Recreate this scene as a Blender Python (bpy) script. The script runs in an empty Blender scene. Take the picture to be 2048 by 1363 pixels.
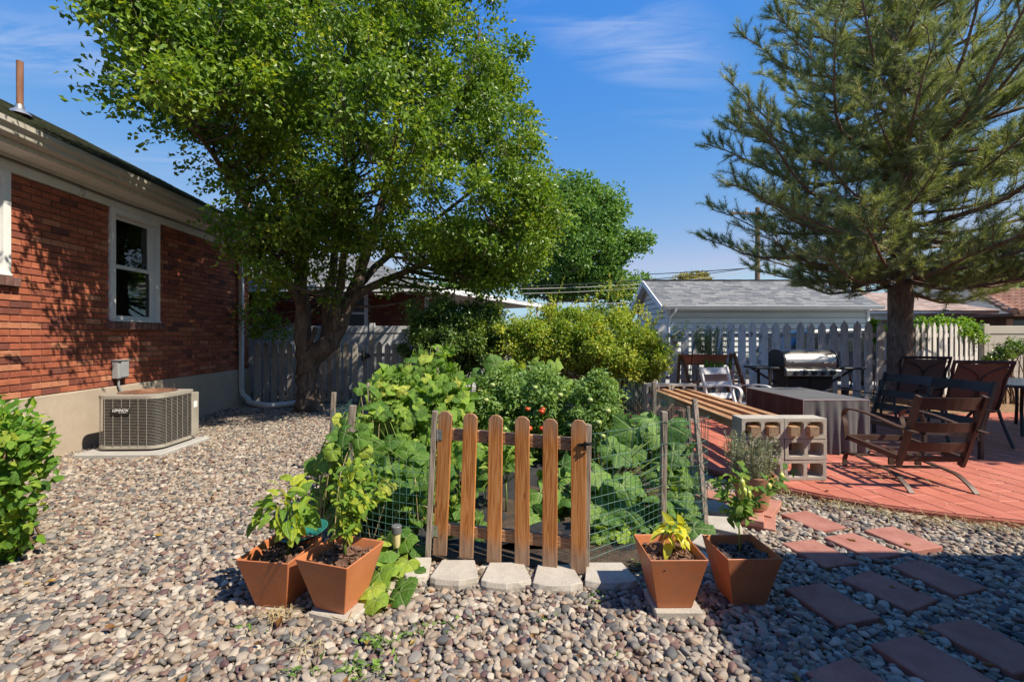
import bpy, bmesh, math, random
import numpy as np
from mathutils import Vector, Matrix, Euler

# ------------------------------------------------------------------ scene, camera, sky, sun
S = bpy.context.scene
COL = S.collection
RNG = np.random.default_rng(11)
random.seed(7)
R = math.radians
FP, CH, HY, CX = 910.0, 1.42, 672.0, 1024.0      # focal length in photo pixels, eye height, horizon row, centre column

cam_d = bpy.data.cameras.new('camera')
cam = bpy.data.objects.new('camera', cam_d)
COL.objects.link(cam)
cam.location = (0, 0, CH)
cam.rotation_euler = (R(90), 0, 0)
cam_d.sensor_width = 36.0
cam_d.lens = 36.0 * FP / 2048.0
cam_d.shift_y = -(681.5 - HY) / 2048.0
cam_d.clip_start = 0.05
cam_d.clip_end = 3000
S.camera = cam

SUN_EL, SUN_AZ = 50.0, 60.0                       # azimuth: degrees to the right of straight behind the camera
sd = Vector((math.sin(R(SUN_AZ)) * math.cos(R(SUN_EL)), -math.cos(R(SUN_AZ)) * math.cos(R(SUN_EL)), math.sin(R(SUN_EL))))
sun_d = bpy.data.lights.new('sun', 'SUN')
sun_d.energy = 5.0
sun_d.angle = R(0.53)
sun_d.color = (1.0, 0.90, 0.74)
sun = bpy.data.objects.new('sun', sun_d)
COL.objects.link(sun)
sun.rotation_euler = (-sd).to_track_quat('-Z', 'Y').to_euler()
sun.location = sd * 30

world = bpy.data.worlds.new('World')
S.world = world
world.use_nodes = True
wn, wk = world.node_tree.nodes, world.node_tree.links
wn.clear()
w_out = wn.new('ShaderNodeOutputWorld')
w_bg = wn.new('ShaderNodeBackground')
w_bg.inputs['Strength'].default_value = 0.15
sky = wn.new('ShaderNodeTexSky')
sky.sky_type = 'NISHITA'
sky.sun_disc = False
sky.sun_elevation = R(SUN_EL)
sky.sun_rotation = R(180.0 - SUN_AZ)
sky.altitude = 1300
sky.air_density = 1.0
sky.dust_density = 0.15
sky.ozone_density = 3.0
tc = wn.new('ShaderNodeTexCoord')
def wmath(op, a, b=None, c=None):
    n = wn.new('ShaderNodeMath'); n.operation = op
    for i, v in enumerate((a, b, c)):
        if v is None: continue
        if isinstance(v, (int, float)): n.inputs[i].default_value = v
        else: wk.new(v, n.inputs[i])
    return n.outputs[0]
# camera-like grading of the sky colour: deeper, more saturated blue, the same in every direction
ssep = wn.new('ShaderNodeSeparateColor'); wk.new(sky.outputs[0], ssep.inputs[0])
scomb = wn.new('ShaderNodeCombineColor')
for ci, (ga, gp, gm) in enumerate(((0.46, 1.70, 2.0), (0.97, 0.70, 3.0), (3.25, 0.05, 9.0))):
    v = wmath('MINIMUM', wmath('MULTIPLY', wmath('POWER', ssep.outputs[ci], gp), ga), gm); wk.new(v, scomb.inputs[ci])
# thin cirrus: noise on the flat cloud layer seen along each direction, in two drifts
sep = wn.new('ShaderNodeSeparateXYZ'); wk.new(tc.outputs['Generated'], sep.inputs[0])
zc = wmath('MAXIMUM', sep.outputs[2], 0.06)
cx_ = wmath('DIVIDE', sep.outputs[0], zc); cy_ = wmath('DIVIDE', sep.outputs[1], zc)
comb = wn.new('ShaderNodeCombineXYZ'); wk.new(cx_, comb.inputs[0]); wk.new(cy_, comb.inputs[1])
mp = wn.new('ShaderNodeMapping'); wk.new(comb.outputs[0], mp.inputs[0])
mp.inputs['Rotation'].default_value = (0, 0, R(24)); mp.inputs['Scale'].default_value = (1.5, 5.5, 1)
nz = wn.new('ShaderNodeTexNoise'); wk.new(mp.outputs[0], nz.inputs['Vector'])
nz.inputs['Scale'].default_value = 1.3; nz.inputs['Detail'].default_value = 9; nz.inputs['Roughness'].default_value = 0.62; nz.inputs['Distortion'].default_value = 0.7
def drift(px, py, rx, ry, rot):
    dx, dz = (px - CX) / FP, (HY - py) / FP
    m = wn.new('ShaderNodeMapping'); m.vector_type = 'TEXTURE'; wk.new(comb.outputs[0], m.inputs[0])
    m.inputs['Location'].default_value = (dx / dz, 1 / dz, 0); m.inputs['Rotation'].default_value = (0, 0, R(rot)); m.inputs['Scale'].default_value = (rx, ry, 1)
    g = wn.new('ShaderNodeTexGradient'); g.gradient_type = 'SPHERICAL'; wk.new(m.outputs[0], g.inputs[0])
    return g.outputs['Fac']
dsum = wmath('ADD', drift(1265, 75, 0.62, 0.26, 38), drift(110, 105, 1.15, 0.3, 8))
dsum = wmath('ADD', dsum, wmath('MULTIPLY', drift(1430, 240, 0.5, 0.12, 5), 0.6))
dsum = wmath('ADD', dsum, wmath('MULTIPLY', drift(420, 330, 0.8, 0.3, 10), 0.45))
cl = wmath('MULTIPLY', dsum, wmath('SUBTRACT', nz.outputs['Fac'], 0.36))
cl = wmath('MULTIPLY', cl, 2.3)
n_cl = cl.node; n_cl.use_clamp = True
cl = wmath('MINIMUM', cl, 0.6)
mx = wn.new('ShaderNodeMix'); mx.data_type = 'RGBA'
wk.new(cl, mx.inputs[0]); wk.new(scomb.outputs[0], mx.inputs[6]); mx.inputs[7].default_value = (2.7, 3.1, 4.1, 1)
wk.new(mx.outputs[2], w_bg.inputs['Color'])
wk.new(w_bg.outputs[0], w_out.inputs['Surface'])

S.view_settings.view_transform = 'Standard'
S.view_settings.look = 'None'
S.view_settings.gamma = 1.0
S.view_settings.use_curve_mapping = False
S.view_settings.exposure = 0.6
S.cycles.max_bounces = 7
S.cycles.diffuse_bounces = 4
S.cycles.glossy_bounces = 3
S.cycles.transmission_bounces = 5
S.cycles.transparent_max_bounces = 8
S.cycles.use_denoising = True
S.cycles.caustics_reflective = False
S.cycles.caustics_refractive = False

# ------------------------------------------------------------------ helpers
def at(px, py, Y): return Vector(((px - CX) * Y / FP, Y, CH - (py - HY) * Y / FP))
def gnd(px, py, z=0.0):
    Y = FP * (CH - z) / (py - HY)
    return Vector(((px - CX) * Y / FP, Y, z))
def wl(o):
    l = Vector((0, 0, 0))
    while o is not None:
        l = l + o.location; o = o.parent
    return l
def tag(o, label, cat, group=None, kind=None):
    if label: o['label'] = label
    if cat: o['category'] = cat
    if group: o['group'] = group
    if kind: o['kind'] = kind
    return o
def thing(name, label, cat, loc=(0, 0, 0), rz=0.0, group=None):
    o = bpy.data.objects.new(name, None)
    COL.objects.link(o)
    o.empty_display_size = 0.1
    o.location = loc; o.rotation_euler = (0, 0, rz)
    return tag(o, label, cat, group)
def copy_tree(o, parent=None):
    c = o.copy(); COL.objects.link(c); c.parent = parent
    for ch in list(o.children): copy_tree(ch, c)
    return c
def mesh_from(name, V, Fc, smooth=False, angle=35):
    me = bpy.data.meshes.new(name)
    V = np.asarray(V, dtype=np.float32).reshape(-1, 3)
    me.vertices.add(len(V)); me.vertices.foreach_set('co', V.ravel())
    tot = np.array([len(f) for f in Fc], dtype=np.int32) if not isinstance(Fc, np.ndarray) else np.full(len(Fc), Fc.shape[1], dtype=np.int32)
    idx = Fc.astype(np.int32).ravel() if isinstance(Fc, np.ndarray) else np.array([i for f in Fc for i in f], dtype=np.int32)
    if len(tot) == 0:
        me.update(); return me
    me.loops.add(len(idx)); me.loops.foreach_set('vertex_index', idx)
    me.polygons.add(len(tot)); me.polygons.foreach_set('loop_start', np.concatenate(([0], np.cumsum(tot)[:-1])).astype(np.int32))
    me.polygons.foreach_set('use_smooth', np.full(len(tot), bool(smooth)))
    me.update(calc_edges=True)
    me.validate()
    if smooth and angle: me.set_sharp_from_angle(angle=R(angle))
    return me
def place(name, me, mat, parent=None, loc=(0, 0, 0), rot=None, scale=None):
    o = bpy.data.objects.new(name, me); COL.objects.link(o)
    if mat is not None and len(me.materials) == 0: me.materials.append(mat)
    o.location = loc
    if rot is not None: o.rotation_euler = rot
    if scale is not None: o.scale = scale
    if parent is not None: o.parent = parent
    return o
def rotm(rx=0, ry=0, rz=0): return Euler((rx, ry, rz)).to_matrix()

class MB:
    def __init__(s): s.v = []; s.f = []
    def add(s, vs, fs):
        n = len(s.v); s.v += [tuple(v) for v in vs]; s.f += [tuple(i + n for i in f) for f in fs]; return s
    def hexa(s, c): return s.add(c, [(3, 2, 1, 0), (4, 5, 6, 7), (0, 1, 5, 4), (1, 2, 6, 5), (2, 3, 7, 6), (3, 0, 4, 7)])
    def box(s, c, size, rot=None):
        x, y, z = (d / 2 for d in size)
        vs = [Vector(p) for p in ((-x, -y, -z), (x, -y, -z), (x, y, -z), (-x, y, -z), (-x, -y, z), (x, -y, z), (x, y, z), (-x, y, z))]
        if rot is not None:
            M = rotm(0, 0, rot) if isinstance(rot, (int, float)) else rot
            vs = [M @ v for v in vs]
        c = Vector(c)
        return s.hexa([v + c for v in vs])
    def bb(s, x0, x1, y0, y1, z0, z1): return s.box(((x0 + x1) / 2, (y0 + y1) / 2, (z0 + z1) / 2), (abs(x1 - x0), abs(y1 - y0), abs(z1 - z0)))
    def bar(s, a, b, w, h, up=(0, 0, 1)):
        a, b = Vector(a), Vector(b); d = (b - a); L = d.length; d.normalize()
        u = Vector(up); sx = d.cross(u)
        if sx.length < 1e-4: sx = d.cross(Vector((0, 1, 0)))
        sx.normalize(); u = sx.cross(d)
        x, y = sx * w / 2, u * h / 2
        return s.hexa([a - x - y, a + x - y, a + x + y, a - x + y, b - x - y, b + x - y, b + x + y, b - x + y])
    def strip(s, pts, w, h, side=(1, 0, 0)):
        # a flat bar swept through points, wide along 'side', thick h across it
        P = [Vector(p) for p in pts]; sd_ = Vector(side).normalized(); vs = []; fs = []
        for i, p in enumerate(P):
            t = (P[min(i + 1, len(P) - 1)] - P[max(i - 1, 0)]).normalized()
            u = sd_.cross(t).normalized() * h / 2; x = sd_ * w / 2
            vs += [p - x - u, p + x - u, p + x + u, p - x + u]
            if i:
                a, b = 4 * (i - 1), 4 * i
                fs += [(a, a + 1, b + 1, b), (a + 1, a + 2, b + 2, b + 1), (a + 2, a + 3, b + 3, b + 2), (a + 3, a, b, b + 3)]
        e = 4 * (len(P) - 1); fs += [(3, 2, 1, 0), (e, e + 1, e + 2, e + 3)]
        return s.add(vs, fs)
    def tube(s, pts, r, n=8, caps=True):
        P = [Vector(p) for p in pts]; rr = r if isinstance(r, (list, tuple)) else [r] * len(P)
        vs = []; fs = []; nrm = None
        for i, p in enumerate(P):
            t = (P[min(i + 1, len(P) - 1)] - P[max(i - 1, 0)])
            if t.length < 1e-9: t = Vector((0, 0, 1))
            t.normalize()
            if nrm is None:
                nrm = t.cross(Vector((0, 0, 1)))
                if nrm.length < 0.05: nrm = t.cross(Vector((1, 0, 0)))
            nrm = nrm - t * nrm.dot(t)
            nrm.normalize(); b = t.cross(nrm)
            for k in range(n):
                a = 2 * math.pi * k / n
                vs.append(p + (nrm * math.cos(a) + b * math.sin(a)) * rr[i])
            if i:
                for k in range(n):
                    k2 = (k + 1) % n
                    fs.append(((i - 1) * n + k, (i - 1) * n + k2, i * n + k2, i * n + k))
        if caps: fs += [tuple(range(n - 1, -1, -1)), tuple(range((len(P) - 1) * n, len(P) * n))]
        return s.add(vs, fs)
    def lathe(s, prof, c=(0, 0, 0), n=24, sx=1, sy=1):
        vs = []; fs = []; c = Vector(c)
        for i, (r, z) in enumerate(prof):
            for k in range(n):
                a = 2 * math.pi * k / n; vs.append(c + Vector((r * math.cos(a) * sx, r * math.sin(a) * sy, z)))
            if i:
                for k in range(n): fs.append(((i - 1) * n + k, (i - 1) * n + (k + 1) % n, i * n + (k + 1) % n, i * n + k))
        return s.add(vs, fs)
    def prism(s, poly, z0, z1):
        n = len(poly); vs = [(p[0], p[1], z0) for p in poly] + [(p[0], p[1], z1) for p in poly]
        fs = [tuple(range(n - 1, -1, -1)), tuple(range(n, 2 * n))] + [(i, (i + 1) % n, n + (i + 1) % n, n + i) for i in range(n)]
        return s.add(vs, fs)
    def extr(s, poly3, d):
        n = len(poly3); d = Vector(d); a = [Vector(p) for p in poly3]
        return s.add(a + [p + d for p in a], [tuple(range(n - 1, -1, -1)), tuple(range(n, 2 * n))] + [(i, (i + 1) % n, n + (i + 1) % n, n + i) for i in range(n)])
    def mesh(s, name, off=(0, 0, 0), bevel=0, smooth=False, angle=35, seg=1):
        V = np.array(s.v, dtype=np.float64).reshape(-1, 3) - np.array(off)
        me = mesh_from(name, V, s.f, smooth and not bevel, angle)
        bm = bmesh.new(); bm.from_mesh(me)
        bmesh.ops.recalc_face_normals(bm, faces=bm.faces)
        if bevel:
            es = [e for e in bm.edges if len(e.link_faces) == 2 and e.calc_face_angle(0) > 0.5]
            bmesh.ops.bevel(bm, geom=es, offset=bevel, segments=seg, affect='EDGES', clamp_overlap=True)
            if smooth:
                for f in bm.faces: f.smooth = True
        bm.to_mesh(me); bm.free()
        if smooth and bevel: me.set_sharp_from_angle(angle=R(angle))
        return me
    def build(s, name, mat, parent=None, bevel=0, smooth=False, angle=35, seg=1):
        if parent is not None: off = wl(parent); loc = (0, 0, 0)
        else:
            V = np.array(s.v); off = Vector(((V[:, 0].min() + V[:, 0].max()) / 2, (V[:, 1].min() + V[:, 1].max()) / 2, V[:, 2].min())); loc = off
        return place(name, s.mesh(name, off, bevel, smooth, angle, seg), mat, parent, loc)
def struct(name, mb, mat, **k):
    o = mb.build(name, mat, **k); o['kind'] = 'structure'; return o
def set_attr(me, name, vals, domain='POINT', typ='FLOAT'):
    a = me.attributes.new(name, typ, domain); a.data.foreach_set('value', np.asarray(vals, dtype=np.float32).ravel())
def inpoly(px, py, poly):
    P = np.array(poly, dtype=float); x, y = np.asarray(px, dtype=float), np.asarray(py, dtype=float)
    ins = np.zeros(x.shape, dtype=bool); n = len(P); j = n - 1
    for i in range(n):
        xi, yi, xj, yj = P[i, 0], P[i, 1], P[j, 0], P[j, 1]
        c = ((yi > y) != (yj > y)) & (x < (xj - xi) * (y - yi) / ((yj - yi) if yj != yi else 1e-9) + xi)
        ins ^= c; j = i
    return ins
def edge_dist(x, y, poly):
    P = np.array(poly, dtype=float); d = np.full(np.shape(x), 1e9); n = len(P)
    for i in range(n):
        a, b = P[i], P[(i + 1) % n]; ab = b - a; L = (ab ** 2).sum() + 1e-9
        t = np.clip(((x - a[0]) * ab[0] + (y - a[1]) * ab[1]) / L, 0, 1)
        d = np.minimum(d, np.hypot(x - a[0] - t * ab[0], y - a[1] - t * ab[1]))
    return d

# ------------------------------------------------------------------ materials
MATS = {}
def nt(name):
    m = bpy.data.materials.new(name); m.use_nodes = True
    n, l = m.node_tree.nodes, m.node_tree.links
    for x in list(n): n.remove(x)
    out = n.new('ShaderNodeOutputMaterial'); b = n.new('ShaderNodeBsdfPrincipled'); l.new(b.outputs[0], out.inputs[0])
    return m, n, l, out, b
def ramp(n, stops, interp='LINEAR'):
    r = n.new('ShaderNodeValToRGB'); r.color_ramp.interpolation = interp
    e = r.color_ramp.elements
    while len(e) < len(stops): e.new(0.5)
    for i, (p, c) in enumerate(stops):
        e[i].position = p; e[i].color = (c[0], c[1], c[2], 1)
    return r
def coords(n, l, stretch=(1, 1, 1)):
    t = n.new('ShaderNodeTexCoord'); m = n.new('ShaderNodeMapping'); m.inputs['Scale'].default_value = stretch
    l.new(t.outputs['Object'], m.inputs[0]); return m.outputs[0]
def noise(n, l, vec, scale, detail=5, rough=0.55, w=None, dist=0.0):
    z = n.new('ShaderNodeTexNoise'); z.noise_dimensions = '4D'
    z.inputs['Scale'].default_value = scale; z.inputs['Detail'].default_value = detail; z.inputs['Roughness'].default_value = rough; z.inputs['Distortion'].default_value = dist
    l.new(vec, z.inputs['Vector'])
    if w is not None: l.new(w, z.inputs['W'])
    return z.outputs['Fac']
def pm(name, c1, c2=None, scale=6.0, rough=0.75, bump=0.0, bscale=40.0, metal=0.0, spec=0.4, stretch=(1, 1, 1), orand=0.0, c3=None, fine=0.0, lo=0.35, hi=0.65, bstretch=None, hrand=0.0, trans=0.0, coat=0.0, dist=0.0):
    m, n, l, out, b = nt(name)
    oi = n.new('ShaderNodeObjectInfo'); w = n.new('ShaderNodeMath'); w.operation = 'MULTIPLY'; l.new(oi.outputs['Random'], w.inputs[0]); w.inputs[1].default_value = 37.0
    vec = coords(n, l, stretch)
    c2 = c2 or tuple(x * 0.8 for x in c1)
    nf = noise(n, l, vec, scale, 6, 0.6, w.outputs[0], dist)
    stops = [(lo, c1), (hi, c2)] if c3 is None else [(lo, c1), ((lo + hi) / 2, c2), (hi, c3)]
    rp = ramp(n, stops); l.new(nf, rp.inputs[0]); colr = rp.outputs[0]
    if fine:
        f2 = noise(n, l, coords(n, l, (1, 1, 1)), bscale * 1.7, 3, 0.6, w.outputs[0])
        mr = n.new('ShaderNodeMapRange'); l.new(f2, mr.inputs[0]); mr.inputs[1].default_value = 0.3; mr.inputs[2].default_value = 0.7
        mr.inputs[3].default_value = 1 - fine; mr.inputs[4].default_value = 1 + fine
        mm = n.new('ShaderNodeMix'); mm.data_type = 'RGBA'; mm.blend_type = 'MULTIPLY'; mm.inputs[0].default_value = 1
        l.new(colr, mm.inputs[6]); l.new(mr.outputs[0], mm.inputs[7]); colr = mm.outputs[2]
    if orand or hrand:
        h = n.new('ShaderNodeHueSaturation'); mr = n.new('ShaderNodeMapRange'); l.new(oi.outputs['Random'], mr.inputs[0])
        mr.inputs[3].default_value = 1 - orand; mr.inputs[4].default_value = 1 + orand; l.new(mr.outputs[0], h.inputs['Value'])
        if hrand:
            fr = n.new('ShaderNodeMath'); fr.operation = 'FRACT'; l.new(w.outputs[0], fr.inputs[0])
            m2 = n.new('ShaderNodeMapRange'); l.new(fr.outputs[0], m2.inputs[0]); m2.inputs[3].default_value = 0.5 - hrand; m2.inputs[4].default_value = 0.5 + hrand; l.new(m2.outputs[0], h.inputs['Hue'])
        l.new(colr, h.inputs['Color']); colr = h.outputs[0]
    l.new(colr, b.inputs['Base Color'])
    b.inputs['Roughness'].default_value = rough; b.inputs['Metallic'].default_value = metal; b.inputs['Specular IOR Level'].default_value = spec
    if coat: b.inputs['Coat Weight'].default_value = coat
    if bump:
        bf = noise(n, l, coords(n, l, bstretch or stretch), bscale, 5, 0.6, w.outputs[0])
        bp = n.new('ShaderNodeBump'); bp.inputs['Strength'].default_value = min(1.0, bump); bp.inputs['Distance'].default_value = 0.004 * max(1, bump * 2); l.new(bf, bp.inputs['Height']); l.new(bp.outputs[0], b.inputs['Normal'])
    MATS[name] = m
    return m
def leafmat(name, stops, trans=0.32, rough=0.42, src='attr', spec=0.35, vein=False, gain=2.0):
    m, n, l, out, b = nt(name)
    if src == 'attr':
        a = n.new('ShaderNodeAttribute'); a.attribute_name = 'rnd'; f = a.outputs['Fac']
    else:
        a = n.new('ShaderNodeObjectInfo'); f = a.outputs['Random']
    stops = [(p, tuple(min(0.55, v * gain) for v in c)) for p, c in stops]
    rp = ramp(n, stops); l.new(f, rp.inputs[0]); colr = rp.outputs[0]
    if vein:
        def mth(op, *ar):
            q = n.new('ShaderNodeMath'); q.operation = op
            for i, v in enumerate(ar):
                if isinstance(v, (int, float)): q.inputs[i].default_value = v
                else: l.new(v, q.inputs[i])
            return q.outputs[0]
        tcn = n.new('ShaderNodeTexCoord'); sx = n.new('ShaderNodeSeparateXYZ'); l.new(tcn.outputs['Object'], sx.inputs[0]); x, y = sx.outputs[0], sx.outputs[1]
        nf = noise(n, l, coords(n, l, (1, 1, 1)), 7, 4, 0.6, f)
        if vein == 'radial':
            th = mth('ARCTAN2', x, y); rr = mth('SQRT', mth('ADD', mth('MULTIPLY', x, x), mth('MULTIPLY', y, y)))
            main = mth('MULTIPLY', mth('ABSOLUTE', mth('SINE', mth('MULTIPLY', th, 3.0))), mth('MULTIPLY', rr, 0.33))
            side = mth('ABSOLUTE', mth('SINE', mth('ADD', mth('MULTIPLY', rr, 38.0), mth('MULTIPLY', mth('ABSOLUTE', mth('SINE', mth('MULTIPLY', th, 3.0))), -7.0))))
        else:
            main = mth('ABSOLUTE', x); side = mth('ABSOLUTE', mth('SINE', mth('ADD', mth('MULTIPLY', y, 26.0), mth('MULTIPLY', mth('ABSOLUTE', x), -30.0))))
        vm = ramp(n, [(0.0, (1, 1, 1)), (0.016, (0.9, 0.9, 0.9)), (0.026, (0, 0, 0))]); l.new(main, vm.inputs[0])
        vs = ramp(n, [(0.0, (0.55, 0.55, 0.55)), (0.16, (0, 0, 0))]); l.new(side, vs.inputs[0])
        vv = mth('MAXIMUM', vm.outputs[0], vs.outputs[0])
        r2 = ramp(n, [(0.3, (0.62, 0.68, 0.55)), (0.7, (1.2, 1.15, 1.2))]); l.new(nf, r2.inputs[0])
        mm = n.new('ShaderNodeMix'); mm.data_type = 'RGBA'; mm.blend_type = 'MULTIPLY'; mm.inputs[0].default_value = 1; l.new(colr, mm.inputs[6]); l.new(r2.outputs[0], mm.inputs[7])
        m3 = n.new('ShaderNodeMix'); m3.data_type = 'RGBA'; m3.blend_type = 'MIX'; l.new(mth('MULTIPLY', vv, 0.5), m3.inputs[0]); l.new(mm.outputs[2], m3.inputs[6]); m3.inputs[7].default_value = (0.30, 0.38, 0.16, 1); colr = m3.outputs[2]
        bp = n.new('ShaderNodeBump'); bp.inputs['Strength'].default_value = 0.5; bp.inputs['Distance'].default_value = 0.02; bp.invert = True
        l.new(mth('ADD', vv, mth('MULTIPLY', noise(n, l, coords(n, l, (1, 1, 1)), 16, 3, 0.5), 0.9)), bp.inputs['Height']); l.new(bp.outputs[0], b.inputs['Normal'])
    l.new(colr, b.inputs['Base Color']); b.inputs['Roughness'].default_value = rough; b.inputs['Specular IOR Level'].default_value = spec
    t = n.new('ShaderNodeBsdfTranslucent')
    tm = n.new('ShaderNodeMix'); tm.data_type = 'RGBA'; tm.blend_type = 'MULTIPLY'; tm.inputs[0].default_value = 1; l.new(colr, tm.inputs[6]); tm.inputs[7].default_value = (1.9, 1.75, 0.7, 1)
    l.new(tm.outputs[2], t.inputs[0])
    ms = n.new('ShaderNodeMixShader'); ms.inputs[0].default_value = trans
    l.new(b.outputs[0], ms.inputs[1]); l.new(t.outputs[0], ms.inputs[2]); l.new(ms.outputs[0], out.inputs[0])
    MATS[name] = m
    return m
def glassmat(name, tint=(0.8, 0.85, 0.85), rough=0.02):
    m, n, l, out, b = nt(name)
    b.inputs['Base Color'].default_value = (*tint, 1); b.inputs['Transmission Weight'].default_value = 1; b.inputs['Roughness'].default_value = rough; b.inputs['IOR'].default_value = 1.45
    return m
def woodmat(name, c1, c2, c3=None, axis=2, scale=30.0, rough=0.75, orand=0.1, bump=0.4, lo=0.3, hi=0.7, knots=0.0):
    """growth bands and fibres running along one axis, with a few knots"""
    m, n, l, out, b = nt(name)
    oi = n.new('ShaderNodeObjectInfo'); w = n.new('ShaderNodeMath'); w.operation = 'MULTIPLY'; l.new(oi.outputs['Random'], w.inputs[0]); w.inputs[1].default_value = 53.0
    def stv(f, g):
        st = [f] * 3; st[axis] = g; return coords(n, l, tuple(st))
    band = noise(n, l, stv(scale * 1.6, scale * 0.075), 1.0, 3, 0.5, w.outputs[0], 0.6)
    fibre = noise(n, l, stv(scale * 9, scale * 0.22), 1.0, 5, 0.65, w.outputs[0], 0.2)
    mul = n.new('ShaderNodeMath'); mul.operation = 'MULTIPLY'; l.new(band, mul.inputs[0]); mul.inputs[1].default_value = 5.0
    fr = n.new('ShaderNodeMath'); fr.operation = 'PINGPONG'; l.new(mul.outputs[0], fr.inputs[0]); fr.inputs[1].default_value = 0.5
    mixf = n.new('ShaderNodeMath'); mixf.operation = 'MULTIPLY_ADD'; l.new(fr.outputs[0], mixf.inputs[0]); mixf.inputs[1].default_value = 0.75
    half = n.new('ShaderNodeMath'); half.operation = 'MULTIPLY'; l.new(fibre, half.inputs[0]); half.inputs[1].default_value = 0.62; l.new(half.outputs[0], mixf.inputs[2])
    stops = [(lo, c1), (hi, c2)] if c3 is None else [(lo, c1), ((lo + hi) / 2, c2), (hi, c3)]
    rp = ramp(n, stops); l.new(mixf.outputs[0], rp.inputs[0]); colr = rp.outputs[0]
    if knots:
        vo = n.new('ShaderNodeTexVoronoi'); vo.voronoi_dimensions = '4D'; vo.inputs['Scale'].default_value = 1.0; l.new(stv(15, 5.5), vo.inputs['Vector']); l.new(w.outputs[0], vo.inputs['W'])
        kr = ramp(n, [(0.0, (knots,) * 3), (0.10, (knots * .8,) * 3), (0.17, (0, 0, 0))]); l.new(vo.outputs['Distance'], kr.inputs[0])
        mm = n.new('ShaderNodeMix'); mm.data_type = 'RGBA'; l.new(kr.outputs[0], mm.inputs[0]); l.new(colr, mm.inputs[6]); mm.inputs[7].default_value = (c1[0] * .35, c1[1] * .35, c1[2] * .4, 1); colr = mm.outputs[2]
    h = n.new('ShaderNodeHueSaturation'); mr = n.new('ShaderNodeMapRange'); l.new(oi.outputs['Random'], mr.inputs[0]); mr.inputs[3].default_value = 1 - orand; mr.inputs[4].default_value = 1 + orand; l.new(mr.outputs[0], h.inputs['Value']); l.new(colr, h.inputs['Color'])
    l.new(h.outputs[0], b.inputs['Base Color']); b.inputs['Roughness'].default_value = rough; b.inputs['Specular IOR Level'].default_value = 0.25
    bp = n.new('ShaderNodeBump'); bp.inputs['Strength'].default_value = bump; bp.inputs['Distance'].default_value = 0.003; l.new(mixf.outputs[0], bp.inputs['Height']); l.new(bp.outputs[0], b.inputs['Normal'])
    MATS[name] = m
    return m

# ------------------------------------------------------------------ leaf clouds
def norm(a): return a / (np.linalg.norm(a, axis=1, keepdims=True) + 1e-9)
def leaf_cloud(P, D, N, L, W, fold=0.25, curl=0.15):
    """folded pointed leaves: base at P, axis D, upper side N; 4 triangles each"""
    n = len(P); D = norm(D); Sd = norm(np.cross(D, N)); N = np.cross(Sd, D)
    L = L.reshape(-1, 1); W = W.reshape(-1, 1)
    mid = P + D * L * 0.5 - N * W * fold * 0.6
    lft = P + D * L * 0.42 + Sd * W * 0.5 + N * W * fold * 0.5
    rgt = P + D * L * 0.42 - Sd * W * 0.5 + N * W * fold * 0.5
    tip = P + D * L - N * L * curl
    V = np.stack([P, lft, mid, rgt, tip], axis=1).reshape(-1, 3)
    o = (np.arange(n) * 5).reshape(-1, 1)
    T = np.concatenate([o + np.array([[0, 2, 1]]), o + np.array([[0, 3, 2]]), o + np.array([[1, 2, 4]]), o + np.array([[2, 3, 4]])], axis=0)
    return V, T
def rand_dirs(n, rng=None):
    rng = rng or RNG
    return norm(rng.normal(size=(n, 3)))
def leaf_object(name, V, T, per, rnd, mat, parent, off=None, kind=None):
    off = np.array(wl(parent)) if off is None else np.array(off)
    me = mesh_from(name, V - off, T)
    set_attr(me, 'rnd', np.repeat(rnd, per))
    o = place(name, me, mat, parent)
    if kind: o['kind'] = kind
    return o
def clump_points(poly, Y0, n, rad, thick, flat=1.0, tmin=0.3, rng=None, k=0.9, ybias=0.0):
    """clump centres spread through a crown whose outline at depth Y0 is poly; the crown is as deep as it is wide"""
    rng = rng or RNG
    P = np.array(poly, dtype=float); x0, y0 = P.min(0); x1, y1 = P.max(0); out = []
    sc = Y0 / FP
    while len(out) < n:
        x = rng.uniform(x0, x1, 400); y = rng.uniform(y0, y1, 400)
        ok = inpoly(x, y, poly); x, y = x[ok], y[ok]
        d = edge_dist(x, y, poly) * sc
        for xi, yi, di in zip(x, y, d):
            if di < rad * 0.75 and rng.random() > 0.06: continue
            T = min(thick, k * di + tmin)
            u = rng.uniform(-1, 1); u = math.copysign(abs(u) ** 0.7, u)
            Yc = Y0 + u * T + ybias * T
            out.append(at(xi, yi, Yc))
    return np.array([tuple(p) for p in out[:n]])
def clump_leaves(C, per, rad, L, W, up=0.45, rng=None, jit=0.35, shell=0.55, fold=0.25, curl=0.2, flat=0.8, centre=None):
    rng = rng or RNG
    n = len(C) * per
    cs = np.repeat(C, per, axis=0)
    r_ = np.repeat(rad * rng.uniform(1 - jit, 1 + jit, len(C)), per).reshape(-1, 1)
    d = rand_dirs(n, rng); rr = (shell + (1 - shell) * rng.random((n, 1))) * rng.uniform(0.55, 1.0, (n, 1))
    off = d * rr * r_; off[:, 2] *= flat
    P = cs + off
    out = d.copy()
    D = norm(out * 0.7 + rand_dirs(n, rng) * 0.9 + np.array([0, 0, -0.15]))
    Nn = norm(rand_dirs(n, rng) * 0.75 + out * 0.55 + np.array([0, 0, up]))
    ll = L * rng.uniform(0.7, 1.25, n); ww = W * rng.uniform(0.75, 1.2, n)
    V, T = leaf_cloud(P, D, Nn, ll, ww, fold, curl)
    crnd = np.repeat(rng.random(len(C)), per)
    rnd = np.clip(0.6 * rng.random(n) + 0.4 * crnd, 0, 1)
    return V, T, rnd
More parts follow.
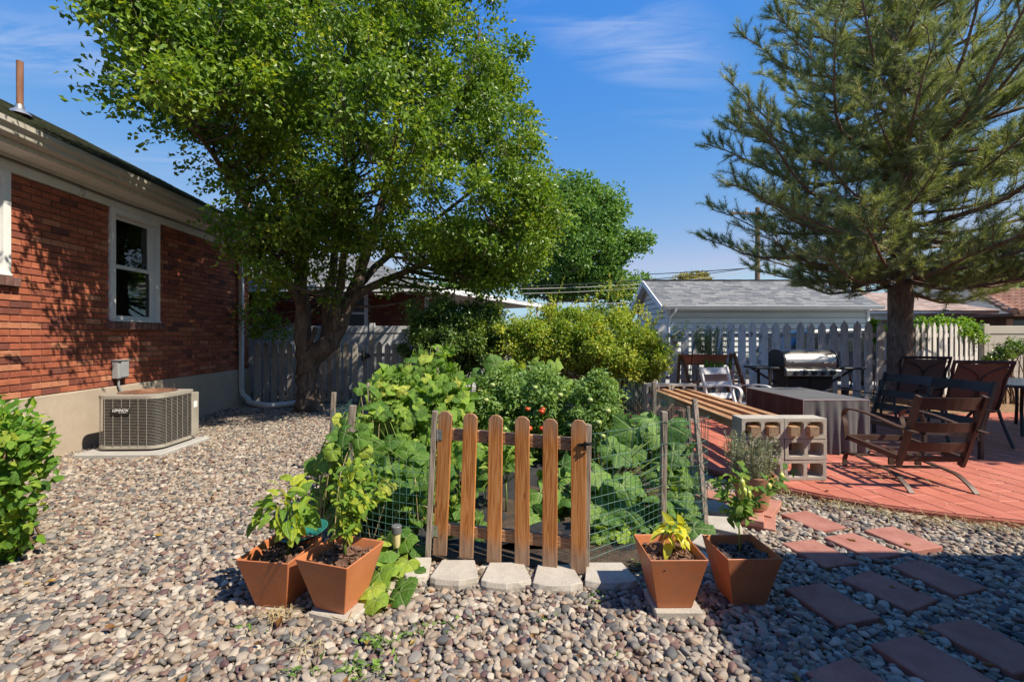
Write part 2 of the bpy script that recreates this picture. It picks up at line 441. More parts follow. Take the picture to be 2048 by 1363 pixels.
# ------------------------------------------------------------------ ground, gravel, patio
m_soil = pm('dry_soil', (0.045, 0.034, 0.026), (0.085, 0.066, 0.05), 14, 0.95, 0.8, 60, fine=0.3)
m_bed = pm('garden_soil', (0.035, 0.025, 0.018), (0.09, 0.062, 0.042), 9, 0.95, 0.9, 45, fine=0.4)
GARDEN = [(-1.0, 2.86), (-0.45, 2.84), (0.45, 2.70), (0.9, 2.70), (1.28, 2.98), (1.42, 3.3), (1.66, 5.3), (1.5, 6.3), (-1.6, 6.3), (-1.9, 4.7), (-1.25, 3.4)]
PATIO = [(1.78, 8.0), (1.74, 6.5), (1.76, 5.5), (1.85, 4.95), (1.98, 4.63), (2.15, 4.37), (2.35, 4.13), (2.62, 3.87), (2.95, 3.64), (3.32, 3.46), (3.73, 3.32), (4.6, 3.14), (6.0, 3.02), (9.0, 3.2), (9.5, 8.0)]
PZ = 0.08
g = MB(); g.add([(-150, -60, 0), (150, -60, 0), (150, 220, 0), (-150, 220, 0)], [(0, 1, 2, 3)])
struct('ground', g, m_soil)
# planting bed with pine litter under the fence and the pine
m_litter = pm('pine_litter', (0.16, 0.09, 0.045), (0.30, 0.19, 0.11), 18, 0.95, 0.9, 70, fine=0.4)
b = MB(); nx, ny = 40, 14
for j in range(ny + 1):
    for i in range(nx + 1):
        x = 1.5 + 11 * i / nx; y = 7.85 + 3.2 * j / ny
        b.v.append((x, y, 0.05 + 0.10 * min(1, max(0, (y - 8.0) / 0.5)) + 0.02 * math.sin(x * 5 + y * 3) + 0.14 * math.exp(-((x - 7.1) ** 2 + (y - 8.3) ** 2) / 0.5)))
b.f = [(j * (nx + 1) + i, j * (nx + 1) + i + 1, (j + 1) * (nx + 1) + i + 1, (j + 1) * (nx + 1) + i) for j in range(ny) for i in range(nx)]
struct('planting_bed', b, m_litter, smooth=True, angle=0)
gb = MB(); gb.prism(GARDEN, -0.02, 0.035); struct('garden_bed', gb, m_bed)
dr = MB(); dr.add([(3.5, 11.1, 0.006), (30, 11.1, 0.006), (30, 14.9, 0.006), (3.5, 14.9, 0.006)], [(0, 1, 2, 3)])
struct('driveway', dr, pm('driveway_concrete', (0.30, 0.29, 0.27), (0.38, 0.37, 0.35), 3, 0.9, 0.3, 60))

# patio: slab, then stamped pavers with open joints
m_patio = pm('red_stamped_concrete', (0.40, 0.12, 0.080), (0.50, 0.17, 0.12), 3.5, 0.62, 0.5, 55, orand=0.05, fine=0.12, spec=0.35)
m_patio_e = pm('red_concrete_edge', (0.20, 0.055, 0.035), (0.36, 0.11, 0.075), 12, 0.85, 1.0, 38, fine=0.3)
ps = MB(); ps.prism(PATIO, -0.03, PZ - 0.009)
patio = struct('patio', ps, m_patio_e, bevel=0.012)
def clip_convex(poly, clip):
    out = list(poly)
    n = len(clip)
    for i in range(n):
        a, c = clip[i], clip[(i + 1) % n]; inp = out; out = []
        def side(p): return (c[0] - a[0]) * (p[1] - a[1]) - (c[1] - a[1]) * (p[0] - a[0])
        for k in range(len(inp)):
            p, q = inp[k], inp[(k + 1) % len(inp)]; s1, s2 = side(p), side(q)
            if s1 >= 0: out.append(p)
            if (s1 >= 0) != (s2 >= 0):
                t = s1 / (s1 - s2); out.append((p[0] + (q[0] - p[0]) * t, p[1] + (q[1] - p[1]) * t))
        if not out: return []
    return out
def inset(poly, d):
    n = len(poly); cxp = sum(p[0] for p in poly) / n; cyp = sum(p[1] for p in poly) / n; out = []
    for i in range(n):
        p0, p1, p2 = (Vector((*poly[(i + k) % n], 0)) for k in (-1, 0, 1))
        e1, e2 = (p1 - p0).normalized(), (p2 - p1).normalized(); n1, n2 = Vector((-e1.y, e1.x, 0)), Vector((-e2.y, e2.x, 0))
        bis = (n1 + n2).normalized(); out.append(tuple((p1 + bis * d / max(0.35, bis.dot(n1)))[:2]))
    return out
PIN = inset(PATIO, 0.012)
PW, PL, PR = 0.205, 0.41, R(6)
cr, sr = math.cos(PR), math.sin(PR)
def prot(u, v): return (u * cr - v * sr + 4.5, u * sr + v * cr + 5.4)
full = MB(); full.prism([(-PW / 2 + .004, -PL / 2 + .004), (PW / 2 - .004, -PL / 2 + .004), (PW / 2 - .004, PL / 2 - .004), (-PW / 2 + .004, PL / 2 - .004)], -0.018, 0)
full_me = full.mesh('paver', bevel=0.004)
full_me.materials.append(m_patio)
pav = []
for i in range(-22, 24):
    for j in range(-10, 10):
        u, v = i * PW, j * PL + (PL / 2 if i % 2 else 0)
        q = [prot(u + a, v + c) for a, c in ((-PW / 2 + .004, -PL / 2 + .004), (PW / 2 - .004, -PL / 2 + .004), (PW / 2 - .004, PL / 2 - .004), (-PW / 2 + .004, PL / 2 - .004))]
        k = clip_convex(q, PIN)
        if len(k) < 3: continue
        A = abs(sum(k[t][0] * k[(t + 1) % len(k)][1] - k[(t + 1) % len(k)][0] * k[t][1] for t in range(len(k)))) / 2
        if A < 0.0008: continue
        c = prot(u, v); pav.append((c[1] + 100 * (c[0] > c[1] * 1.13 + 0.15), c, k, A))
pav.sort(key=lambda t: t[0])
rest = MB()
for idx, (d, c, k, A) in enumerate(pav):
    dz = random.uniform(-0.0012, 0.0012)
    if idx < 300:
        if abs(A - (PW - .008) * (PL - .008)) < 1e-5:
            o = place('paver', full_me, m_patio, patio, Vector((c[0], c[1], PZ + dz)) - patio.location, (0, 0, PR))
        else:
            mb = MB(); mb.prism([(p[0] - c[0], p[1] - c[1]) for p in k], -0.018, 0)
            o = place('paver', mb.mesh('paver', bevel=0.003), m_patio, patio, Vector((c[0], c[1], PZ + dz)) - patio.location)
    else: rest.prism(k, PZ - 0.018, PZ + dz)
if rest.v:
    o = rest.build('paver_field', m_patio, patio); o['kind'] = 'stuff'

# stepping stones
m_step = pm('red_paver_stone', (0.29, 0.115, 0.09), (0.38, 0.175, 0.135), 7, 0.9, 0.7, 120, orand=0.1, fine=0.22)
STEPS = [  # photo corners: near-left, far-left (the two ends of the far edge), description
    (1561, 1027, 1607, 1021, 'smallest looking pink stepping stone nearest the rosemary pot and patio edge'),
    (1727, 1059, 1794, 1051, 'sunlit pink stepping stone closest to the patio curve, right of the front two'),
    (1647, 1073, 1705, 1064, 'middle one of the three sunlit pink stepping stones in a row'),
    (1563, 1085.6, 1625, 1077.6, 'stepping stone crossed by the shadow edge beside the orange planter'),
    (1780, 1131, 1838, 1119, 'shaded stepping stone at the right end of the middle row'),
    (1682.6, 1157.7, 1742, 1138, 'shaded stepping stone in the centre of the middle row'),
    (1568, 1176, 1648, 1164, 'shaded stepping stone just right of the shaded orange planter'),
    (1854, 1248.5, 1944, 1234, 'shaded stepping stone at the lower right edge of the picture'),
    (1740, 1285, 1830, 1267.5, 'shaded stepping stone cut by the bottom edge, second from the right'),
    (1610, 1343, 1705, 1308.6, 'shaded stepping stone at the bottom edge, nearest to the camera')]
STEPRECT = []
for (x1, y1, x2, y2, lab) in STEPS:
    a, c = gnd(x1, y1, 0.035), gnd(x2, y2, 0.035); d = (c - a).normalized(); p = Vector((d.y, -d.x, 0))
    w_, l_ = 0.262, 0.325
    ctr = a + d * w_ / 2 + p * l_ / 2; ang = math.atan2(d.y, d.x)
    mb = MB(); mb.box((0, 0, -0.025), (w_, l_, 0.05))
    o = place('stepping_stone', mb.mesh('stepping_stone', bevel=0.005), m_step, None, (ctr.x, ctr.y, 0.037), (R(random.uniform(-.6, .6)), R(random.uniform(-.6, .6)), ang))
    tag(o, lab, 'stepping stone', 'red stepping stones in the gravel')
    STEPRECT.append((ctr, ang, w_, l_))

# river pebbles
def pebble_object():
    pts = []; sp = 0.0285
    for layer in range(2):
        ys = np.arange(1.5, 9.75, sp * 0.87)
        for k, y in enumerate(ys):
            xs = np.arange(-1.19 * y - 0.25, min(1.19 * y + 0.25, 5.0), sp) + (sp / 2 if k % 2 else 0)
            p = np.stack([xs, np.full_like(xs, y)], 1); pts.append(np.concatenate([p, np.full((len(p), 1), layer)], 1))
    P = np.concatenate(pts)
    P[:, :2] += RNG.uniform(-0.4, 0.4, (len(P), 2)) * sp
    x, y, ly = P[:, 0], P[:, 1], P[:, 2]
    keep = x > -5.02 - 0.055 * y
    keep &= ~inpoly(x, y, GARDEN) & ~inpoly(x, y, inset(PATIO, 0.01))
    keep &= ~((y > 6.2) & (x > -1.9)) & ~((y > 3.4) & (x > -1.2) & (x < 1.4))
    keep &= ~((y > 9.45))
    keep &= ~((y > 4.7) & (x > 1.3)) & ~((x > 4.6) & (y > 3))
    keep &= ~((layer_top := (ly == 1)) & (RNG.random(len(P)) < 0.68))
    for (c, a, w_, l_) in STEPRECT:
        dx, dy = x - c.x, y - c.y; u = dx * math.cos(a) + dy * math.sin(a); v = -dx * math.sin(a) + dy * math.cos(a)
        keep &= ~((np.abs(u) < w_ / 2 + 0.008) & (np.abs(v) < l_ / 2 + 0.008))
    P = P[keep]; n = len(P); x, y, ly = P[:, 0], P[:, 1], P[:, 2]
    big = np.clip(RNG.lognormal(0, 0.28, n), 0.55, 1.75)
    a = 0.0185 * big; b_ = a * RNG.uniform(0.62, 0.92, n); c = a * RNG.uniform(0.36, 0.6, n)
    z = 0.004 + ly * 0.013 + c * 0.35 + 0.008 * np.sin(x * 3.1 + 1) * np.sin(y * 2.7)
    me = mesh_from('gravel', np.stack([x, y, z], 1), np.zeros((0, 3), dtype=np.int32))
    def vec(name, arr):
        t = me.attributes.new(name, 'FLOAT_VECTOR', 'POINT'); t.data.foreach_set('vector', np.asarray(arr, dtype=np.float32).ravel())
    vec('scl', np.stack([a, b_, c], 1))
    vec('rot', np.stack([RNG.normal(0, 0.28, n), RNG.normal(0, 0.28, n), RNG.uniform(0, 6.283, n)], 1))
    set_attr(me, 'rnd', RNG.random(n)); set_attr(me, 'pick', RNG.random(n) * 5)
    # material
    m, nn, l, out, bs = nt('river_pebble')
    at_ = nn.new('ShaderNodeAttribute'); at_.attribute_type = 'INSTANCER'; at_.attribute_name = 'rnd'
    cols = [(0.0, (0.31, 0.265, 0.219)), (0.13, (0.216, 0.171, 0.133)), (0.24, (0.374, 0.321, 0.259)), (0.35, (0.151, 0.143, 0.133)), (0.45, (0.274, 0.224, 0.18)), (0.55, (0.09, 0.091, 0.093)), (0.63, (0.331, 0.252, 0.186)), (0.72, (0.18, 0.112, 0.096)), (0.79, (0.432, 0.384, 0.319)), (0.88, (0.209, 0.195, 0.18)), (0.94, (0.21237999999999999, 0.13965, 0.1)), (0.975, (0.115, 0.07, 0.073))]
    rp = ramp(nn, cols, 'CONSTANT'); l.new(at_.outputs['Fac'], rp.inputs[0])
    tcn = nn.new('ShaderNodeTexCoord'); nf = noise(nn, l, tcn.outputs['Object'], 2.4, 5, 0.65, at_.outputs['Fac'])
    # speckle and banding within each stone
    w5 = nn.new('ShaderNodeMath'); w5.operation = 'MULTIPLY'; l.new(at_.outputs['Fac'], w5.inputs[0]); w5.inputs[1].default_value = 91
    nf = noise(nn, l, tcn.outputs['Object'], 30, 5, 0.65, w5.outputs[0])
    r2 = ramp(nn, [(0.28, (0.72, 0.72, 0.74)), (0.72, (1.2, 1.18, 1.15))]); l.new(nf, r2.inputs[0])
    mm = nn.new('ShaderNodeMix'); mm.data_type = 'RGBA'; mm.blend_type = 'MULTIPLY'; mm.inputs[0].default_value = 1
    l.new(rp.outputs[0], mm.inputs[6]); l.new(r2.outputs[0], mm.inputs[7]); l.new(mm.outputs[2], bs.inputs['Base Color'])
    bs.inputs['Roughness'].default_value = 0.62; bs.inputs['Specular IOR Level'].default_value = 0.3
    me.materials.append(m)
    ng = bpy.data.node_groups.new('scatter_pebbles', 'GeometryNodeTree')
    ng.interface.new_socket('Geometry', in_out='INPUT', socket_type='NodeSocketGeometry'); ng.interface.new_socket('Geometry', in_out='OUTPUT', socket_type='NodeSocketGeometry')
    N, L = ng.nodes, ng.links
    gi, go = N.new('NodeGroupInput'), N.new('NodeGroupOutput')
    join = N.new('GeometryNodeJoinGeometry')
    for k in range(5):
        ico = N.new('GeometryNodeMeshIcoSphere'); ico.inputs['Radius'].default_value = 1.0; ico.inputs['Subdivisions'].default_value = 3
        nzt = N.new('ShaderNodeTexNoise'); nzt.noise_dimensions = '4D'; nzt.inputs['Scale'].default_value = 0.75; nzt.inputs['Detail'].default_value = 1.0; nzt.inputs['W'].default_value = k * 3.7
        vs = N.new('ShaderNodeVectorMath'); vs.operation = 'SUBTRACT'; vs.inputs[1].default_value = (0.5, 0.5, 0.5); L.new(nzt.outputs['Color'], vs.inputs[0])
        vm = N.new('ShaderNodeVectorMath'); vm.operation = 'SCALE'; vm.inputs['Scale'].default_value = 0.85; L.new(vs.outputs[0], vm.inputs[0])
        sp_ = N.new('GeometryNodeSetPosition'); L.new(ico.outputs['Mesh'], sp_.inputs['Geometry']); L.new(vm.outputs[0], sp_.inputs['Offset'])
        ss = N.new('GeometryNodeSetShadeSmooth'); L.new(sp_.outputs[0], ss.inputs[0])
        sm = N.new('GeometryNodeSetMaterial'); sm.inputs['Material'].default_value = m; L.new(ss.outputs[0], sm.inputs['Geometry'])
        gti = N.new('GeometryNodeGeometryToInstance'); L.new(sm.outputs[0], gti.inputs[0]); L.new(gti.outputs[0], join.inputs[0])
    def named(nm, dt):
        q = N.new('GeometryNodeInputNamedAttribute'); q.data_type = dt; q.inputs['Name'].default_value = nm; return q.outputs[0]
    iop = N.new('GeometryNodeInstanceOnPoints'); L.new(gi.outputs[0], iop.inputs['Points']); L.new(join.outputs[0], iop.inputs['Instance'])
    iop.inputs['Pick Instance'].default_value = True
    fl = N.new('FunctionNodeFloatToInt'); fl.rounding_mode = 'FLOOR'; L.new(named('pick', 'FLOAT'), fl.inputs[0]); L.new(fl.outputs[0], iop.inputs['Instance Index'])
    L.new(named('scl', 'FLOAT_VECTOR'), iop.inputs['Scale'])
    e2r = N.new('FunctionNodeEulerToRotation'); L.new(named('rot', 'FLOAT_VECTOR'), e2r.inputs[0]); L.new(e2r.outputs[0], iop.inputs['Rotation'])
    L.new(iop.outputs[0], go.inputs[0])
    o = place('gravel', me, None)
    md = o.modifiers.new('scatter', 'NODES'); md.node_group = ng
    tag(o, 'rounded multicoloured river pebbles covering the yard', 'gravel', kind='stuff')
    print('pebbles', n)
pebble_object()

# ------------------------------------------------------------------ left brick house (local frame: x out from the wall, y along it)
BR1, BR2, BR3 = (0.30, 0.085, 0.045), (0.40, 0.135, 0.07), (0.20, 0.065, 0.045)
def brickmat(name, src, k=1.0):
    m, n, l, out, b = nt(name)
    if src == 'attr': a = n.new('ShaderNodeAttribute'); a.attribute_name = 'rnd'; f = a.outputs['Fac']
    else: a = n.new('ShaderNodeObjectInfo'); f = a.outputs['Random']
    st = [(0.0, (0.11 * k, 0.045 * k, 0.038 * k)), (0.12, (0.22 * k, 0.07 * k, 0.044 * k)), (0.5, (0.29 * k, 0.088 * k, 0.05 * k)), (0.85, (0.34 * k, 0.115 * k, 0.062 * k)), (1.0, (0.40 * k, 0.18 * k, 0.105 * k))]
    rp = ramp(n, st); l.new(f, rp.inputs[0])
    w = n.new('ShaderNodeMath'); w.operation = 'MULTIPLY'; l.new(f, w.inputs[0]); w.inputs[1].default_value = 61
    nf = noise(n, l, coords(n, l), 9, 6, 0.65, w.outputs[0]); r2 = ramp(n, [(0.3, (0.68, 0.66, 0.66)), (0.7, (1.2, 1.2, 1.2))]); l.new(nf, r2.inputs[0])
    mm = n.new('ShaderNodeMix'); mm.data_type = 'RGBA'; mm.blend_type = 'MULTIPLY'; mm.inputs[0].default_value = 1; l.new(rp.outputs[0], mm.inputs[6]); l.new(r2.outputs[0], mm.inputs[7]); l.new(mm.outputs[2], b.inputs['Base Color'])
    bp = n.new('ShaderNodeBump'); bp.inputs['Strength'].default_value = 0.8; bp.inputs['Distance'].default_value = 0.006; l.new(noise(n, l, coords(n, l, (1, 0.5, 1.6)), 70, 4, 0.65, w.outputs[0]), bp.inputs['Height']); l.new(bp.outputs[0], b.inputs['Normal'])
    b.inputs['Roughness'].default_value = 0.85; b.inputs['Specular IOR Level'].default_value = 0.2
    return m
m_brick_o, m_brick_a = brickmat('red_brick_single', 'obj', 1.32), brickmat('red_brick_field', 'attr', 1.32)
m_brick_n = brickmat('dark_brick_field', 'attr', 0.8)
m_mortar = pm('mortar', (0.25, 0.19, 0.155), (0.34, 0.265, 0.22), 20, 0.95, 0.5, 90)
m_found = pm('painted_foundation', (0.40, 0.33, 0.255), (0.48, 0.40, 0.315), 3, 0.9, 0.5, 50, fine=0.08)
m_trim = pm('cream_trim_paint', (0.72, 0.69, 0.63), (0.80, 0.77, 0.71), 4, 0.55, 0.15, 30)
m_white = pm('white_paint', (0.72, 0.72, 0.70), (0.80, 0.80, 0.78), 4, 0.5, 0.1, 30)
m_soffit = pm('soffit_vinyl', (0.74, 0.71, 0.65), (0.80, 0.77, 0.71), 3, 0.6, 0, orand=0.03)
m_gutter = pm('gutter_enamel', (0.42, 0.385, 0.33), (0.52, 0.48, 0.42), 2.5, 0.45, 0.1, 20, fine=0.06)
m_stain = pm('stained_drip_edge', (0.50, 0.45, 0.36), (0.70, 0.66, 0.58), 1, 0.8, 0.3, 30, stretch=(6, 40, 6))
m_metal = pm('galvanised_steel', (0.42, 0.43, 0.43), (0.5, 0.5, 0.5), 12, 0.42, 0, metal=0.8)
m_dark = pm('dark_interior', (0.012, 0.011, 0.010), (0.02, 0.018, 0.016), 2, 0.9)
m_black = pm('black_plastic', (0.012, 0.012, 0.012), (0.02, 0.02, 0.02), 8, 0.5)
m_glass = glassmat('window_glass')
def shinglemat(name, cols):
    m, n, l, out, b = nt(name)
    a = n.new('ShaderNodeAttribute'); a.attribute_name = 'rnd'
    rp = ramp(n, cols); l.new(a.outputs['Fac'], rp.inputs[0])
    nf = noise(n, l, coords(n, l), 130, 3, 0.7); r2 = ramp(n, [(0.3, (0.6, 0.6, 0.6)), (0.7, (1.3, 1.3, 1.3))]); l.new(nf, r2.inputs[0])
    mm = n.new('ShaderNodeMix'); mm.data_type = 'RGBA'; mm.blend_type = 'MULTIPLY'; mm.inputs[0].default_value = 1; l.new(rp.outputs[0], mm.inputs[6]); l.new(r2.outputs[0], mm.inputs[7]); l.new(mm.outputs[2], b.inputs['Base Color'])
    b.inputs['Roughness'].default_value = 0.95; b.inputs['Specular IOR Level'].default_value = 0.15
    return m
m_sh_green = shinglemat('green_grey_shingle', [(0, (0.065, 0.075, 0.05)), (0.6, (0.11, 0.12, 0.08)), (1, (0.16, 0.165, 0.115))])
m_sh_grey = shinglemat('grey_shingle', [(0, (0.13, 0.14, 0.155)), (0.5, (0.20, 0.205, 0.215)), (1, (0.27, 0.27, 0.27))])
m_sh_pink = shinglemat('weathered_pink_shingle', [(0, (0.27, 0.19, 0.16)), (0.5, (0.38, 0.28, 0.24)), (1, (0.46, 0.37, 0.32))])
m_sh_dark = shinglemat('dark_grey_shingle', [(0, (0.08, 0.085, 0.095)), (1, (0.13, 0.135, 0.15))])
def shingles(e0, e1, r0, r1, course=0.14, tab=0.30, thick=0.008, jit=0.25):
    """thin overlapping tabs on the roof plane with eave e0-e1 and ridge r0-r1 (a trapezoid for hips)"""
    e0, e1, r0, r1 = (Vector(p) for p in (e0, e1, r0, r1))
    Lh = ((r0 + r1) / 2 - (e0 + e1) / 2).length; nc = int(Lh / course); mb = MB(); rnd = []
    nrm = (e1 - e0).cross(r0 - e0)
    if nrm.length < 1e-6: nrm = (e1 - e0).cross(r1 - e0)
    nrm.normalize()
    if nrm.z < 0: nrm = -nrm
    for c in range(nc):
        t0, t1 = c / nc, min(1, (c + 1.12) / nc)
        a0, b0, a1, b1 = e0.lerp(r0, t0), e1.lerp(r1, t0), e0.lerp(r0, t1), e1.lerp(r1, t1)
        L = (b0 - a0).length
        if L < 0.05: continue
        cuts = [0.0]; u = tab * random.uniform(0.2, 1)
        while u < L: cuts.append(u / L); u += tab * random.uniform(1 - jit, 1 + jit)
        cuts.append(1.0)
        for k in range(len(cuts) - 1):
            s0, s1 = cuts[k] + 0.004 / L, cuts[k + 1] - 0.004 / L
            if s1 <= s0: continue
            th = thick * random.uniform(0.7, 1.4)
            p = [a0.lerp(b0, s0), a0.lerp(b0, s1), a1.lerp(b1, s1), a1.lerp(b1, s0)]
            lo = [q + nrm * 0.001 for q in p]; hi = [p[0] + nrm * (0.003 + th), p[1] + nrm * (0.003 + th), p[2] + nrm * 0.003, p[3] + nrm * 0.003]
            mb.hexa(lo + hi); rnd.append(random.random())
    return mb, np.repeat(np.array(rnd), 8)
def shingle_part(parent, mat, *a, **k):
    mb, rnd = shingles(*a, **k)
    off = np.array(wl(parent)); me = mesh_from('shingle_courses', np.array([tuple(v) for v in mb.v]) - off, mb.f)
    set_attr(me, 'rnd', rnd); o = place('shingle_courses', me, mat, parent); o['kind'] = 'stuff'; return o

house = thing('brick_house', 'red brick house on the left with cream eaves and green-grey roof', 'house')
CHt, BL, Z0 = 0.0747, 0.228, 0.75
Y_END = 9.65
WIN = [(6.08, 6.99, 1.65, 3.15), (3.75, 4.80, 2.08, 3.15)]
w = MB()
cuts = sorted([0.6, Y_END] + [v for q in WIN for v in q[:2]])
for a, c in zip(cuts[:-1], cuts[1:]):
    hit = [q for q in WIN if q[0] <= (a + c) / 2 <= q[1]]
    zz = hit[0][2] if hit else 3.15
    w.bb(-0.25, -0.020, a, c, 0.0, zz)
wall = w.build('wall', m_mortar, house)
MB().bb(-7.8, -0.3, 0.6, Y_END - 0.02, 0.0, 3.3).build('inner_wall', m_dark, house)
ends = MB().bb(-7.8, -0.26, Y_END - 0.19, Y_END + 0.005, 0, 3.3); ends.build('end_wall', brickmat('red_brick_plain', 'obj'), house)
bm_ = MB(); bm_.box((-0.02, 0, 0), (0.04, BL - 0.011, CHt - 0.013)); brick_me = bm_.mesh('brick', bevel=0.003); brick_me.materials.append(m_brick_o)
bricks = []
for c in range(32):
    z = Z0 + (c + 0.5) * CHt
    y = 0.6 - (BL / 2 if c % 2 else 0)
    while y < Y_END:
        iv = [(max(y, 0.6), min(y + BL, Y_END))]
        for (a, d, z0, z1) in WIN:
            if z0 - CHt * 0.45 < z < z1 + 0.05:
                nv = []
                for (p, q) in iv:
                    if q <= a or p >= d: nv.append((p, q))
                    else:
                        if p < a: nv.append((p, a))
                        if q > d: nv.append((d, q))
                iv = nv
        for (p, q) in iv:
            if q - p > 0.035: bricks.append(((p + q) / 2, z, q - p))
        y += BL
bricks.sort(key=lambda t: t[0] + (100 if t[0] < 4.45 else 0))
fb = MB(); fr = []
for i, (y, z, L) in enumerate(bricks):
    dx = random.uniform(-0.003, 0.003)
    if i < 300: place('brick', brick_me, m_brick_o, wall, (dx, y, z), (0, 0, R(random.uniform(-.3, .3))), (1, (L - 0.011) / (BL - 0.011), 1))
    else: fb.box((-0.02 + dx, y, z), (0.04, L - 0.011, CHt - 0.013)); fr.append(random.random())
me = mesh_from('brickwork', fb.v, fb.f); set_attr(me, 'rnd', np.repeat(fr, 8)); o = place('brickwork', me, m_brick_a, wall); o['kind'] = 'stuff'
MB().bb(-0.25, 0.022, 0.6, Y_END + 0.02, -0.05, Z0 - 0.004).build('foundation', m_found, house, bevel=0.008)
MB().bb(-0.2, 0.024, 0.6, Y_END, 3.15, 3.325).build('frieze_board', m_trim, house, bevel=0.004)
MB().bb(0.024, 0.036, 0.6, Y_END, 3.285, 3.325).build('bed_moulding', m_trim, house)
MB().bb(0.025, 0.036, 0.6, Y_END, 3.15, 3.165).build('lower_bead', m_trim, house)
for k in range(31):
    y0 = 0.6 + k * 0.305
    MB().bb(0.037, 0.30, y0 + 0.003, y0 + 0.302, 3.325, 3.337).build('soffit_panel', m_soffit, house)
MB().bb(0.03, 0.30, 0.6, Y_END + 0.4, 3.338, 3.35).build('soffit_backing', m_dark, house)
MB().bb(0.30, 0.325, 0.6, Y_END + 0.4, 3.315, 3.50).build('fascia', m_stain, house)
gp = [(0.327, 3.37), (0.40, 3.37), (0.425, 3.39), (0.43, 3.43), (0.465, 3.47), (0.465, 3.52), (0.455, 3.525), (0.45, 3.515), (0.418, 3.44), (0.412, 3.40), (0.395, 3.385), (0.335, 3.385), (0.335, 3.52), (0.327, 3.52)]
MB().extr([(x, 0.6, z) for x, z in gp], (0, Y_END - 0.2, 0)).build('gutter', m_gutter, house)
roof = MB().add([(0.44, 0.6, 3.50), (0.44, Y_END + 0.4, 3.50), (-3.85, Y_END + 0.4, 5.73), (-3.85, 0.6, 5.73), (-8.1, Y_END + 0.4, 3.5), (-8.1, 0.6, 3.5)], [(0, 1, 2, 3), (3, 2, 4, 5), (0, 3, 5), (1, 4, 2), (0, 5, 4, 1)]).build('roof', m_sh_dark, house)
shingle_part(roof, m_sh_green, (0.46, 0.6, 3.505), (0.46, Y_END + 0.42, 3.505), (-3.85, 0.6, 5.746), (-3.85, Y_END + 0.42, 5.746), thick=0.012)
# vent pipe
vx, vy = -1.05, 6.0
m_rust = pm('rusty_pipe', (0.20, 0.085, 0.05), (0.30, 0.15, 0.09), 9, 0.8, 0.5, 40, stretch=(1, 1, 0.3))
vp = MB().lathe([(0.034, 4.2), (0.036, 4.97), (0.036, 5.0), (0.028, 5.0), (0.028, 4.8)], (vx, vy, 0), 14).build('vent_pipe', m_rust, roof, smooth=True)
MB().lathe([(0.12, 4.30), (0.09, 4.34), (0.048, 4.38), (0.04, 4.43)], (vx, vy, 0), 16, 1, 1.1).build('flashing_boot', m_metal, roof, smooth=True)
# windows
def window(y0, y1, z0, z1):
    wd = MB()
    wd.bb(-0.10, 0.03, y0 + 0.001, y0 + 0.075, z0, z1 - 0.001).bb(-0.10, 0.03, y1 - 0.075, y1 - 0.001, z0, z1 - 0.001).bb(-0.10, 0.03, y0 + 0.076, y1 - 0.076, z1 - 0.07, z1 - 0.002)
    f = wd.build('window', m_white, house, bevel=0.003)
    MB().bb(-0.10, 0.045, y0 + 0.002, y1 - 0.002, z0 - 0.03, z0 - 0.001).build('frame_sill', m_white, f, bevel=0.004)
    zm = z0 + (z1 - z0) * 0.485
    a, c = y0 + 0.077, y1 - 0.077
    for (lo, hi, xo, nm) in ((z0, zm + 0.02, -0.055, 'lower_sash'), (zm - 0.02, z1 - 0.072, -0.085, 'upper_sash')):
        s_ = MB().bb(xo - 0.015, xo + 0.015, a, a + 0.045, lo, hi).bb(xo - 0.015, xo + 0.015, c - 0.045, c, lo, hi).bb(xo - 0.0148, xo + 0.0148, a + 0.046, c - 0.046, lo, lo + 0.055).bb(xo - 0.0148, xo + 0.0148, a + 0.046, c - 0.046, hi - 0.045, hi)
        s_.build(nm, m_white, f, bevel=0.002)
        MB().bb(xo - 0.003, xo + 0.003, a + 0.045, c - 0.045, lo + 0.054, hi - 0.044).build('pane', m_glass, f)
    MB().bb(-0.135, -0.125, a + 0.0, c - 0.0, z0, z1 - 0.07).build('dark_room_sheet', m_dark, f)  # dark sheet behind the panes, standing in for the room interior
    # rowlock brick sill
    n = int((y1 - y0 + 0.12) / 0.078)
    for k in range(n):
        yy = y0 - 0.05 + (k + 0.5) * (y1 - y0 + 0.12) / n
        MB().box((0.0, yy, z0 - 0.078), (0.14, 0.066, 0.092), rotm(0, R(8), 0)).build('sill_brick', m_brick_sill, f, bevel=0.003)
m_brick_sill = pm('sill_brick', (0.14, 0.075, 0.065), (0.24, 0.13, 0.11), 9, 0.85, 0.8, 80, orand=0.25)
for q in WIN: window(*q)
# downspout with its elbow
ds = MB(); yd = 9.22
def rect_run(mb, pts, w_, h_): mb.strip(pts, w_, h_, (0, 1, 0)); return mb
rect_run(ds, [(0.40, yd, 3.38), (0.36, yd, 3.26), (0.09, yd, 3.05), (0.07, yd, 2.95), (0.07, yd, 0.35), (0.10, yd, 0.24), (0.2, yd, 0.16)], 0.085, 0.062)
dsp = ds.build('downspout', m_gutter_w := pm('white_gutter', (0.60, 0.60, 0.58), (0.68, 0.68, 0.66), 3, 0.45), house, bevel=0.004)
MB().bb(0.02, 0.11, yd - 0.05, yd + 0.05, 1.55, 1.575).build('bracket', m_gutter_w, dsp)
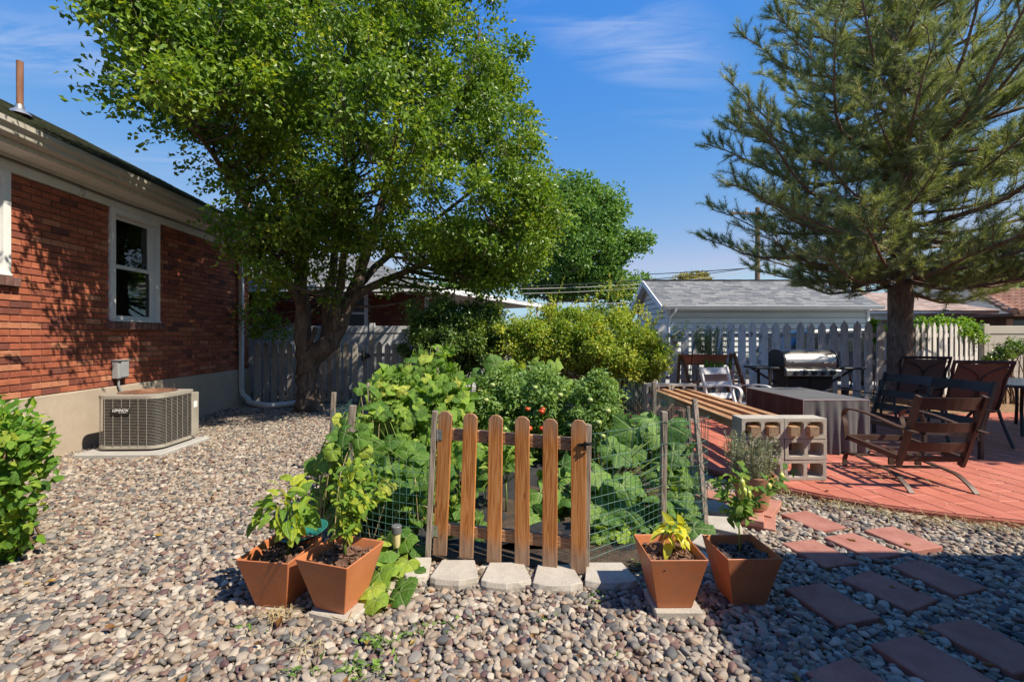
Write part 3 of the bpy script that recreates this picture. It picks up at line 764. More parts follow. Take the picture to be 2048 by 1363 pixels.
# wire along the frieze and its hook
cab = [(0.045, y, 3.275 - 0.02 * math.sin((y - 2) * 1.1) ** 2) for y in np.linspace(0.7, 9.4, 40)]
MB().tube(cab, 0.006, 6).tube([(x, y, z - 0.018) for x, y, z in cab], 0.004, 6).build('eave_cable', m_black, house)
MB().tube([(0.024, 5.62, 3.22), (0.07, 5.62, 3.22), (0.075, 5.62, 3.17), (0.05, 5.62, 3.15)], 0.006, 6).build('cable_hook', m_metal, house)
house.location = (-5.04, 0, 0); house.rotation_euler = (0, 0, math.atan(0.0549))
HM = Matrix.Translation((-5.04, 0, 0)) @ Matrix.Rotation(math.atan(0.0549), 4, 'Z')
def hw(x, y, z): return HM @ Vector((x, y, z))
# corrugated drain extension lying on the pebbles
p0 = hw(0.2, yd, 0.15)
path = [p0, p0 + Vector((0.10, -0.12, -0.05)), Vector((-4.98, 8.92, 0.085)), Vector((-4.72, 8.80, 0.08)), Vector((-4.45, 8.93, 0.085)), Vector((-4.28, 9.12, 0.09))]
def smooth_path(P, n):
    P = [Vector(p) for p in P]; out = []
    for i in range(len(P) - 1):
        p0_, p1, p2, p3 = P[max(i - 1, 0)], P[i], P[i + 1], P[min(i + 2, len(P) - 1)]
        for k in range(n):
            t = k / n
            out.append(0.5 * ((2 * p1) + (p2 - p0_) * t + (2 * p0_ - 5 * p1 + 4 * p2 - p3) * t * t + (3 * p1 - p0_ - 3 * p2 + p3) * t ** 3))
    return out + [P[-1]]
sp = smooth_path(path, 14)
dp = MB().tube(sp, [0.055 + (0.006 if (i % 2 and 12 < i < 44) else 0) for i in range(len(sp))], 14)
tag(dp.build('drain_pipe', m_gutter_w, smooth=True, angle=0), 'white corrugated drain pipe lying on pebbles at the downspout foot', 'drain pipe')

# ------------------------------------------------------------------ neighbour house behind the pear tree
nb = thing('neighbor_house', 'brick neighbouring house with grey roof seen behind the pear tree', 'house', (-4.5, 12.5, 0))
yw = 12.5
m_vwhite = pm('white_siding_paint', (0.66, 0.67, 0.67), (0.74, 0.75, 0.75), 2, 0.55)
MB().bb(-11, -2.62, yw + 0.02, yw + 6, 0, 2.62).build('wall', m_mortar, nb)
fb = MB(); fr = []
c = 0; z = 0.75
while z < 2.55:
    x = -11 + (0.115 if c % 2 else 0)
    while x < -2.75:
        if not (-4.75 < x + 0.1 < -3.92 and z > 1.3):
            fb.bb(x, min(x + 0.218, -2.605), yw - 0.01, yw + 0.03, z, z + 0.065); fr.append(random.random())
        x += 0.23
    z += 0.0747; c += 1
z = 0.75; c = 0
while z < 2.55:
    y = yw + 0.0 + (0.115 if c % 2 else 0.001)
    while y < yw + 5.5:
        if not (0.95 < y - yw < 1.75 and z > 1.3): fb.bb(-2.63, -2.60, y, y + 0.218, z, z + 0.065); fr.append(random.random())
        y += 0.23
    z += 0.0747; c += 1
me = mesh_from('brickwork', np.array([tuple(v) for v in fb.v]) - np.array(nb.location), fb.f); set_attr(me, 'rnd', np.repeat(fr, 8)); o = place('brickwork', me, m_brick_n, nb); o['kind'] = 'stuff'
nw = MB().bb(-4.72, -4.62, yw - 0.04, yw + 0.02, 1.5, 2.6).bb(-4.05, -3.95, yw - 0.04, yw + 0.02, 1.5, 2.6).bb(-4.619, -4.051, yw - 0.04, yw + 0.02, 2.5, 2.6).bb(-4.619, -4.051, yw - 0.04, yw + 0.02, 1.5, 1.57).bb(-4.619, -4.051, yw - 0.035, yw + 0.02, 2.02, 2.08).build('window', m_white, nb)
MB().bb(-4.615, -4.055, yw - 0.012, yw - 0.006, 1.57, 2.5).build('pane', pm('insect_screen', (0.10, 0.10, 0.095), (0.13, 0.13, 0.125), 3, 0.35), nw)
nw = MB().bb(-2.60, -2.57, yw + 1.0, yw + 1.08, 1.4, 2.55).bb(-2.60, -2.57, yw + 1.62, yw + 1.7, 1.4, 2.55).bb(-2.60, -2.57, yw + 1.32, yw + 1.38, 1.4, 2.55).bb(-2.60, -2.572, yw + 1.0, yw + 1.7, 2.551, 2.6).build('window', m_white, nb)
MB().bb(-2.598, -2.59, yw + 1.08, yw + 1.62, 1.4, 2.55).build('pane', MATS['insect_screen'], nw)
MB().bb(-11.4, -2.0, yw - 0.5, yw + 6.5, 2.625, 2.66).build('soffit', m_vwhite, nb)
MB().bb(-11.4, -1.985, yw - 0.53, yw - 0.501, 2.60, 2.78).build('fascia', m_vwhite, nb)
MB().bb(-1.999, -1.97, yw - 0.5, yw + 6.5, 2.60, 2.78).build('side_fascia', m_vwhite, nb)
rf = MB().add([(-11.4, yw - 0.53, 2.70), (-1.97, yw - 0.53, 2.70), (-5.2, yw + 3.0, 4.15), (-11.4, yw + 3.0, 4.15), (-1.97, yw + 6.5, 2.70), (-11.4, yw + 6.5, 2.70)], [(0, 1, 2, 3), (1, 4, 2), (3, 2, 4, 5), (0, 3, 5)]).build('roof', m_sh_dark, nb)
shingle_part(rf, m_sh_grey, (-11.4, yw - 0.55, 2.71), (-1.95, yw - 0.55, 2.71), (-11.4, yw + 3.0, 4.165), (-5.2, yw + 3.0, 4.165))
shingle_part(rf, m_sh_grey, (-1.95, yw - 0.55, 2.71), (-1.95, yw + 6.5, 2.71), (-5.2, yw + 2.99, 4.165), (-5.2, yw + 3.01, 4.165))
MB().tube([(-3.6, yw - 0.56, 2.52), (-3.2, yw - 0.56, 2.50), (-3.0, yw - 0.54, 2.6)], 0.02, 6).box((-2.75, yw - 0.45, 2.58), (0.12, 0.1, 0.09)).build('floodlight', m_gutter, nb)

# long white roof edge receding behind the hedge
cp = thing('patio_cover', 'long white flat patio roof edge behind the yellow hedge', 'patio cover', (-1, 15, 0))
A, B = Vector((-1.95, 12.6, 2.66)), Vector((1.35, 19.6, 2.66)); dd = (B - A).normalized(); pp = Vector((-dd.y, dd.x, 0))
for k in range(3):
    o_ = pp * (0.02 + k * 0.05); MB().bar(A + o_ + Vector((0, 0, k * 0.055)), B + o_ + Vector((0, 0, k * 0.055)), 0.045, 0.05).build('fascia_board', m_vwhite, cp)
MB().hexa([A + pp * 0.13, B + pp * 0.13, B + pp * 3.2, A + pp * 3.2, A + pp * 0.13 + Vector((0, 0, .12)), B + pp * 0.13 + Vector((0, 0, .12)), B + pp * 3.2 + Vector((0, 0, .3)), A + pp * 3.2 + Vector((0, 0, .3))]).build('roof_panel', m_vwhite, cp)
for t in (0.35, 0.97): q = A.lerp(B, t) + pp * 0.2; MB().bb(q.x - .05, q.x + .05, q.y - .05, q.y + .05, 0, 2.65).build('post', m_vwhite, cp)

# ------------------------------------------------------------------ white garage behind the picket fence
gx0, gx1, gy0, gy1 = 5.2, 11.85, 15.15, 18.95
ga = thing('garage', 'white vinyl sided garage with grey shingle roof behind the picket fence', 'garage', ((gx0 + gx1) / 2, (gy0 + gy1) / 2, 0))
m_vinyl = pm('white_vinyl_siding', (0.60, 0.61, 0.58), (0.67, 0.68, 0.65), 1.5, 0.5, orand=0.03)
MB().bb(gx0 + 0.031, gx1 - 0.03, gy0 + 0.031, gy1 - 0.03, 0, 2.35).build('wall', pm('siding_shadow', (0.20, 0.20, 0.19), (0.26, 0.26, 0.25), 4, 0.9), ga)  # dark colour paints the shadow lines in the slots between siding boards
for k in range(12):
    z = 0.15 + k * 0.19
    MB().hexa([(gx0, gy0 - 0.03, z), (gx1, gy0 - 0.03, z), (gx1, gy0 + 0.03, z), (gx0, gy0 + 0.03, z), (gx0, gy0 + 0.008, z + 0.172), (gx1, gy0 + 0.008, z + 0.172), (gx1, gy0 + 0.03, z + 0.172), (gx0, gy0 + 0.03, z + 0.172)]).build('siding_board', m_vinyl, ga)
ym = (gy0 + gy1) / 2
for k in range(18):
    z = 0.15 + k * 0.19
    if z < 2.2: ya, yb, ya2, yb2 = gy0, gy1, gy0, gy1
    else:
        t = (z - 2.2) / 1.22; t2 = min(1, (z + 0.188 - 2.2) / 1.22); h = (gy1 - gy0) / 2
        if t > 0.98: break
        ya, yb, ya2, yb2 = ym - h * (1 - t), ym + h * (1 - t), ym - h * (1 - t2), ym + h * (1 - t2)
    MB().hexa([(gx0 - 0.03, ya, z), (gx0 + 0.03, ya, z), (gx0 + 0.03, yb, z), (gx0 - 0.03, yb, z), (gx0 + 0.008, ya2, z + 0.172), (gx0 + 0.03, ya2, z + 0.172), (gx0 + 0.03, yb2, z + 0.172), (gx0 + 0.008, yb2, z + 0.172)]).build('siding_board', m_vinyl, ga)
MB().bb(gx0 - 0.03, gx0 + 0.06, gy0 - 0.05, gy0 - 0.032, 0.1, 2.33).bb(gx0 - 0.05, gx0 - 0.032, gy0 - 0.03, gy0 + 0.09, 0.1, 2.33).build('corner_post', m_vwhite, ga)
MB().bb(gx1 - 0.06, gx1 + 0.03, gy0 - 0.05, gy0 - 0.032, 0.1, 2.33).build('corner_post', m_vwhite, ga)
ez, rz_ = 2.40, 3.50
rf = MB().add([(4.93, 14.9, ez), (12.1, 14.9, ez), (12.1, ym, rz_), (4.93, ym, rz_), (4.93, 19.2, ez), (12.1, 19.2, ez), (4.93, 14.9, ez - .05), (12.1, 14.9, ez - .05), (12.1, ym, rz_ - .06), (4.93, ym, rz_ - .06), (4.93, 19.2, ez - .05), (12.1, 19.2, ez - .05)], [(0, 1, 2, 3), (3, 2, 5, 4), (7, 6, 9, 8), (8, 9, 10, 11), (0, 3, 9, 6), (3, 4, 10, 9), (1, 7, 8, 2), (2, 8, 11, 5), (0, 6, 7, 1), (4, 5, 11, 10)]).build('roof', m_vwhite, ga)
shingle_part(rf, m_sh_grey, (4.92, 14.88, ez + .004), (12.11, 14.88, ez + .004), (4.92, ym, rz_ + .008), (12.11, ym, rz_ + .008))
rcap = MB()
for k in range(24): rcap.box((4.95 + k * 0.3 + 0.15, ym, rz_ + 0.02 + 0.004 * (k % 2)), (0.305, 0.22, 0.012))
rcap.build('ridge_cap', m_sh_grey, rf)
for yy, zz in ((14.9, ez), (19.2, ez)):
    MB().bar((4.9, yy, zz - 0.07), (4.9, ym, rz_ - 0.08), 0.04, 0.17).build('rake_board', m_vwhite, ga)
MB().hexa([(4.94, 14.92, ez - .07), (5.2, 14.92, ez - .07), (5.2, ym, rz_ - .09), (4.94, ym, rz_ - .09), (4.94, 14.92, ez - .055), (5.2, 14.92, ez - .055), (5.2, ym, rz_ - .075), (4.94, ym, rz_ - .075)]).build('rake_soffit', m_vwhite, ga)
gp2 = [(14.9, ez - 0.10), (14.83, ez - 0.09), (14.80, ez - 0.05), (14.78, ez + 0.0), (14.78, ez + 0.02), (14.90, ez + 0.02)]
gt = MB().extr([(4.95, y, z) for y, z in gp2], (7.2, 0, 0)).build('gutter', m_vwhite, ga)
MB().strip([(5.35, 14.84, ez - 0.09), (5.33, 14.86, ez - 0.18), (5.24, 15.08, ez - 0.36), (5.22, 15.10, ez - 0.45), (5.22, 15.10, 0.2)], 0.075, 0.06, (0, 1, 0)).build('downspout', m_vwhite, ga)
MB().bb(5.14, 5.165, 16.6, 16.68, 1.2, 1.95).bb(5.14, 5.165, 17.3, 17.38, 1.2, 1.95).bb(5.14, 5.165, 16.681, 17.299, 1.87, 1.95).build('window_frame', m_litter, ga)

# houses beyond, on the right
m_blue = pm('pale_blue_siding', (0.56, 0.62, 0.66), (0.62, 0.68, 0.72), 1.5, 0.6)
h2 = thing('far_house', 'pale blue house with faded pink shingle roof behind the pine', 'house', (21.5, 25, 0))
MB().bb(17.5, 25.2, 24.5, 31, 0, 2.62).build('wall', m_blue, h2)
for k in range(38): MB().bb(17.52 + k * 0.2, 17.545 + k * 0.2, 24.48, 24.5, 0.2, 2.6).build('batten', m_blue, h2)
MB().bb(17.1, 25.7, 24.0, 31.4, 2.62, 2.76).build('eave', m_vwhite, h2)
rf = MB().add([(17.0, 23.95, 2.765), (25.8, 23.95, 2.765), (22.6, 27.6, 4.05), (19.6, 27.6, 4.05), (17.0, 31.4, 2.765), (25.8, 31.4, 2.765)], [(0, 1, 2, 3), (1, 5, 2), (3, 2, 5, 4), (0, 3, 4)]).build('roof', m_sh_pink, h2)
shingle_part(rf, m_sh_pink, (17.0, 23.93, 2.77), (25.8, 23.93, 2.77), (19.6, 27.6, 4.065), (22.6, 27.6, 4.065), course=0.16, tab=0.35)
shingle_part(rf, m_sh_pink, (17.0, 31.4, 2.77), (17.0, 23.93, 2.77), (19.6, 27.62, 4.065), (19.6, 27.6, 4.065), course=0.16, tab=0.35)
fw = MB().bb(18.9, 19.0, 24.44, 24.47, 1.7, 2.3).bb(20.6, 20.7, 24.44, 24.47, 1.7, 2.3).bb(19.001, 20.599, 24.44, 24.47, 2.2, 2.3).build('window', m_litter, h2)
MB().bb(19.0, 20.6, 24.475, 24.479, 1.7, 2.2).build('pane', MATS['insect_screen'], fw)
h3 = thing('dark_roof_house', 'house with broad dark grey roof farthest back on the right', 'house', (36, 36, 0))
MB().bb(29.5, 48, 33, 44, 0, 3.0).build('wall', m_vwhite, h3)
rf = MB().add([(28.8, 32.5, 3.0), (49, 32.5, 3.0), (49, 38.5, 5.5), (32.6, 38.5, 5.55), (28.8, 44, 3.0), (49, 44, 3.0)], [(0, 1, 2, 3), (3, 2, 5, 4), (0, 3, 4)]).build('roof', m_sh_dark, h3)
shingle_part(rf, m_sh_dark, (28.8, 32.47, 3.0), (49, 32.47, 3.0), (32.6, 38.5, 5.565), (49, 38.5, 5.515), course=0.2, tab=0.5)
for q in ((33.2, 37.5, 5.5), (32.2, 36.6, 5.0)): MB().lathe([(0.14, q[2] - .6), (0.14, q[2] + .25), (0.19, q[2] + .26), (0.19, q[2] + .34), (0.02, q[2] + .4)], (q[0], q[1], 0), 10).build('roof_vent', m_metal, rf)
h4 = thing('tile_roof_house', 'house corner with orange clay tile roof at the right edge', 'house', (27.5, 23, 0))
m_tile = pm('clay_tile', (0.36, 0.17, 0.10), (0.46, 0.25, 0.16), 3, 0.8, 0.3, 30, orand=0.15)
MB().bb(22.4, 32, 20.6, 27, 0, 2.3).build('wall', pm('dark_brown_wall', (0.10, 0.055, 0.04), (0.15, 0.08, 0.06), 6, 0.9), h4)  # whole wall in one dark brown tone
MB().bb(22.6, 23.6, 20.53, 20.58, 0.6, 2.15).build('window', MATS['insect_screen'], h4)
MB().bb(22.35, 22.58, 20.5, 20.58, 0.2, 2.2).build('door_trim', m_tile, h4)
MB().bb(21.7, 33, 19.7, 27.6, 2.3, 2.42).build('eave', pm('brown_fascia', (0.13, 0.06, 0.035), (0.18, 0.09, 0.055), 4, 0.7), h4)
for r_ in range(7):
    t0, t1 = r_ / 7, (r_ + 1) / 7
    for k in range(int(36 - r_ * 1.0)):
        x = 21.75 + t0 * 1.9 + k * 0.3
        if x > 31: break
        MB().tube([(x, 19.65 + t0 * 3.6, 2.45 + t0 * 1.35 + .03), (x, 19.65 + t1 * 3.6, 2.45 + t1 * 1.35 + .01)], [0.13, 0.11], 7).build('tile', m_tile, h4)
for k in range(11): MB().tube([(21.7 + k * .19, 19.65 + k * .36, 2.52 + k * 0.135), (21.89 + k * .19, 20.01 + k * .36, 2.66 + k * 0.135)], [0.15, 0.12], 8).build('hip_tile', m_tile, h4)
# ------------------------------------------------------------------ fences
m_oldwood = woodmat('weathered_grey_wood', (0.28, 0.25, 0.225), (0.46, 0.425, 0.39), (0.56, 0.53, 0.49), 2, 26, 0.85, 0.12, 0.5)
m_peel = pm('peeling_white_paint', (0.13, 0.10, 0.085), (0.60, 0.59, 0.575), 1.0, 0.8, 0.5, 30, 0, 0.2, (22, 22, 3.0), 0.08, (0.70, 0.69, 0.675), 0, 0.36, 0.46, (40, 40, 6), dist=1.2)
m_rail = woodmat('weathered_rail', (0.30, 0.27, 0.25), (0.46, 0.43, 0.41), None, 0, 26, 0.85, 0.1, 0.4)
def picket(mb_w, h, thick, tip):
    a = mb_w / 2
    return MB().extr([(-a, -thick / 2, 0), (a, -thick / 2, 0), (a, -thick / 2, h - tip), (0, -thick / 2, h), (-a, -thick / 2, h - tip)], (0, thick, 0))
# low picket fence left of and behind the pear trunk
lf = thing('picket_fence', 'low weathered grey picket fence behind the pear trunk', 'fence', (-3.9, 9.7, 0))
for i in range(19):
    x = -5.42 + i * 0.172
    if i == 13: continue
    h = 1.28 + random.uniform(-.02, .02) + (0.0 if i != 14 else 0.16)
    pk = picket(0.118, h, 0.02, 0.075).mesh('picket', bevel=0.002)
    place('picket', pk, m_oldwood, lf, (x + 3.9, random.uniform(-.004, .004), 0.02), (0, R(random.uniform(-.8, .8)), 0))
for z in (0.25, 1.02): MB().bb(-5.5, -2.2, 9.712, 9.75, z - 0.04, z + 0.04).build('rail', m_rail, lf, bevel=0.003)
for x in (-5.5, -3.15): MB().bb(x - .045, x + .045, 9.752, 9.84, 0, 1.2).build('post', m_oldwood, lf, bevel=0.004)
MB().hexa([at(729, 704, 9.66), at(729, 719, 9.66), at(741, 714, 9.66), at(741, 709, 9.66), at(729, 704, 9.675), at(729, 719, 9.675), at(741, 714, 9.675), at(741, 709, 9.675)]).bb(-3.20, -3.17, 9.66, 9.68, 0.9, 1.1).build('strap_hinge', m_black, lf)
# tall pale vinyl fence behind it
vf = thing('vinyl_fence', 'tall pale grey vinyl privacy fence behind the low picket fence', 'fence', (-3.5, 11.2, 0))
m_vf = pm('grey_white_vinyl', (0.60, 0.61, 0.62), (0.66, 0.67, 0.68), 1.2, 0.5)
for k in range(4):
    x0 = -7.4 + k * 1.95
    MB().bb(x0, x0 + 0.12, 11.14, 11.26, 0, 1.74).build('post', m_vf, vf, bevel=0.006)
    MB().bb(x0 + 0.121, x0 + 1.949, 11.17, 11.23, 1.50, 1.67).build('top_rail', m_vf, vf, bevel=0.005)
    MB().bb(x0 + 0.121, x0 + 1.949, 11.17, 11.23, 0.05, 0.2).build('bottom_rail', m_vf, vf, bevel=0.005)
    for j in range(12):
        a = x0 + 0.121 + j * 0.1523
        MB().bb(a + 0.001, a + 0.1513, 11.185, 11.215, 0.2, 1.499).build('board', m_vf, vf)
# long peeling picket fence behind the patio
rfence = thing('picket_fence', 'long peeling white picket fence behind the grill and pine', 'fence', (5, 8.8, 0.1))
def fence_run(a, c, n, mats, top, bot=0.15, w_=0.145):
    a, c = Vector(a), Vector(c); d = (c - a); L = d.length; d.normalize(); ang = math.atan2(d.y, d.x); nrm = Vector((-d.y, d.x, 0))
    for i in range(n):
        p = a + d * (L * i / (n - 1)); h = top - bot + random.uniform(-.02, .015)
        pk = picket(w_, h, 0.022, 0.10).mesh('picket', bevel=0.002)
        place('picket', pk, mats[0] if p.x < 5.3 else mats[1], rfence, Vector((p.x, p.y, bot)) - Vector(rfence.location), (0, R(random.uniform(-.9, .9)), ang))
    for z in (0.42, 0.92, 1.44):
        MB().bar(a + nrm * 0.03 + Vector((0, 0, z)), c + nrm * 0.03 + Vector((0, 0, z)), 0.038, 0.085).build('rail', m_rail, rfence, bevel=0.003)
    k = max(2, int(L / 2.2))
    for i in range(k + 1):
        p = a + d * (L * i / k) + nrm * 0.10; MB().box((p.x, p.y, 0.75), (0.09, 0.09, 1.5), ang).build('post', mats[1], rfence, bevel=0.004)
fence_run((2.45, 8.8, 0), (7.33, 8.8, 0), 23, (m_peel, m_oldwood2 := woodmat('pale_weathered_wood', (0.36, 0.335, 0.31), (0.56, 0.53, 0.50), (0.66, 0.63, 0.60), 2, 26, 0.85, 0.1, 0.5)), 1.71)
fence_run((7.55, 8.9, 0), (10.75, 10.55, 0), 15, (m_oldwood2, m_oldwood2), 1.70)
# beige vinyl fence at the right
bf = thing('vinyl_fence', 'beige vinyl privacy fence at the right edge beyond the patio chairs', 'fence', (13, 10.6, 0))
m_beige = pm('beige_vinyl', (0.50, 0.45, 0.38), (0.55, 0.50, 0.43), 1.2, 0.5)
MB().bb(10.95, 11.08, 10.55, 10.68, 0, 1.70).build('post', m_beige, bf, bevel=0.006)
MB().bb(11.081, 16.5, 10.585, 10.645, 1.48, 1.66).build('top_rail', m_beige, bf, bevel=0.005)
for j in range(30): MB().bb(11.083 + j * 0.17, 11.083 + j * 0.17 + 0.167, 10.60, 10.63, 0.05, 1.479).build('board', m_beige, bf)
# wire panel leaning by it
m_wire_d = pm('dark_wire', (0.05, 0.045, 0.04), (0.08, 0.07, 0.06), 9, 0.6, metal=0.5)
wp = MB()
for i in range(14): wp.tube([(9.55 + i * 0.1, 9.2, 0.1), (9.55 + i * 0.1, 9.22, 1.3)], 0.004, 4)
for i in range(9): wp.tube([(9.5, 9.205, 0.2 + i * 0.13), (10.9, 9.205, 0.2 + i * 0.13)], 0.004, 4)
tag(wp.build('wire_trellis', m_wire_d), 'dark wire trellis panel in front of the beige fence', 'trellis')

# ------------------------------------------------------------------ garden gate
m_cedar = woodmat('orange_cedar', (0.32, 0.105, 0.025), (0.52, 0.21, 0.06), (0.62, 0.30, 0.115), 2, 24, 0.6, 0.12, 0.35, 0.28, 0.78, knots=0.9)
m_cedar_old = woodmat('weathered_cedar', (0.13, 0.085, 0.055), (0.30, 0.20, 0.135), (0.40, 0.29, 0.21), 0, 30, 0.8, 0.1, 0.5)
m_stake = woodmat('grey_stake_wood', (0.12, 0.095, 0.075), (0.26, 0.21, 0.17), (0.36, 0.30, 0.25), 2, 36, 0.85, 0.15, 0.5)
def add_weather(m, z_lo, z_hi):
    """greyed, rained-on ends: mixes a silvery brown in towards both ends of each board (object height in metres)"""
    n, l = m.node_tree.nodes, m.node_tree.links
    b = next(x for x in n if x.type == 'BSDF_PRINCIPLED'); src = b.inputs['Base Color'].links[0].from_socket
    t = n.new('ShaderNodeTexCoord'); sx = n.new('ShaderNodeSeparateXYZ'); l.new(t.outputs['Object'], sx.inputs[0])
    nf = noise(n, l, coords(n, l, (30, 30, 4)), 1.0, 4)
    a = n.new('ShaderNodeMath'); a.operation = 'MULTIPLY_ADD'; l.new(nf, a.inputs[0]); a.inputs[1].default_value = 0.16; l.new(sx.outputs[2], a.inputs[2])
    r_ = ramp(n, [(0.0, (0.75, 0.75, 0.75)), (z_lo / 1.0, (0.75, 0.75, 0.75)), (z_lo + 0.10, (0.05, 0.05, 0.05)), (z_hi - 0.02, (0.0, 0.0, 0.0)), (z_hi + 0.12, (0.6, 0.6, 0.6))]); l.new(a.outputs[0], r_.inputs[0])
    mm = n.new('ShaderNodeMix'); mm.data_type = 'RGBA'; l.new(r_.outputs[0], mm.inputs[0]); l.new(src, mm.inputs[6])
    g2 = ramp(n, [(0.3, (0.16, 0.115, 0.085)), (0.7, (0.36, 0.285, 0.225))]); l.new(nf, g2.inputs[0]); l.new(g2.outputs[0], mm.inputs[7]); l.new(mm.outputs[2], b.inputs['Base Color'])
add_weather(m_cedar, 0.16, 0.86)
gate = thing('garden_gate', 'orange cedar picket garden gate with two steel hinges', 'gate', (0, 2.75, 0.03))
ptop = [(892, 821), (942, 825.5), (992, 829), (1044.5, 832), (1100.6, 836.6), (1157.5, 838.7)]
pbot = [(879.6, 1108.7), (932.4, 1114.6), (988, 1124), (1044, 1129), (1099.7, 1140), (1157, 1144.8)]
GDIR = Vector((0.388 + 0.4315, 2.656 - 2.825, 0)).normalized(); gang = math.atan2(GDIR.y, GDIR.x)
GN_ = Vector((-GDIR.y, GDIR.x, 0))
for i in range(6):
    t = i / 5; Yp = 2.825 + (2.656 - 2.825) * t
    a, c = at(*pbot[i], Yp), at(*ptop[i], Yp); L = (c - a).length; w_ = 0.0875; q = w_ / 2; k = 0.026
    mb = MB().extr([(-q, -.0095, 0), (q, -.0095, 0), (q, -.0095, L - k), (q - k * .75, -.0095, L - 0.004), (0, -.0095, L), (-q + k * .75, -.0095, L - 0.004), (-q, -.0095, L - k)], (0, 0.019, 0))
    d = (c - a).normalized(); tilt = math.asin(max(-1, min(1, d.dot(GDIR))))
    M = Matrix.Rotation(gang, 4, 'Z') @ Matrix.Rotation(tilt, 4, 'Y')
    o = place('picket', mb.mesh('picket', bevel=0.002), m_cedar, gate, a - gate.location, M.to_euler())
def gpt(px, py, back):
    t = (px - 885) / (1157 - 885); Y = 2.825 + (2.656 - 2.825) * t; return at(px, py, Y) + GN_ * back
m_rail_c = woodmat('cedar_rail', (0.15, 0.085, 0.05), (0.36, 0.20, 0.105), (0.45, 0.28, 0.16), 0, 30, 0.7, 0.1, 0.5)
for (a, c) in (((884, 868), (1163, 891)), ((874, 1058), (1163, 1091))):
    MB().bar(gpt(*a, 0.030), gpt(*c, 0.030), 0.036, 0.072).build('rail', m_rail_c, gate, bevel=0.003)
m_zinc = pm('zinc_plate', (0.45, 0.46, 0.46), (0.58, 0.58, 0.57), 30, 0.4, 0.1, 60, metal=0.85)
for (x, y) in ((876, 868), (867, 1059)):
    p = gpt(x, y, -0.013)
    h_ = MB(); h_.box(p - GDIR * 0.018, (0.030, 0.003, 0.068), gang).box(p + GDIR * 0.018, (0.030, 0.003, 0.068), gang).tube([p + Vector((0, 0, -.036)) - GN_ * .003, p + Vector((0, 0, .036)) - GN_ * .003], 0.005, 8)
    hg = h_.build('hinge', m_zinc, gate)
    for sx_ in (-.024, -.012, .012, .024):
        for sz_ in (-.022, .022): MB().box(p + GDIR * sx_ + Vector((0, 0, sz_)) - GN_ * .003, (0.006, 0.003, 0.006), gang).build('screw', m_metal, hg)
lp = gpt(1170, 889, -0.012)
MB().bar(lp - GDIR * 0.04, lp + GDIR * 0.045 + Vector((0, 0, .012)), 0.012, 0.016).tube([lp + Vector((.0, 0, .0)), lp + Vector((.005, -.02, .02)), lp + Vector((.03, -.025, .014)), lp + Vector((.04, -.02, .004))], 0.005, 6).tube([lp + Vector((.0, -.01, .025)), lp + Vector((.0, -.012, -.025))], 0.006, 6).build('latch', m_black, gate)

# garden posts and wire mesh
m_gwire = pm('green_coated_wire', (0.035, 0.12, 0.10), (0.10, 0.20, 0.17), 15, 0.5, spec=0.4)
def leanpost(mb, b, t, w_): mb.bar(b, t, w_, w_, (0, 1, 0)); return mb
def stakebox(name, parent, b, t, w_): return leanpost(MB(), b, t, w_).build(name, m_stake, parent, bevel=0.003)
def wire_run(mb, pts, h, sp=0.052, rows=None, sag=0.02, wob=0.006, r=0.0016, base=0.03, seed=1):
    rg = random.Random(seed); P = [Vector(p) for p in pts]; segs = [(P[i + 1] - P[i]).length for i in range(len(P) - 1)]; L = sum(segs)
    def along(s):
        for i, q in enumerate(segs):
            if s <= q or i == len(segs) - 1: return P[i].lerp(P[i + 1], min(1, max(0, s / q)))
            s -= q
    ph = rg.uniform(0, 6)
    def pt(s, z):
        p = along(s); f = z / h
        return Vector((p.x + wob * math.sin(s * 9 + z * 7 + ph) + 0.012 * math.sin(s * 2.3 + z * 3 + ph) * f, p.y + wob * math.cos(s * 8 - z * 9 + ph) + 0.014 * math.sin(s * 3.1 + ph * 2) * f, base + z + wob * 0.6 * math.sin(s * 14 + ph) - sag * f * abs(math.sin(s * 2.2 + ph))))
    s = 0.0
    while s < L:
        mb.tube([pt(s, z) for z in np.linspace(0, h, 7)], r, 4, False); s += sp
    rows = rows or [0, .05, .1, .15, .2, .25, .3, .36, .42, .5, .58, .66, h]
    n = max(3, int(L / 0.06))
    for z in rows: mb.tube([pt(L * i / n, min(z, h)) for i in range(n + 1)], r, 4, False)
    return mb
wf1 = thing('wire_fence', 'green wire mesh garden fence with grey stakes left of the gate', 'fence', (-1.2, 3.2, 0))
b0, t0 = at(856, 1113, 2.83), at(870, 821, 2.83)
stakebox('hinge_post', wf1, b0, t0, 0.034)
stakebox('stake', wf1, at(688, 1040, 3.35), at(706, 810, 3.40), 0.042)
stakebox('stake', wf1, at(662, 905, 4.6), at(668, 784, 4.6), 0.04)
stakebox('stake', wf1, at(752, 930, 3.95), at(736, 765, 4.05), 0.022)
wire_run(MB(), [(b0.x, b0.y, 0), (-1.02, 3.02, 0), (-1.22, 3.38, 0), (-1.83, 4.6, 0), (-1.95, 5.6, 0)], 0.66, seed=3, sag=0.05).build('wire_mesh', m_gwire, wf1)
wf2 = thing('wire_fence', 'green wire mesh garden fence with grey stakes right of the gate', 'fence', (1.3, 3.2, 0))
stakebox('latch_post', wf2, at(1172, 1135, 2.70), at(1177, 848, 2.70), 0.034)
stakebox('stake', wf2, at(1325, 1068, 3.19), at(1328, 822, 3.19), 0.040)
stakebox('stake', wf2, at(1413, 1066, 3.2), at(1389, 797, 3.42), 0.034)
stakebox('stake', wf2, at(1308, 865, 5.26), at(1308, 763, 5.26), 0.045)
stakebox('stake', wf2, at(1200, 850, 6.1), at(1200, 742, 6.1), 0.03)
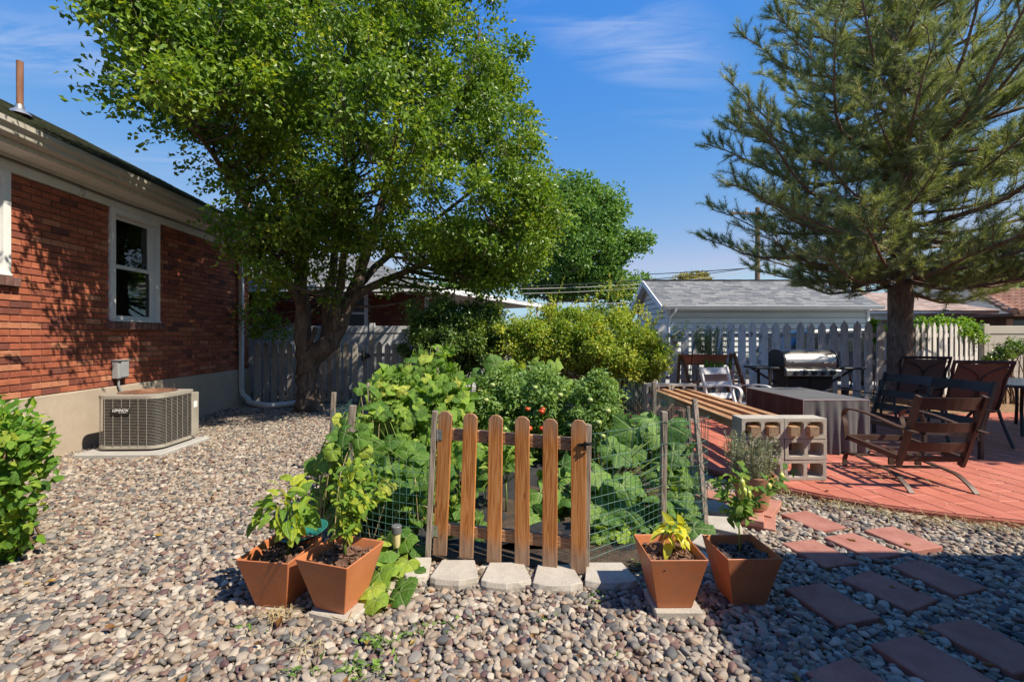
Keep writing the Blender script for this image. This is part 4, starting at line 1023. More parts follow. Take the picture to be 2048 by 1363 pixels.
stakebox('stake', wf2, at(1384, 930, 4.3), at(1376, 812, 4.35), 0.03)
wire_run(MB(), [(0.42, 2.72, 0), (0.75, 2.92, 0), (1.06, 3.18, 0), (1.30, 3.16, 0), (1.39, 3.24, 0), (1.5, 4.0, 0), (1.64, 5.26, 0), (1.52, 6.1, 0), (0.9, 6.2, 0), (0.0, 6.25, 0)], 0.82, seed=5, sag=0.03).build('wire_mesh', m_gwire, wf2)
# black landscape fabric between the rows
m_fab = pm('black_landscape_fabric', (0.016, 0.016, 0.018), (0.035, 0.034, 0.036), 9, 0.8, 0.8, 16)
fm = MB(); nx, ny = 36, 44
for j in range(ny + 1):
    for i in range(nx + 1):
        x = -0.95 + 1.95 * i / nx; y = 2.95 + 2.9 * j / ny
        fm.v.append((x, y, 0.05 + 0.012 * math.sin(x * 17 + 2 * math.sin(y * 5)) + 0.012 * math.sin(y * 13 + x * 6) + 0.03 * math.sin(x * 4 + 1) * math.sin(y * 3)))
fm.f = [(j * (nx + 1) + i, j * (nx + 1) + i + 1, (j + 1) * (nx + 1) + i + 1, (j + 1) * (nx + 1) + i) for j in range(ny) for i in range(nx)]
tag(fm.build('landscape_fabric', m_fab, smooth=True, angle=0), 'wrinkled black landscape fabric on the garden bed behind the gate', 'landscape fabric')

# edging stones
m_conc = pm('grey_concrete', (0.36, 0.325, 0.28), (0.45, 0.41, 0.355), 8, 0.92, 0.6, 110, orand=0.06, fine=0.2)
EDG = [((806, 856), (1128, 1128), 1160, 'edging stone left of the hinge post, partly behind squash leaves'), ((857, 957), (1121, 1121), 1166, 'edging stone in front of the leftmost gate pickets'), ((960, 1064), (1124, 1124), 1172, 'edging stone under the middle left of the gate'), ((1065, 1168), (1128, 1128), 1177, 'edging stone under the right side of the gate'), ((1170, 1280), (1118, 1118), 1172, 'edging stone between the gate and the planter with the yellow pepper')]
def edging(cx_, cy_, w_, d_, rot, lab, z1=0.062):
    pts = []
    for k in range(9):
        u = -0.5 + k / 8; pts.append((u * w_, -d_ / 2 - 0.035 * (1 - (2 * u) ** 2) + random.uniform(-.004, .004)))
    pts += [(w_ * 0.36, d_ / 2), (-w_ * 0.36, d_ / 2)]
    mb = MB(); n = len(pts)
    lo = [(p[0] + random.uniform(-.005, .005), p[1] - (0.006 if i < 9 else 0) + random.uniform(-.006, .006), -0.06) for i, p in enumerate(pts)]
    mid = [(p[0], p[1] - (0.012 * random.random() if i < 9 else 0), z1 * 0.55) for i, p in enumerate(pts)]
    top = [(p[0], p[1] + (0.004 if i < 9 else 0), z1) for i, p in enumerate(pts)]
    mb.add(lo + mid + top, [tuple(range(n - 1, -1, -1)), tuple(range(2 * n, 3 * n))] + [(a * n + i, a * n + (i + 1) % n, (a + 1) * n + (i + 1) % n, (a + 1) * n + i) for a in (0, 1) for i in range(n)])
    o = place('edging_stone', mb.mesh('edging_stone', bevel=0.004), m_conc, None, (cx_, cy_, 0), (0, 0, rot))
    tag(o, lab, 'edging stone', 'concrete edging stones round the garden')
for (xa, xb), _, yf, lab in EDG:
    a, c = gnd(xa, yf - 4, 0.05), gnd(xb, yf - 4, 0.05)
    ctr = (a + c) / 2; w_ = (c - a).length * 0.985
    edging(ctr.x, ctr.y + 0.125, w_, 0.20, 0.0, lab)
for (x, y, r_, lab) in ((1.10, 2.82, 0.5, 'edging stone hidden between the two right planters'), (1.33, 3.02, 0.85, 'edging stone at the corner stake behind the right planters'), (1.52, 3.32, 1.2, 'edging stone between the wire fence and the rosemary pot'), (1.60, 3.66, 1.4, 'edging stone beside the brick under the rosemary pot')):
    edging(x, y, 0.30, 0.2, r_, lab)

# ------------------------------------------------------------------ square tapered planters
m_pot = pm('terracotta_resin', (0.46, 0.150, 0.058), (0.54, 0.195, 0.085), 3.5, 0.48, 0.12, 40, orand=0.05, fine=0.05, spec=0.4)
def stain_pot(m):
    n, l = m.node_tree.nodes, m.node_tree.links
    b = next(x for x in n if x.type == 'BSDF_PRINCIPLED'); src = b.inputs['Base Color'].links[0].from_socket
    oi = n.new('ShaderNodeObjectInfo'); w = n.new('ShaderNodeMath'); w.operation = 'MULTIPLY'; l.new(oi.outputs['Random'], w.inputs[0]); w.inputs[1].default_value = 19
    nf = noise(n, l, coords(n, l), 11, 7, 0.7, w.outputs[0]); r_ = ramp(n, [(0.50, (0, 0, 0)), (0.70, (0.6, 0.6, 0.6))]); l.new(nf, r_.inputs[0])
    mm = n.new('ShaderNodeMix'); mm.data_type = 'RGBA'; l.new(r_.outputs[0], mm.inputs[0]); l.new(src, mm.inputs[6]); mm.inputs[7].default_value = (0.27, 0.15, 0.10, 1); l.new(mm.outputs[2], b.inputs['Base Color'])
stain_pot(m_pot)
m_bark = pm('bark_mulch', (0.085, 0.042, 0.026), (0.21, 0.115, 0.075), 25, 0.9, 0.6, 80, fine=0.3)
m_bark_d = pm('dark_bark_mulch', (0.05, 0.04, 0.036), (0.15, 0.12, 0.11), 25, 0.9, 0.6, 80, fine=0.3)
def chips(mb, n, rfun, z, seed):
    rg = random.Random(seed)
    for _ in range(n):
        x, y = rfun(rg); s_ = rg.uniform(0.5, 1.35)
        mb.box((x, y, z + rg.uniform(-.004, .012)), (0.030 * s_, 0.014 * s_ * rg.uniform(.6, 1.4), 0.006), rotm(rg.uniform(-.6, .6), rg.uniform(-.6, .6), rg.uniform(0, 6.28)))
    return mb
def planter(cx_, cy_, z0, rot, label, wt=0.29, dt=0.29, wb=0.175, db=0.175, h=0.27, seed=1, mulch=None):
    root = thing('square_planter', label, 'planter', (0, 0, 0), 0, 'square terracotta coloured planters at the garden gate')
    def ring(w_, d_, z): return [(-w_ / 2, -d_ / 2, z), (w_ / 2, -d_ / 2, z), (w_ / 2, d_ / 2, z), (-w_ / 2, d_ / 2, z)]
    t = 0.0075; k = 0.62; wi, di = wb + (wt - wb) * k, db + (dt - db) * k
    rings = [ring(wb, db, 0), ring(wb + (wt - wb) * .97, db + (dt - db) * .97, h * .97), ring(wt, dt, h), ring(wt - 2 * t, dt - 2 * t, h), ring(wt - 2 * t - .006, dt - 2 * t - .006, h * .96), ring(wi - 2 * t, di - 2 * t, h * k)]
    mb = MB(); mb.add([v for r_ in rings for v in r_], [(3, 2, 1, 0)] + [(4 * a + i, 4 * a + (i + 1) % 4, 4 * a + 4 + (i + 1) % 4, 4 * a + 4 + i) for a in range(5) for i in range(4)] + [(20, 21, 22, 23)])
    mb.build('body', m_pot, root, bevel=0.0025)
    ws, dsz = wb + (wt - wb) * 0.80 - 2 * t - .004, db + (dt - db) * 0.80 - 2 * t - .004
    sl = MB(); nn = 9
    for j in range(nn):
        for i in range(nn):
            x, y = (-.5 + i / (nn - 1)) * ws, (-.5 + j / (nn - 1)) * dsz
            sl.v.append((x, y, h * .80 + 0.012 * math.sin(i * 1.7 + seed) * math.sin(j * 1.3)))
    sl.f = [(j * nn + i, j * nn + i + 1, (j + 1) * nn + i + 1, (j + 1) * nn + i) for j in range(nn - 1) for i in range(nn - 1)]
    sl.build('soil', m_bed, root, smooth=True, angle=0)
    c = chips(MB(), 190, lambda rg: (rg.uniform(-.47, .47) * ws, rg.uniform(-.47, .47) * dsz), h * .80 + 0.008, seed)
    o = c.build('bark_chips', mulch or m_bark, root); o['kind'] = 'stuff'
    root.location = (cx_, cy_, z0); root.rotation_euler = (0, 0, rot)
    return root
POTS = {}
POTS[1] = planter(-1.235, 2.44, 0.02, R(-8), 'leftmost square planter, its pepper leaves broad and yellow green', dt=0.32, seed=2)
POTS[2] = planter(-0.885, 2.36, 0.045, R(-18), 'square planter second from left, standing partly in front of the leftmost one', wt=0.31, dt=0.31, seed=3)
POTS[3] = planter(0.822, 2.385, 0.05, R(0.5), 'square planter holding the small yellowing pepper, right of the gate', dt=0.30, seed=4)
POTS[4] = planter(1.232, 2.455, 0.02, R(2), 'rightmost square planter, half in shadow with the tall pepper', seed=5, mulch=m_bark_d)
for (x, y, a, w_, d_, z, lab) in ((-0.865, 2.335, -18, 0.25, 0.21, 0.045, 'flat concrete block under the second planter from left'), (0.835, 2.375, 0, 0.24, 0.22, 0.05, 'flat concrete block under the planter with the yellowing pepper'), (1.25, 2.44, 6, 0.23, 0.2, 0.02, 'flat concrete block under the rightmost shaded planter'), (-1.22, 2.44, -8, 0.2, 0.19, 0.02, 'flat concrete block under the leftmost planter')):
    mb = MB().box((0, 0, -0.03), (w_, d_, 0.06)); o = place('concrete_block', mb.mesh('concrete_block', bevel=0.006), m_conc, None, (x, y, z - 0.0015), (0, 0, R(a)))
    tag(o, lab, 'concrete block', 'flat blocks under the planters')
# green watering dish behind the left planters
dish = MB().lathe([(0.0, 0.0), (0.09, 0.0), (0.13, 0.02), (0.14, 0.028), (0.135, 0.03), (0.10, 0.012), (0.0, 0.01)], (0, 0, 0), 20)
o = place('garden_dish', dish.mesh('garden_dish', smooth=True), pm('teal_plastic', (0.02, 0.16, 0.12), (0.03, 0.2, 0.15), 4, 0.4), None, (-1.22, 2.66, 0.262), (R(4), R(-6), 0)); tag(o, 'green plastic dish at the back rim of the leftmost planter', 'dish')
# round pot on bricks
m_terra = pm('aged_terracotta', (0.36, 0.155, 0.085), (0.45, 0.22, 0.13), 5, 0.8, 0.3, 50, fine=0.1)
RPX, RPY = 1.86, 3.52
rp = thing('round_pot', 'round aged terracotta pot of rosemary standing on red bricks', 'pot', (RPX, RPY, 0.10))
MB().lathe([(0.0, 0.1), (0.095, 0.10), (0.105, 0.11), (0.142, 0.30), (0.158, 0.30), (0.166, 0.36), (0.160, 0.366), (0.148, 0.36), (0.140, 0.32), (0.0, 0.315)], (RPX, RPY, 0), 32).build('body', m_terra, rp, smooth=True, angle=30)
o = chips(MB(), 120, lambda rg: (lambda a, r_: (RPX + r_ * math.cos(a), RPY + r_ * math.sin(a)))(rg.uniform(0, 6.28), 0.132 * math.sqrt(rg.random())), 0.322, 9).build('bark_chips', m_bark, rp); o['kind'] = 'stuff'
m_brick_l = pm('loose_red_brick', (0.34, 0.145, 0.105), (0.42, 0.20, 0.15), 7, 0.88, 0.6, 90, orand=0.08, fine=0.15)
for (x, y, a, z, w_, d_, lab) in ((1.80, 3.46, 62, 0.095, 0.36, 0.20, 'upper red brick slab right under the rosemary pot'), (2.02, 3.66, 50, 0.060, 0.42, 0.20, 'pinkish red brick slab between the rosemary pot and patio edge'), (1.74, 3.92, -30, 0.060, 0.44, 0.22, 'red brick slab behind the rosemary pot beside the wire fence'), (1.86, 3.47, 60, 0.046, 0.40, 0.26, 'lower red brick slab of the pair under the rosemary pot')):
    mb = MB().box((0, 0, -0.0235), (w_, d_, 0.047)); o = place('brick_slab', mb.mesh('brick_slab', bevel=0.004), m_brick_l, None, (x, y, z), (0, 0, R(a)))
    tag(o, lab, 'brick', 'loose red brick slabs at the rosemary pot')

# solar stake light by the gate
sl = thing('solar_light', 'small solar stake light among squash leaves left of the gate', 'garden light', (-0.685, 2.7, 0.03))
c_ = (-0.685, 2.7, 0)
MB().lathe([(0.004, 0.03), (0.008, 0.06), (0.008, 0.165), (0.014, 0.17)], c_, 10).build('stake', m_black, sl, smooth=True)
MB().lathe([(0.016, 0.17), (0.022, 0.19), (0.024, 0.255)], c_, 14).build('lens', pm('yellowed_lens', (0.55, 0.47, 0.22), (0.62, 0.55, 0.3), 10, 0.35), sl, smooth=True)
MB().lathe([(0.026, 0.253), (0.030, 0.258), (0.030, 0.295), (0.026, 0.30), (0.0, 0.30)], c_, 14).build('cap', pm('grey_plastic', (0.10, 0.10, 0.11), (0.14, 0.14, 0.15), 9, 0.5), sl, smooth=True)

# ------------------------------------------------------------------ air conditioner
ac = thing('air_conditioner', 'old wire grille air conditioner unit beside the brick house', 'air conditioner')
def rrect(w_, d_, r_, n=5):
    pts = []
    for (sx_, sy_, a0) in ((1, -1, -90), (1, 1, 0), (-1, 1, 90), (-1, -1, 180)):
        for k in range(n + 1):
            a = R(a0 + 90 * k / n); pts.append((sx_ * (w_ / 2 - r_) + r_ * math.cos(a), sy_ * (d_ / 2 - r_) + r_ * math.sin(a)))
    return pts
AW, AD, AH = 0.76, 0.70, 0.66
m_acw = pm('ac_wire', (0.25, 0.235, 0.21), (0.34, 0.315, 0.28), 20, 0.5, 0.2, 60, c3=(0.17, 0.09, 0.05), lo=0.35, hi=0.72)
m_acb = pm('ac_beige_panel', (0.29, 0.265, 0.225), (0.37, 0.34, 0.29), 5, 0.5, 0.15, 40, fine=0.05)
m_coil = pm('ac_coil', (0.006, 0.006, 0.0065), (0.014, 0.0135, 0.013), 1, 0.6, 0.6, 1, metal=0.3, stretch=(300, 300, 3))
core = rrect(AW - 0.06, AD - 0.06, 0.12)
MB().prism(core, 0.04, AH - 0.05).build('coil', m_coil, ac, smooth=True)
MB().prism(rrect(AW + 0.005, AD + 0.005, 0.14), 0.02, 0.055).build('base_pan', m_acb, ac, bevel=0.004)
for sx_, sy_ in ((-.25, -.25), (.25, -.25), (.25, .25), (-.25, .25)): MB().box((sx_, sy_, 0.008), (0.09, 0.07, 0.025)).build('foot', m_black, ac)
wr = rrect(AW, AD, 0.14)
for k in range(31):
    z = 0.07 + k * (AH - 0.13) / 30
    MB().tube([(x, y, z) for x, y in wr + [wr[0]]], 0.0019, 5, False).build('grille_wire', m_acw, ac, smooth=True)
vwm = MB().tube([(0, 0, 0.05), (0, 0, AH - 0.04)], 0.0026, 5).mesh('grille_upright'); vwm.materials.append(m_acw)
W2, D2 = AW / 2 + .006, AD / 2 + .006
for k in range(6):
    u = -0.24 + k * 0.096; place('grille_upright', vwm, m_acw, ac, (u, -D2, 0)); place('grille_upright', vwm, m_acw, ac, (W2, u, 0)); place('grille_upright', vwm, m_acw, ac, (-W2, u, 0))
outer, inner = rrect(AW + 0.012, AD + 0.012, 0.146), [(0.30 * math.cos(R(-90 + 15 * 0 + 360 * k / 24)), 0.30 * math.sin(R(-90 + 360 * k / 24))) for k in range(24)]
tp = MB(); n = 24
lo = [(x, y, AH - 0.045) for x, y in outer]; hi = [(x, y, AH - 0.008) for x, y in outer]; inn = [(x, y, AH) for x, y in inner]; inl = [(x, y, AH - 0.05) for x, y in inner]
tp.add(lo + hi + inn + inl, [(a * n + i, a * n + (i + 1) % n, (a + 1) * n + (i + 1) % n, (a + 1) * n + i) for a in range(3) for i in range(n)])
tp.build('top_cover', m_acb, ac)
fg = MB()
for r_ in np.linspace(0.05, 0.30, 9): fg.tube([(r_ * math.cos(a), r_ * math.sin(a), AH + 0.015 * (1 - (r_ / .3) ** 2) + .006) for a in np.linspace(0, 6.2832, 25)], 0.003, 4, False)
for k in range(10):
    a = k * math.pi / 5; fg.tube([(0.04 * math.cos(a), 0.04 * math.sin(a), AH + .02), (0.30 * math.cos(a), 0.30 * math.sin(a), AH + .004)], 0.0035, 4)
fg.build('fan_guard', m_rust, ac)
fn = MB().lathe([(0.0, AH - .09), (0.06, AH - .09), (0.06, AH - .04), (0.0, AH - .03)], (0, 0, 0), 12)
for k in range(4):
    a = k * math.pi / 2; fn.hexa([Vector((math.cos(a + s1) * r_, math.sin(a + s1) * r_, AH - .08 + dz)) for dz0 in (0, .004) for (r_, s1, dz) in ((.05, 0, dz0), (.27, .1, dz0), (.27, .75, dz0 + .035), (.05, .6, dz0 + .025))])
fn.build('fan', m_black, ac)
MB().bb(AW / 2 - 0.005, AW / 2 + 0.013, AD / 2 - 0.13, AD / 2 + 0.004, 0.056, AH - 0.046).bb(AW / 2 - 0.13, AW / 2 - 0.006, AD / 2 - 0.005, AD / 2 + 0.013, 0.056, AH - 0.046).build('corner_panel', m_acb, ac, bevel=0.004)
MB().bb(AW / 2 + 0.0135, AW / 2 + 0.0145, AD / 2 - 0.10, AD / 2 - 0.03, 0.42, 0.50).build('sticker', m_white, ac)
pl = MB().bb(-0.155, 0.055, -D2 - 0.014, -D2 - 0.004, 0.445, 0.51).build('name_plate', pm('plate_black', (0.012, 0.014, 0.018), (0.02, 0.022, 0.026), 9, 0.35), ac, bevel=0.002)
def text_part(txt, size, mat, parent, loc, rot, shear=0.0, name='lettering', bold=0.0, align='CENTER'):
    cu = bpy.data.curves.new('txt', 'FONT'); cu.body = txt; cu.size = size; cu.shear = shear; cu.extrude = 0.0008; cu.align_x = align; cu.align_y = 'CENTER'; cu.offset = bold
    ob = bpy.data.objects.new('txt', cu); COL.objects.link(ob)
    dg = bpy.context.evaluated_depsgraph_get(); me = bpy.data.meshes.new_from_object(ob.evaluated_get(dg))
    bpy.data.objects.remove(ob); bpy.data.curves.remove(cu)
    me.name = name; me.materials.clear()
    return place(name, me, mat, parent, loc, rot)
text_part('LENNOX', 0.045, m_white, pl, (-0.05, -D2 - 0.0152, 0.482), (R(90), 0, 0), 0.28, bold=0.0008)
text_part('Air Conditioner', 0.014, m_white, pl, (-0.02, -D2 - 0.0152, 0.457), (R(90), 0, 0), 0.2)
ac.location = (-4.57, 5.72, 0.065); ac.rotation_euler = (0, 0, R(2))
pad = MB().box((0, 0, -0.05), (0.98, 0.92, 0.10)); o = place('concrete_pad', pad.mesh('concrete_pad', bevel=0.012), pm('smooth_grey_concrete', (0.33, 0.32, 0.30), (0.40, 0.39, 0.37), 5, 0.9, 0.3, 90), None, (-4.57, 5.70, 0.062), (0, 0, R(2)))
tag(o, 'grey concrete pad under the air conditioner', 'concrete pad')
# electrical disconnect box
eb = thing('electrical_box', 'grey electrical disconnect box with conduit on the brick wall', 'electrical box')
m_ebox = pm('grey_enamel', (0.26, 0.275, 0.285), (0.32, 0.335, 0.345), 8, 0.45, 0.1, 40)
MB().bb(0.004, 0.085, -0.09, 0.085, -0.125, 0.115).build('case', m_ebox, eb, bevel=0.005)
MB().bb(0.086, 0.10, -0.045, 0.08, -0.11, 0.105).build('cover', m_ebox, eb, bevel=0.004)
MB().bb(0.0, 0.11, -0.10, 0.095, 0.116, 0.126).build('rain_lip', m_ebox, eb)
MB().tube([(0.045, -0.03, -0.126), (0.045, -0.03, -0.22), (0.055, 0.0, -0.30), (0.10, 0.06, -0.42), (0.25, 0.10, -0.55)], 0.014, 8).build('conduit', m_ebox, eb, smooth=True)
eb.matrix_world = HM @ Matrix.Translation((0.004, 6.2, 0.975))

# ------------------------------------------------------------------ patio bench of concrete blocks and timbers
m_cmu = pm('concrete_block_grey', (0.36, 0.325, 0.275), (0.45, 0.41, 0.35), 7, 0.95, 0.8, 130, orand=0.05, fine=0.22)
cb = MB(); BWd, BHt, BDp = 0.392, 0.190, 0.190; sh, ww_ = 0.032, 0.034
cb.bb(-BWd / 2, BWd / 2, -BDp / 2, BDp / 2, -BHt / 2, -BHt / 2 + sh).bb(-BWd / 2, BWd / 2, -BDp / 2, BDp / 2, BHt / 2 - sh, BHt / 2)
for x in (-BWd / 2 + ww_ / 2, 0, BWd / 2 - ww_ / 2): cb.bb(x - ww_ / 2, x + ww_ / 2, -BDp / 2 + 0.0006, BDp / 2 - 0.0006, -BHt / 2 + sh - 0.001, BHt / 2 - sh + 0.001)
for x in (-BWd / 2 + ww_, -0.017, 0.017, BWd / 2 - ww_):      # filleted corners in the cells
    s_ = 1 if x in (-BWd / 2 + ww_, 0.017) else -1
    for zz, t_ in ((-BHt / 2 + sh, 1), (BHt / 2 - sh, -1)): cb.extr([(x, -BDp / 2 + .001, zz), (x + s_ * 0.02, -BDp / 2 + .001, zz), (x, -BDp / 2 + .001, zz + t_ * 0.02)], (0, BDp - .002, 0))
cbm = cb.mesh('concrete_block', bevel=0.002); cbm.materials.append(m_cmu)
nm_v = ['bottom', 'middle', 'top']
for (yy, side) in ((4.32, 'near'), (7.30, 'far')):
    for r_ in range(3):
        for c in range(2):
            o = place('concrete_block', cbm, m_cmu, None, (2.33 + c * 0.397 + random.uniform(-.003, .003), yy + random.uniform(-.004, .004), PZ + 0.002 + BHt / 2 + r_ * 0.193), (0, 0, R(random.uniform(-.6, .6))))
            tag(o, f'{nm_v[r_]} {"left" if c == 0 else "right"} hollow concrete block of the {side} bench support', 'concrete block', f'hollow blocks of the {side} bench support')
m_timber = woodmat('orange_timber', (0.28, 0.125, 0.05), (0.43, 0.23, 0.11), (0.52, 0.33, 0.18), 1, 26, 0.65, 0.15, 0.4)
m_tend = pm('timber_end', (0.19, 0.12, 0.075), (0.36, 0.25, 0.16), 2, 0.85, 0.4, 40, stretch=(30, 1, 30))
for k, (x, lab) in enumerate(((2.236, 'leftmost bench timber, nearest the garden fence'), (2.40, 'second bench timber from the garden fence'), (2.60, 'third bench timber from the garden fence'), (2.775, 'bench timber nearest the covered fire table'))):
    root = thing('bench_timber', lab, 'timber', (x, 5.8, PZ + 0.002 + 0.386 + sh), 0, 'square timbers laid through the concrete blocks')
    z0 = PZ + 0.004 + 0.386 + sh
    MB().bb(x - .044, x + .044, 4.172, 7.45, z0, z0 + .088).build('beam', m_timber, root, bevel=0.004)
    MB().bb(x - .0425, x + .0425, 4.1695, 4.173, z0 + .0015, z0 + .0865).build('cut_end', m_tend, root)

# covered fire table
fx0, fx1, fy0, fy1, fz = 3.31, 4.06, 5.17, 6.42, 0.70
ft = thing('covered_fire_table', 'rectangular patio fire table under a grey fabric cover', 'fire table', ((fx0 + fx1) / 2, (fy0 + fy1) / 2, PZ))
m_cover = pm('grey_cover_fabric', (0.095, 0.095, 0.097), (0.13, 0.128, 0.13), 4, 0.85, 0.4, 160, spec=0.25)
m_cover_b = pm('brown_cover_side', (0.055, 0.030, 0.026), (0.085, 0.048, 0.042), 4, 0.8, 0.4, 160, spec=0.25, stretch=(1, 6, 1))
def skirt(a, c, name, mat, phase):
    mb = MB(); nu, nv = 60, 8; a, c = Vector(a), Vector(c); d = c - a; nrm = Vector((d.y, -d.x, 0)).normalized()
    for j in range(nv + 1):
        for i in range(nu + 1):
            t, s_ = i / nu, j / nv
            am = 0.030 * s_ ** 0.7 * min(1, 6 * t, 6 * (1 - t))
            p = a + d * t + nrm * (am * (math.sin(t * 27 + phase) + 0.6 * math.sin(t * 47 + 2 * phase)) + 0.012 * s_)
            mb.v.append((p.x, p.y, fz - 0.004 - (fz - PZ - 0.02) * s_ + 0.008 * math.sin(t * 9 + phase) * s_))
    mb.f = [(j * (nu + 1) + i, j * (nu + 1) + i + 1, (j + 1) * (nu + 1) + i + 1, (j + 1) * (nu + 1) + i) for j in range(nv) for i in range(nu)]
    mb.build(name, mat, ft, smooth=True, angle=0)
skirt((fx0, fy0, 0), (fx1, fy0, 0), 'front_skirt', m_cover, 1); skirt((fx1, fy0, 0), (fx1, fy1, 0), 'right_skirt', m_cover, 2)
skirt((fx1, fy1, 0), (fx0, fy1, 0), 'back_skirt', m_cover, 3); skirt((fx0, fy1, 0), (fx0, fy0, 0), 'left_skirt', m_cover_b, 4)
MB().bb(fx0 + .002, fx1 - .002, fy0 + .002, fy1 - .002, fz - 0.012, fz).build('top_cover', m_cover, ft, bevel=0.006)
m_pipe = pm('pale_piping', (0.35, 0.28, 0.28), (0.42, 0.35, 0.34), 4, 0.6)
pc = [(fx0, fy0), (fx1, fy0), (fx1, fy1), (fx0, fy1)]
MB().tube([(x, y, fz - 0.003) for x, y in pc + [pc[0]]], 0.005, 6).build('piping', m_pipe, ft)
for (x, y) in pc: MB().tube([(x, y, fz - 0.004), (x, y, PZ + 0.03)], 0.005, 6).build('piping', m_pipe, ft)
MB().bb(fx0 + .05, fx1 - .05, fy0 + .05, fy1 - .05, PZ, fz - .02).build('table_body', m_black, ft)

# ------------------------------------------------------------------ metal patio chairs
def lounge(name, label, cat, W, mat, seats=1, rocker=True, group=None):
    root = thing(name, label, cat, (0, 0, 0), 0, group); hx = W / 2
    for s_ in (-1, 1):
        x = s_ * (hx - 0.015)
        MB().strip(smooth_path([(x, -.47, .53), (x, -.25, .55), (x, .05, .595), (x, .30, .605), (x, .40, .58), (x, .43, .52), (x, .40, .42), (x, .385, .28)], 5), 0.045, 0.014, (1, 0, 0)).build('arm', mat, root)
        MB().strip(smooth_path([(x - s_ * .02, -.25, .20), (x - s_ * .02, -.30, .33), (x - s_ * .02, -.38, .57), (x - s_ * .02, -.47, .84)], 4), 0.03, 0.05, (1, 0, 0)).build('back_post', mat, root)
        MB().bar((x - s_ * .02, -.27, .265), (x - s_ * .02, .40, .305), 0.03, 0.045).build('side_rail', mat, root)
        if rocker:
            xr = s_ * (hx - 0.035)
            MB().strip(smooth_path([(xr, .44, .0), (xr, .445, .07), (xr, .41, .135), (xr, .33, .155), (xr, .1, .135), (xr, -.10, .125), (xr, -.22, .11), (xr, -.33, .055), (xr, -.40, .0)], 5), 0.042, 0.013, (1, 0, 0)).build('runner', mat, root)
        else:
            for yy in (.37, -.29): MB().bar((x - s_ * .02, yy, 0.0), (x - s_ * .02, yy, .28), 0.035, 0.035).build('leg', mat, root)
    if rocker:
        MB().bar((-hx + .035, -.02, .122), (hx - .035, -.02, .122), 0.05, 0.014).build('runner_brace', mat, root)
        MB().bar((-hx + .035, .36, .135), (hx - .035, .36, .135), 0.05, 0.014).build('runner_brace', mat, root)
        MB().bar((-.12, .02, .13), (-.12, .02, .28), .05, .02).bar((.12, .02, .13), (.12, .02, .28), .05, .02).build('spring_mount', mat, root)
    MB().bar((-hx + .03, .40, .305), (hx - .03, .40, .305), .03, .05).build('front_rail', mat, root)
    MB().bar((-hx + .03, -.27, .265), (hx - .03, -.27, .265), .03, .045).build('rear_rail', mat, root)
    for yy in (-.08, .08, .24): MB().bar((-hx + .04, yy, .275 + yy * .06), (hx - .04, yy, .275 + yy * .06), .035, .008).build('seat_strap', mat, root)
    n = seats
    for i in range(n):
        xa, xb = -hx + .03 + i * (W - .06) / n, -hx + .03 + (i + 1) * (W - .06) / n
        if i: MB().bar((xa, -.25, .20), (xa, -.47, .83), .028, .04).build('back_post', mat, root)
        for (zc, hh) in ((.775, .105), (.565, .085), (.385, .085)):
            yb = -.30 - (zc - .33) * .325
            P = [(xa + (xb - xa) * t, yb - .045 * math.sin(math.pi * t), zc) for t in np.linspace(0, 1, 9)]
            mb = MB()
            for k in range(8):
                p, q = Vector(P[k]), Vector(P[k + 1]); up_ = Vector((0, -.3, 1)) * hh / 2; th = Vector((0, .007, 0))
                mb.hexa([p - up_ - th, q - up_ - th, q - up_ + th, p - up_ + th, p + up_ - th, q + up_ - th, q + up_ + th, p + up_ + th])
            mb.build('back_slat', mat, root)
    return root
m_bronze = pm('bronze_paint', (0.060, 0.034, 0.026), (0.085, 0.048, 0.037), 10, 0.5, 0.1, 60, metal=0.1, spec=0.4)
m_char = pm('charcoal_paint_and_shade', (0.022, 0.020, 0.020), (0.035, 0.031, 0.030), 10, 0.45, 0.1, 60, spec=0.4)  # true paint on the grill; on the loveseat shade goes into the colour
m_silver = pm('silver_grey_sunlit', (0.60, 0.59, 0.58), (0.68, 0.67, 0.66), 10, 0.45, 0.1, 60)  # lit highlights put into this chair's pale colour
ch = lounge('rocking_chair', 'brown metal rocking chair without cushion at the patio front', 'chair', 0.60, m_bronze)
ch.location = (3.70, 4.27, PZ); ch.rotation_euler = (0, 0, R(-3))
ch = lounge('rocking_chair', 'sunlit silver grey metal chair by the ladder planter facing the fire table', 'chair', 0.58, m_silver)
ch.location = (3.42, 6.98, PZ); ch.rotation_euler = (0, 0, R(196))
ch = lounge('loveseat', 'shade darkened metal two seat patio bench without cushions by the pine', 'loveseat', 1.42, m_char, 2, False)
ch.location = (4.78, 5.62, PZ); ch.rotation_euler = (0, 0, R(94))
m_sling = pm('brown_sling_mesh', (0.13, 0.085, 0.06), (0.17, 0.115, 0.085), 60, 0.8, 0.3, 200)
m_frame = pm('brown_cast_frame', (0.035, 0.024, 0.020), (0.055, 0.038, 0.032), 10, 0.5, 0.2, 50)
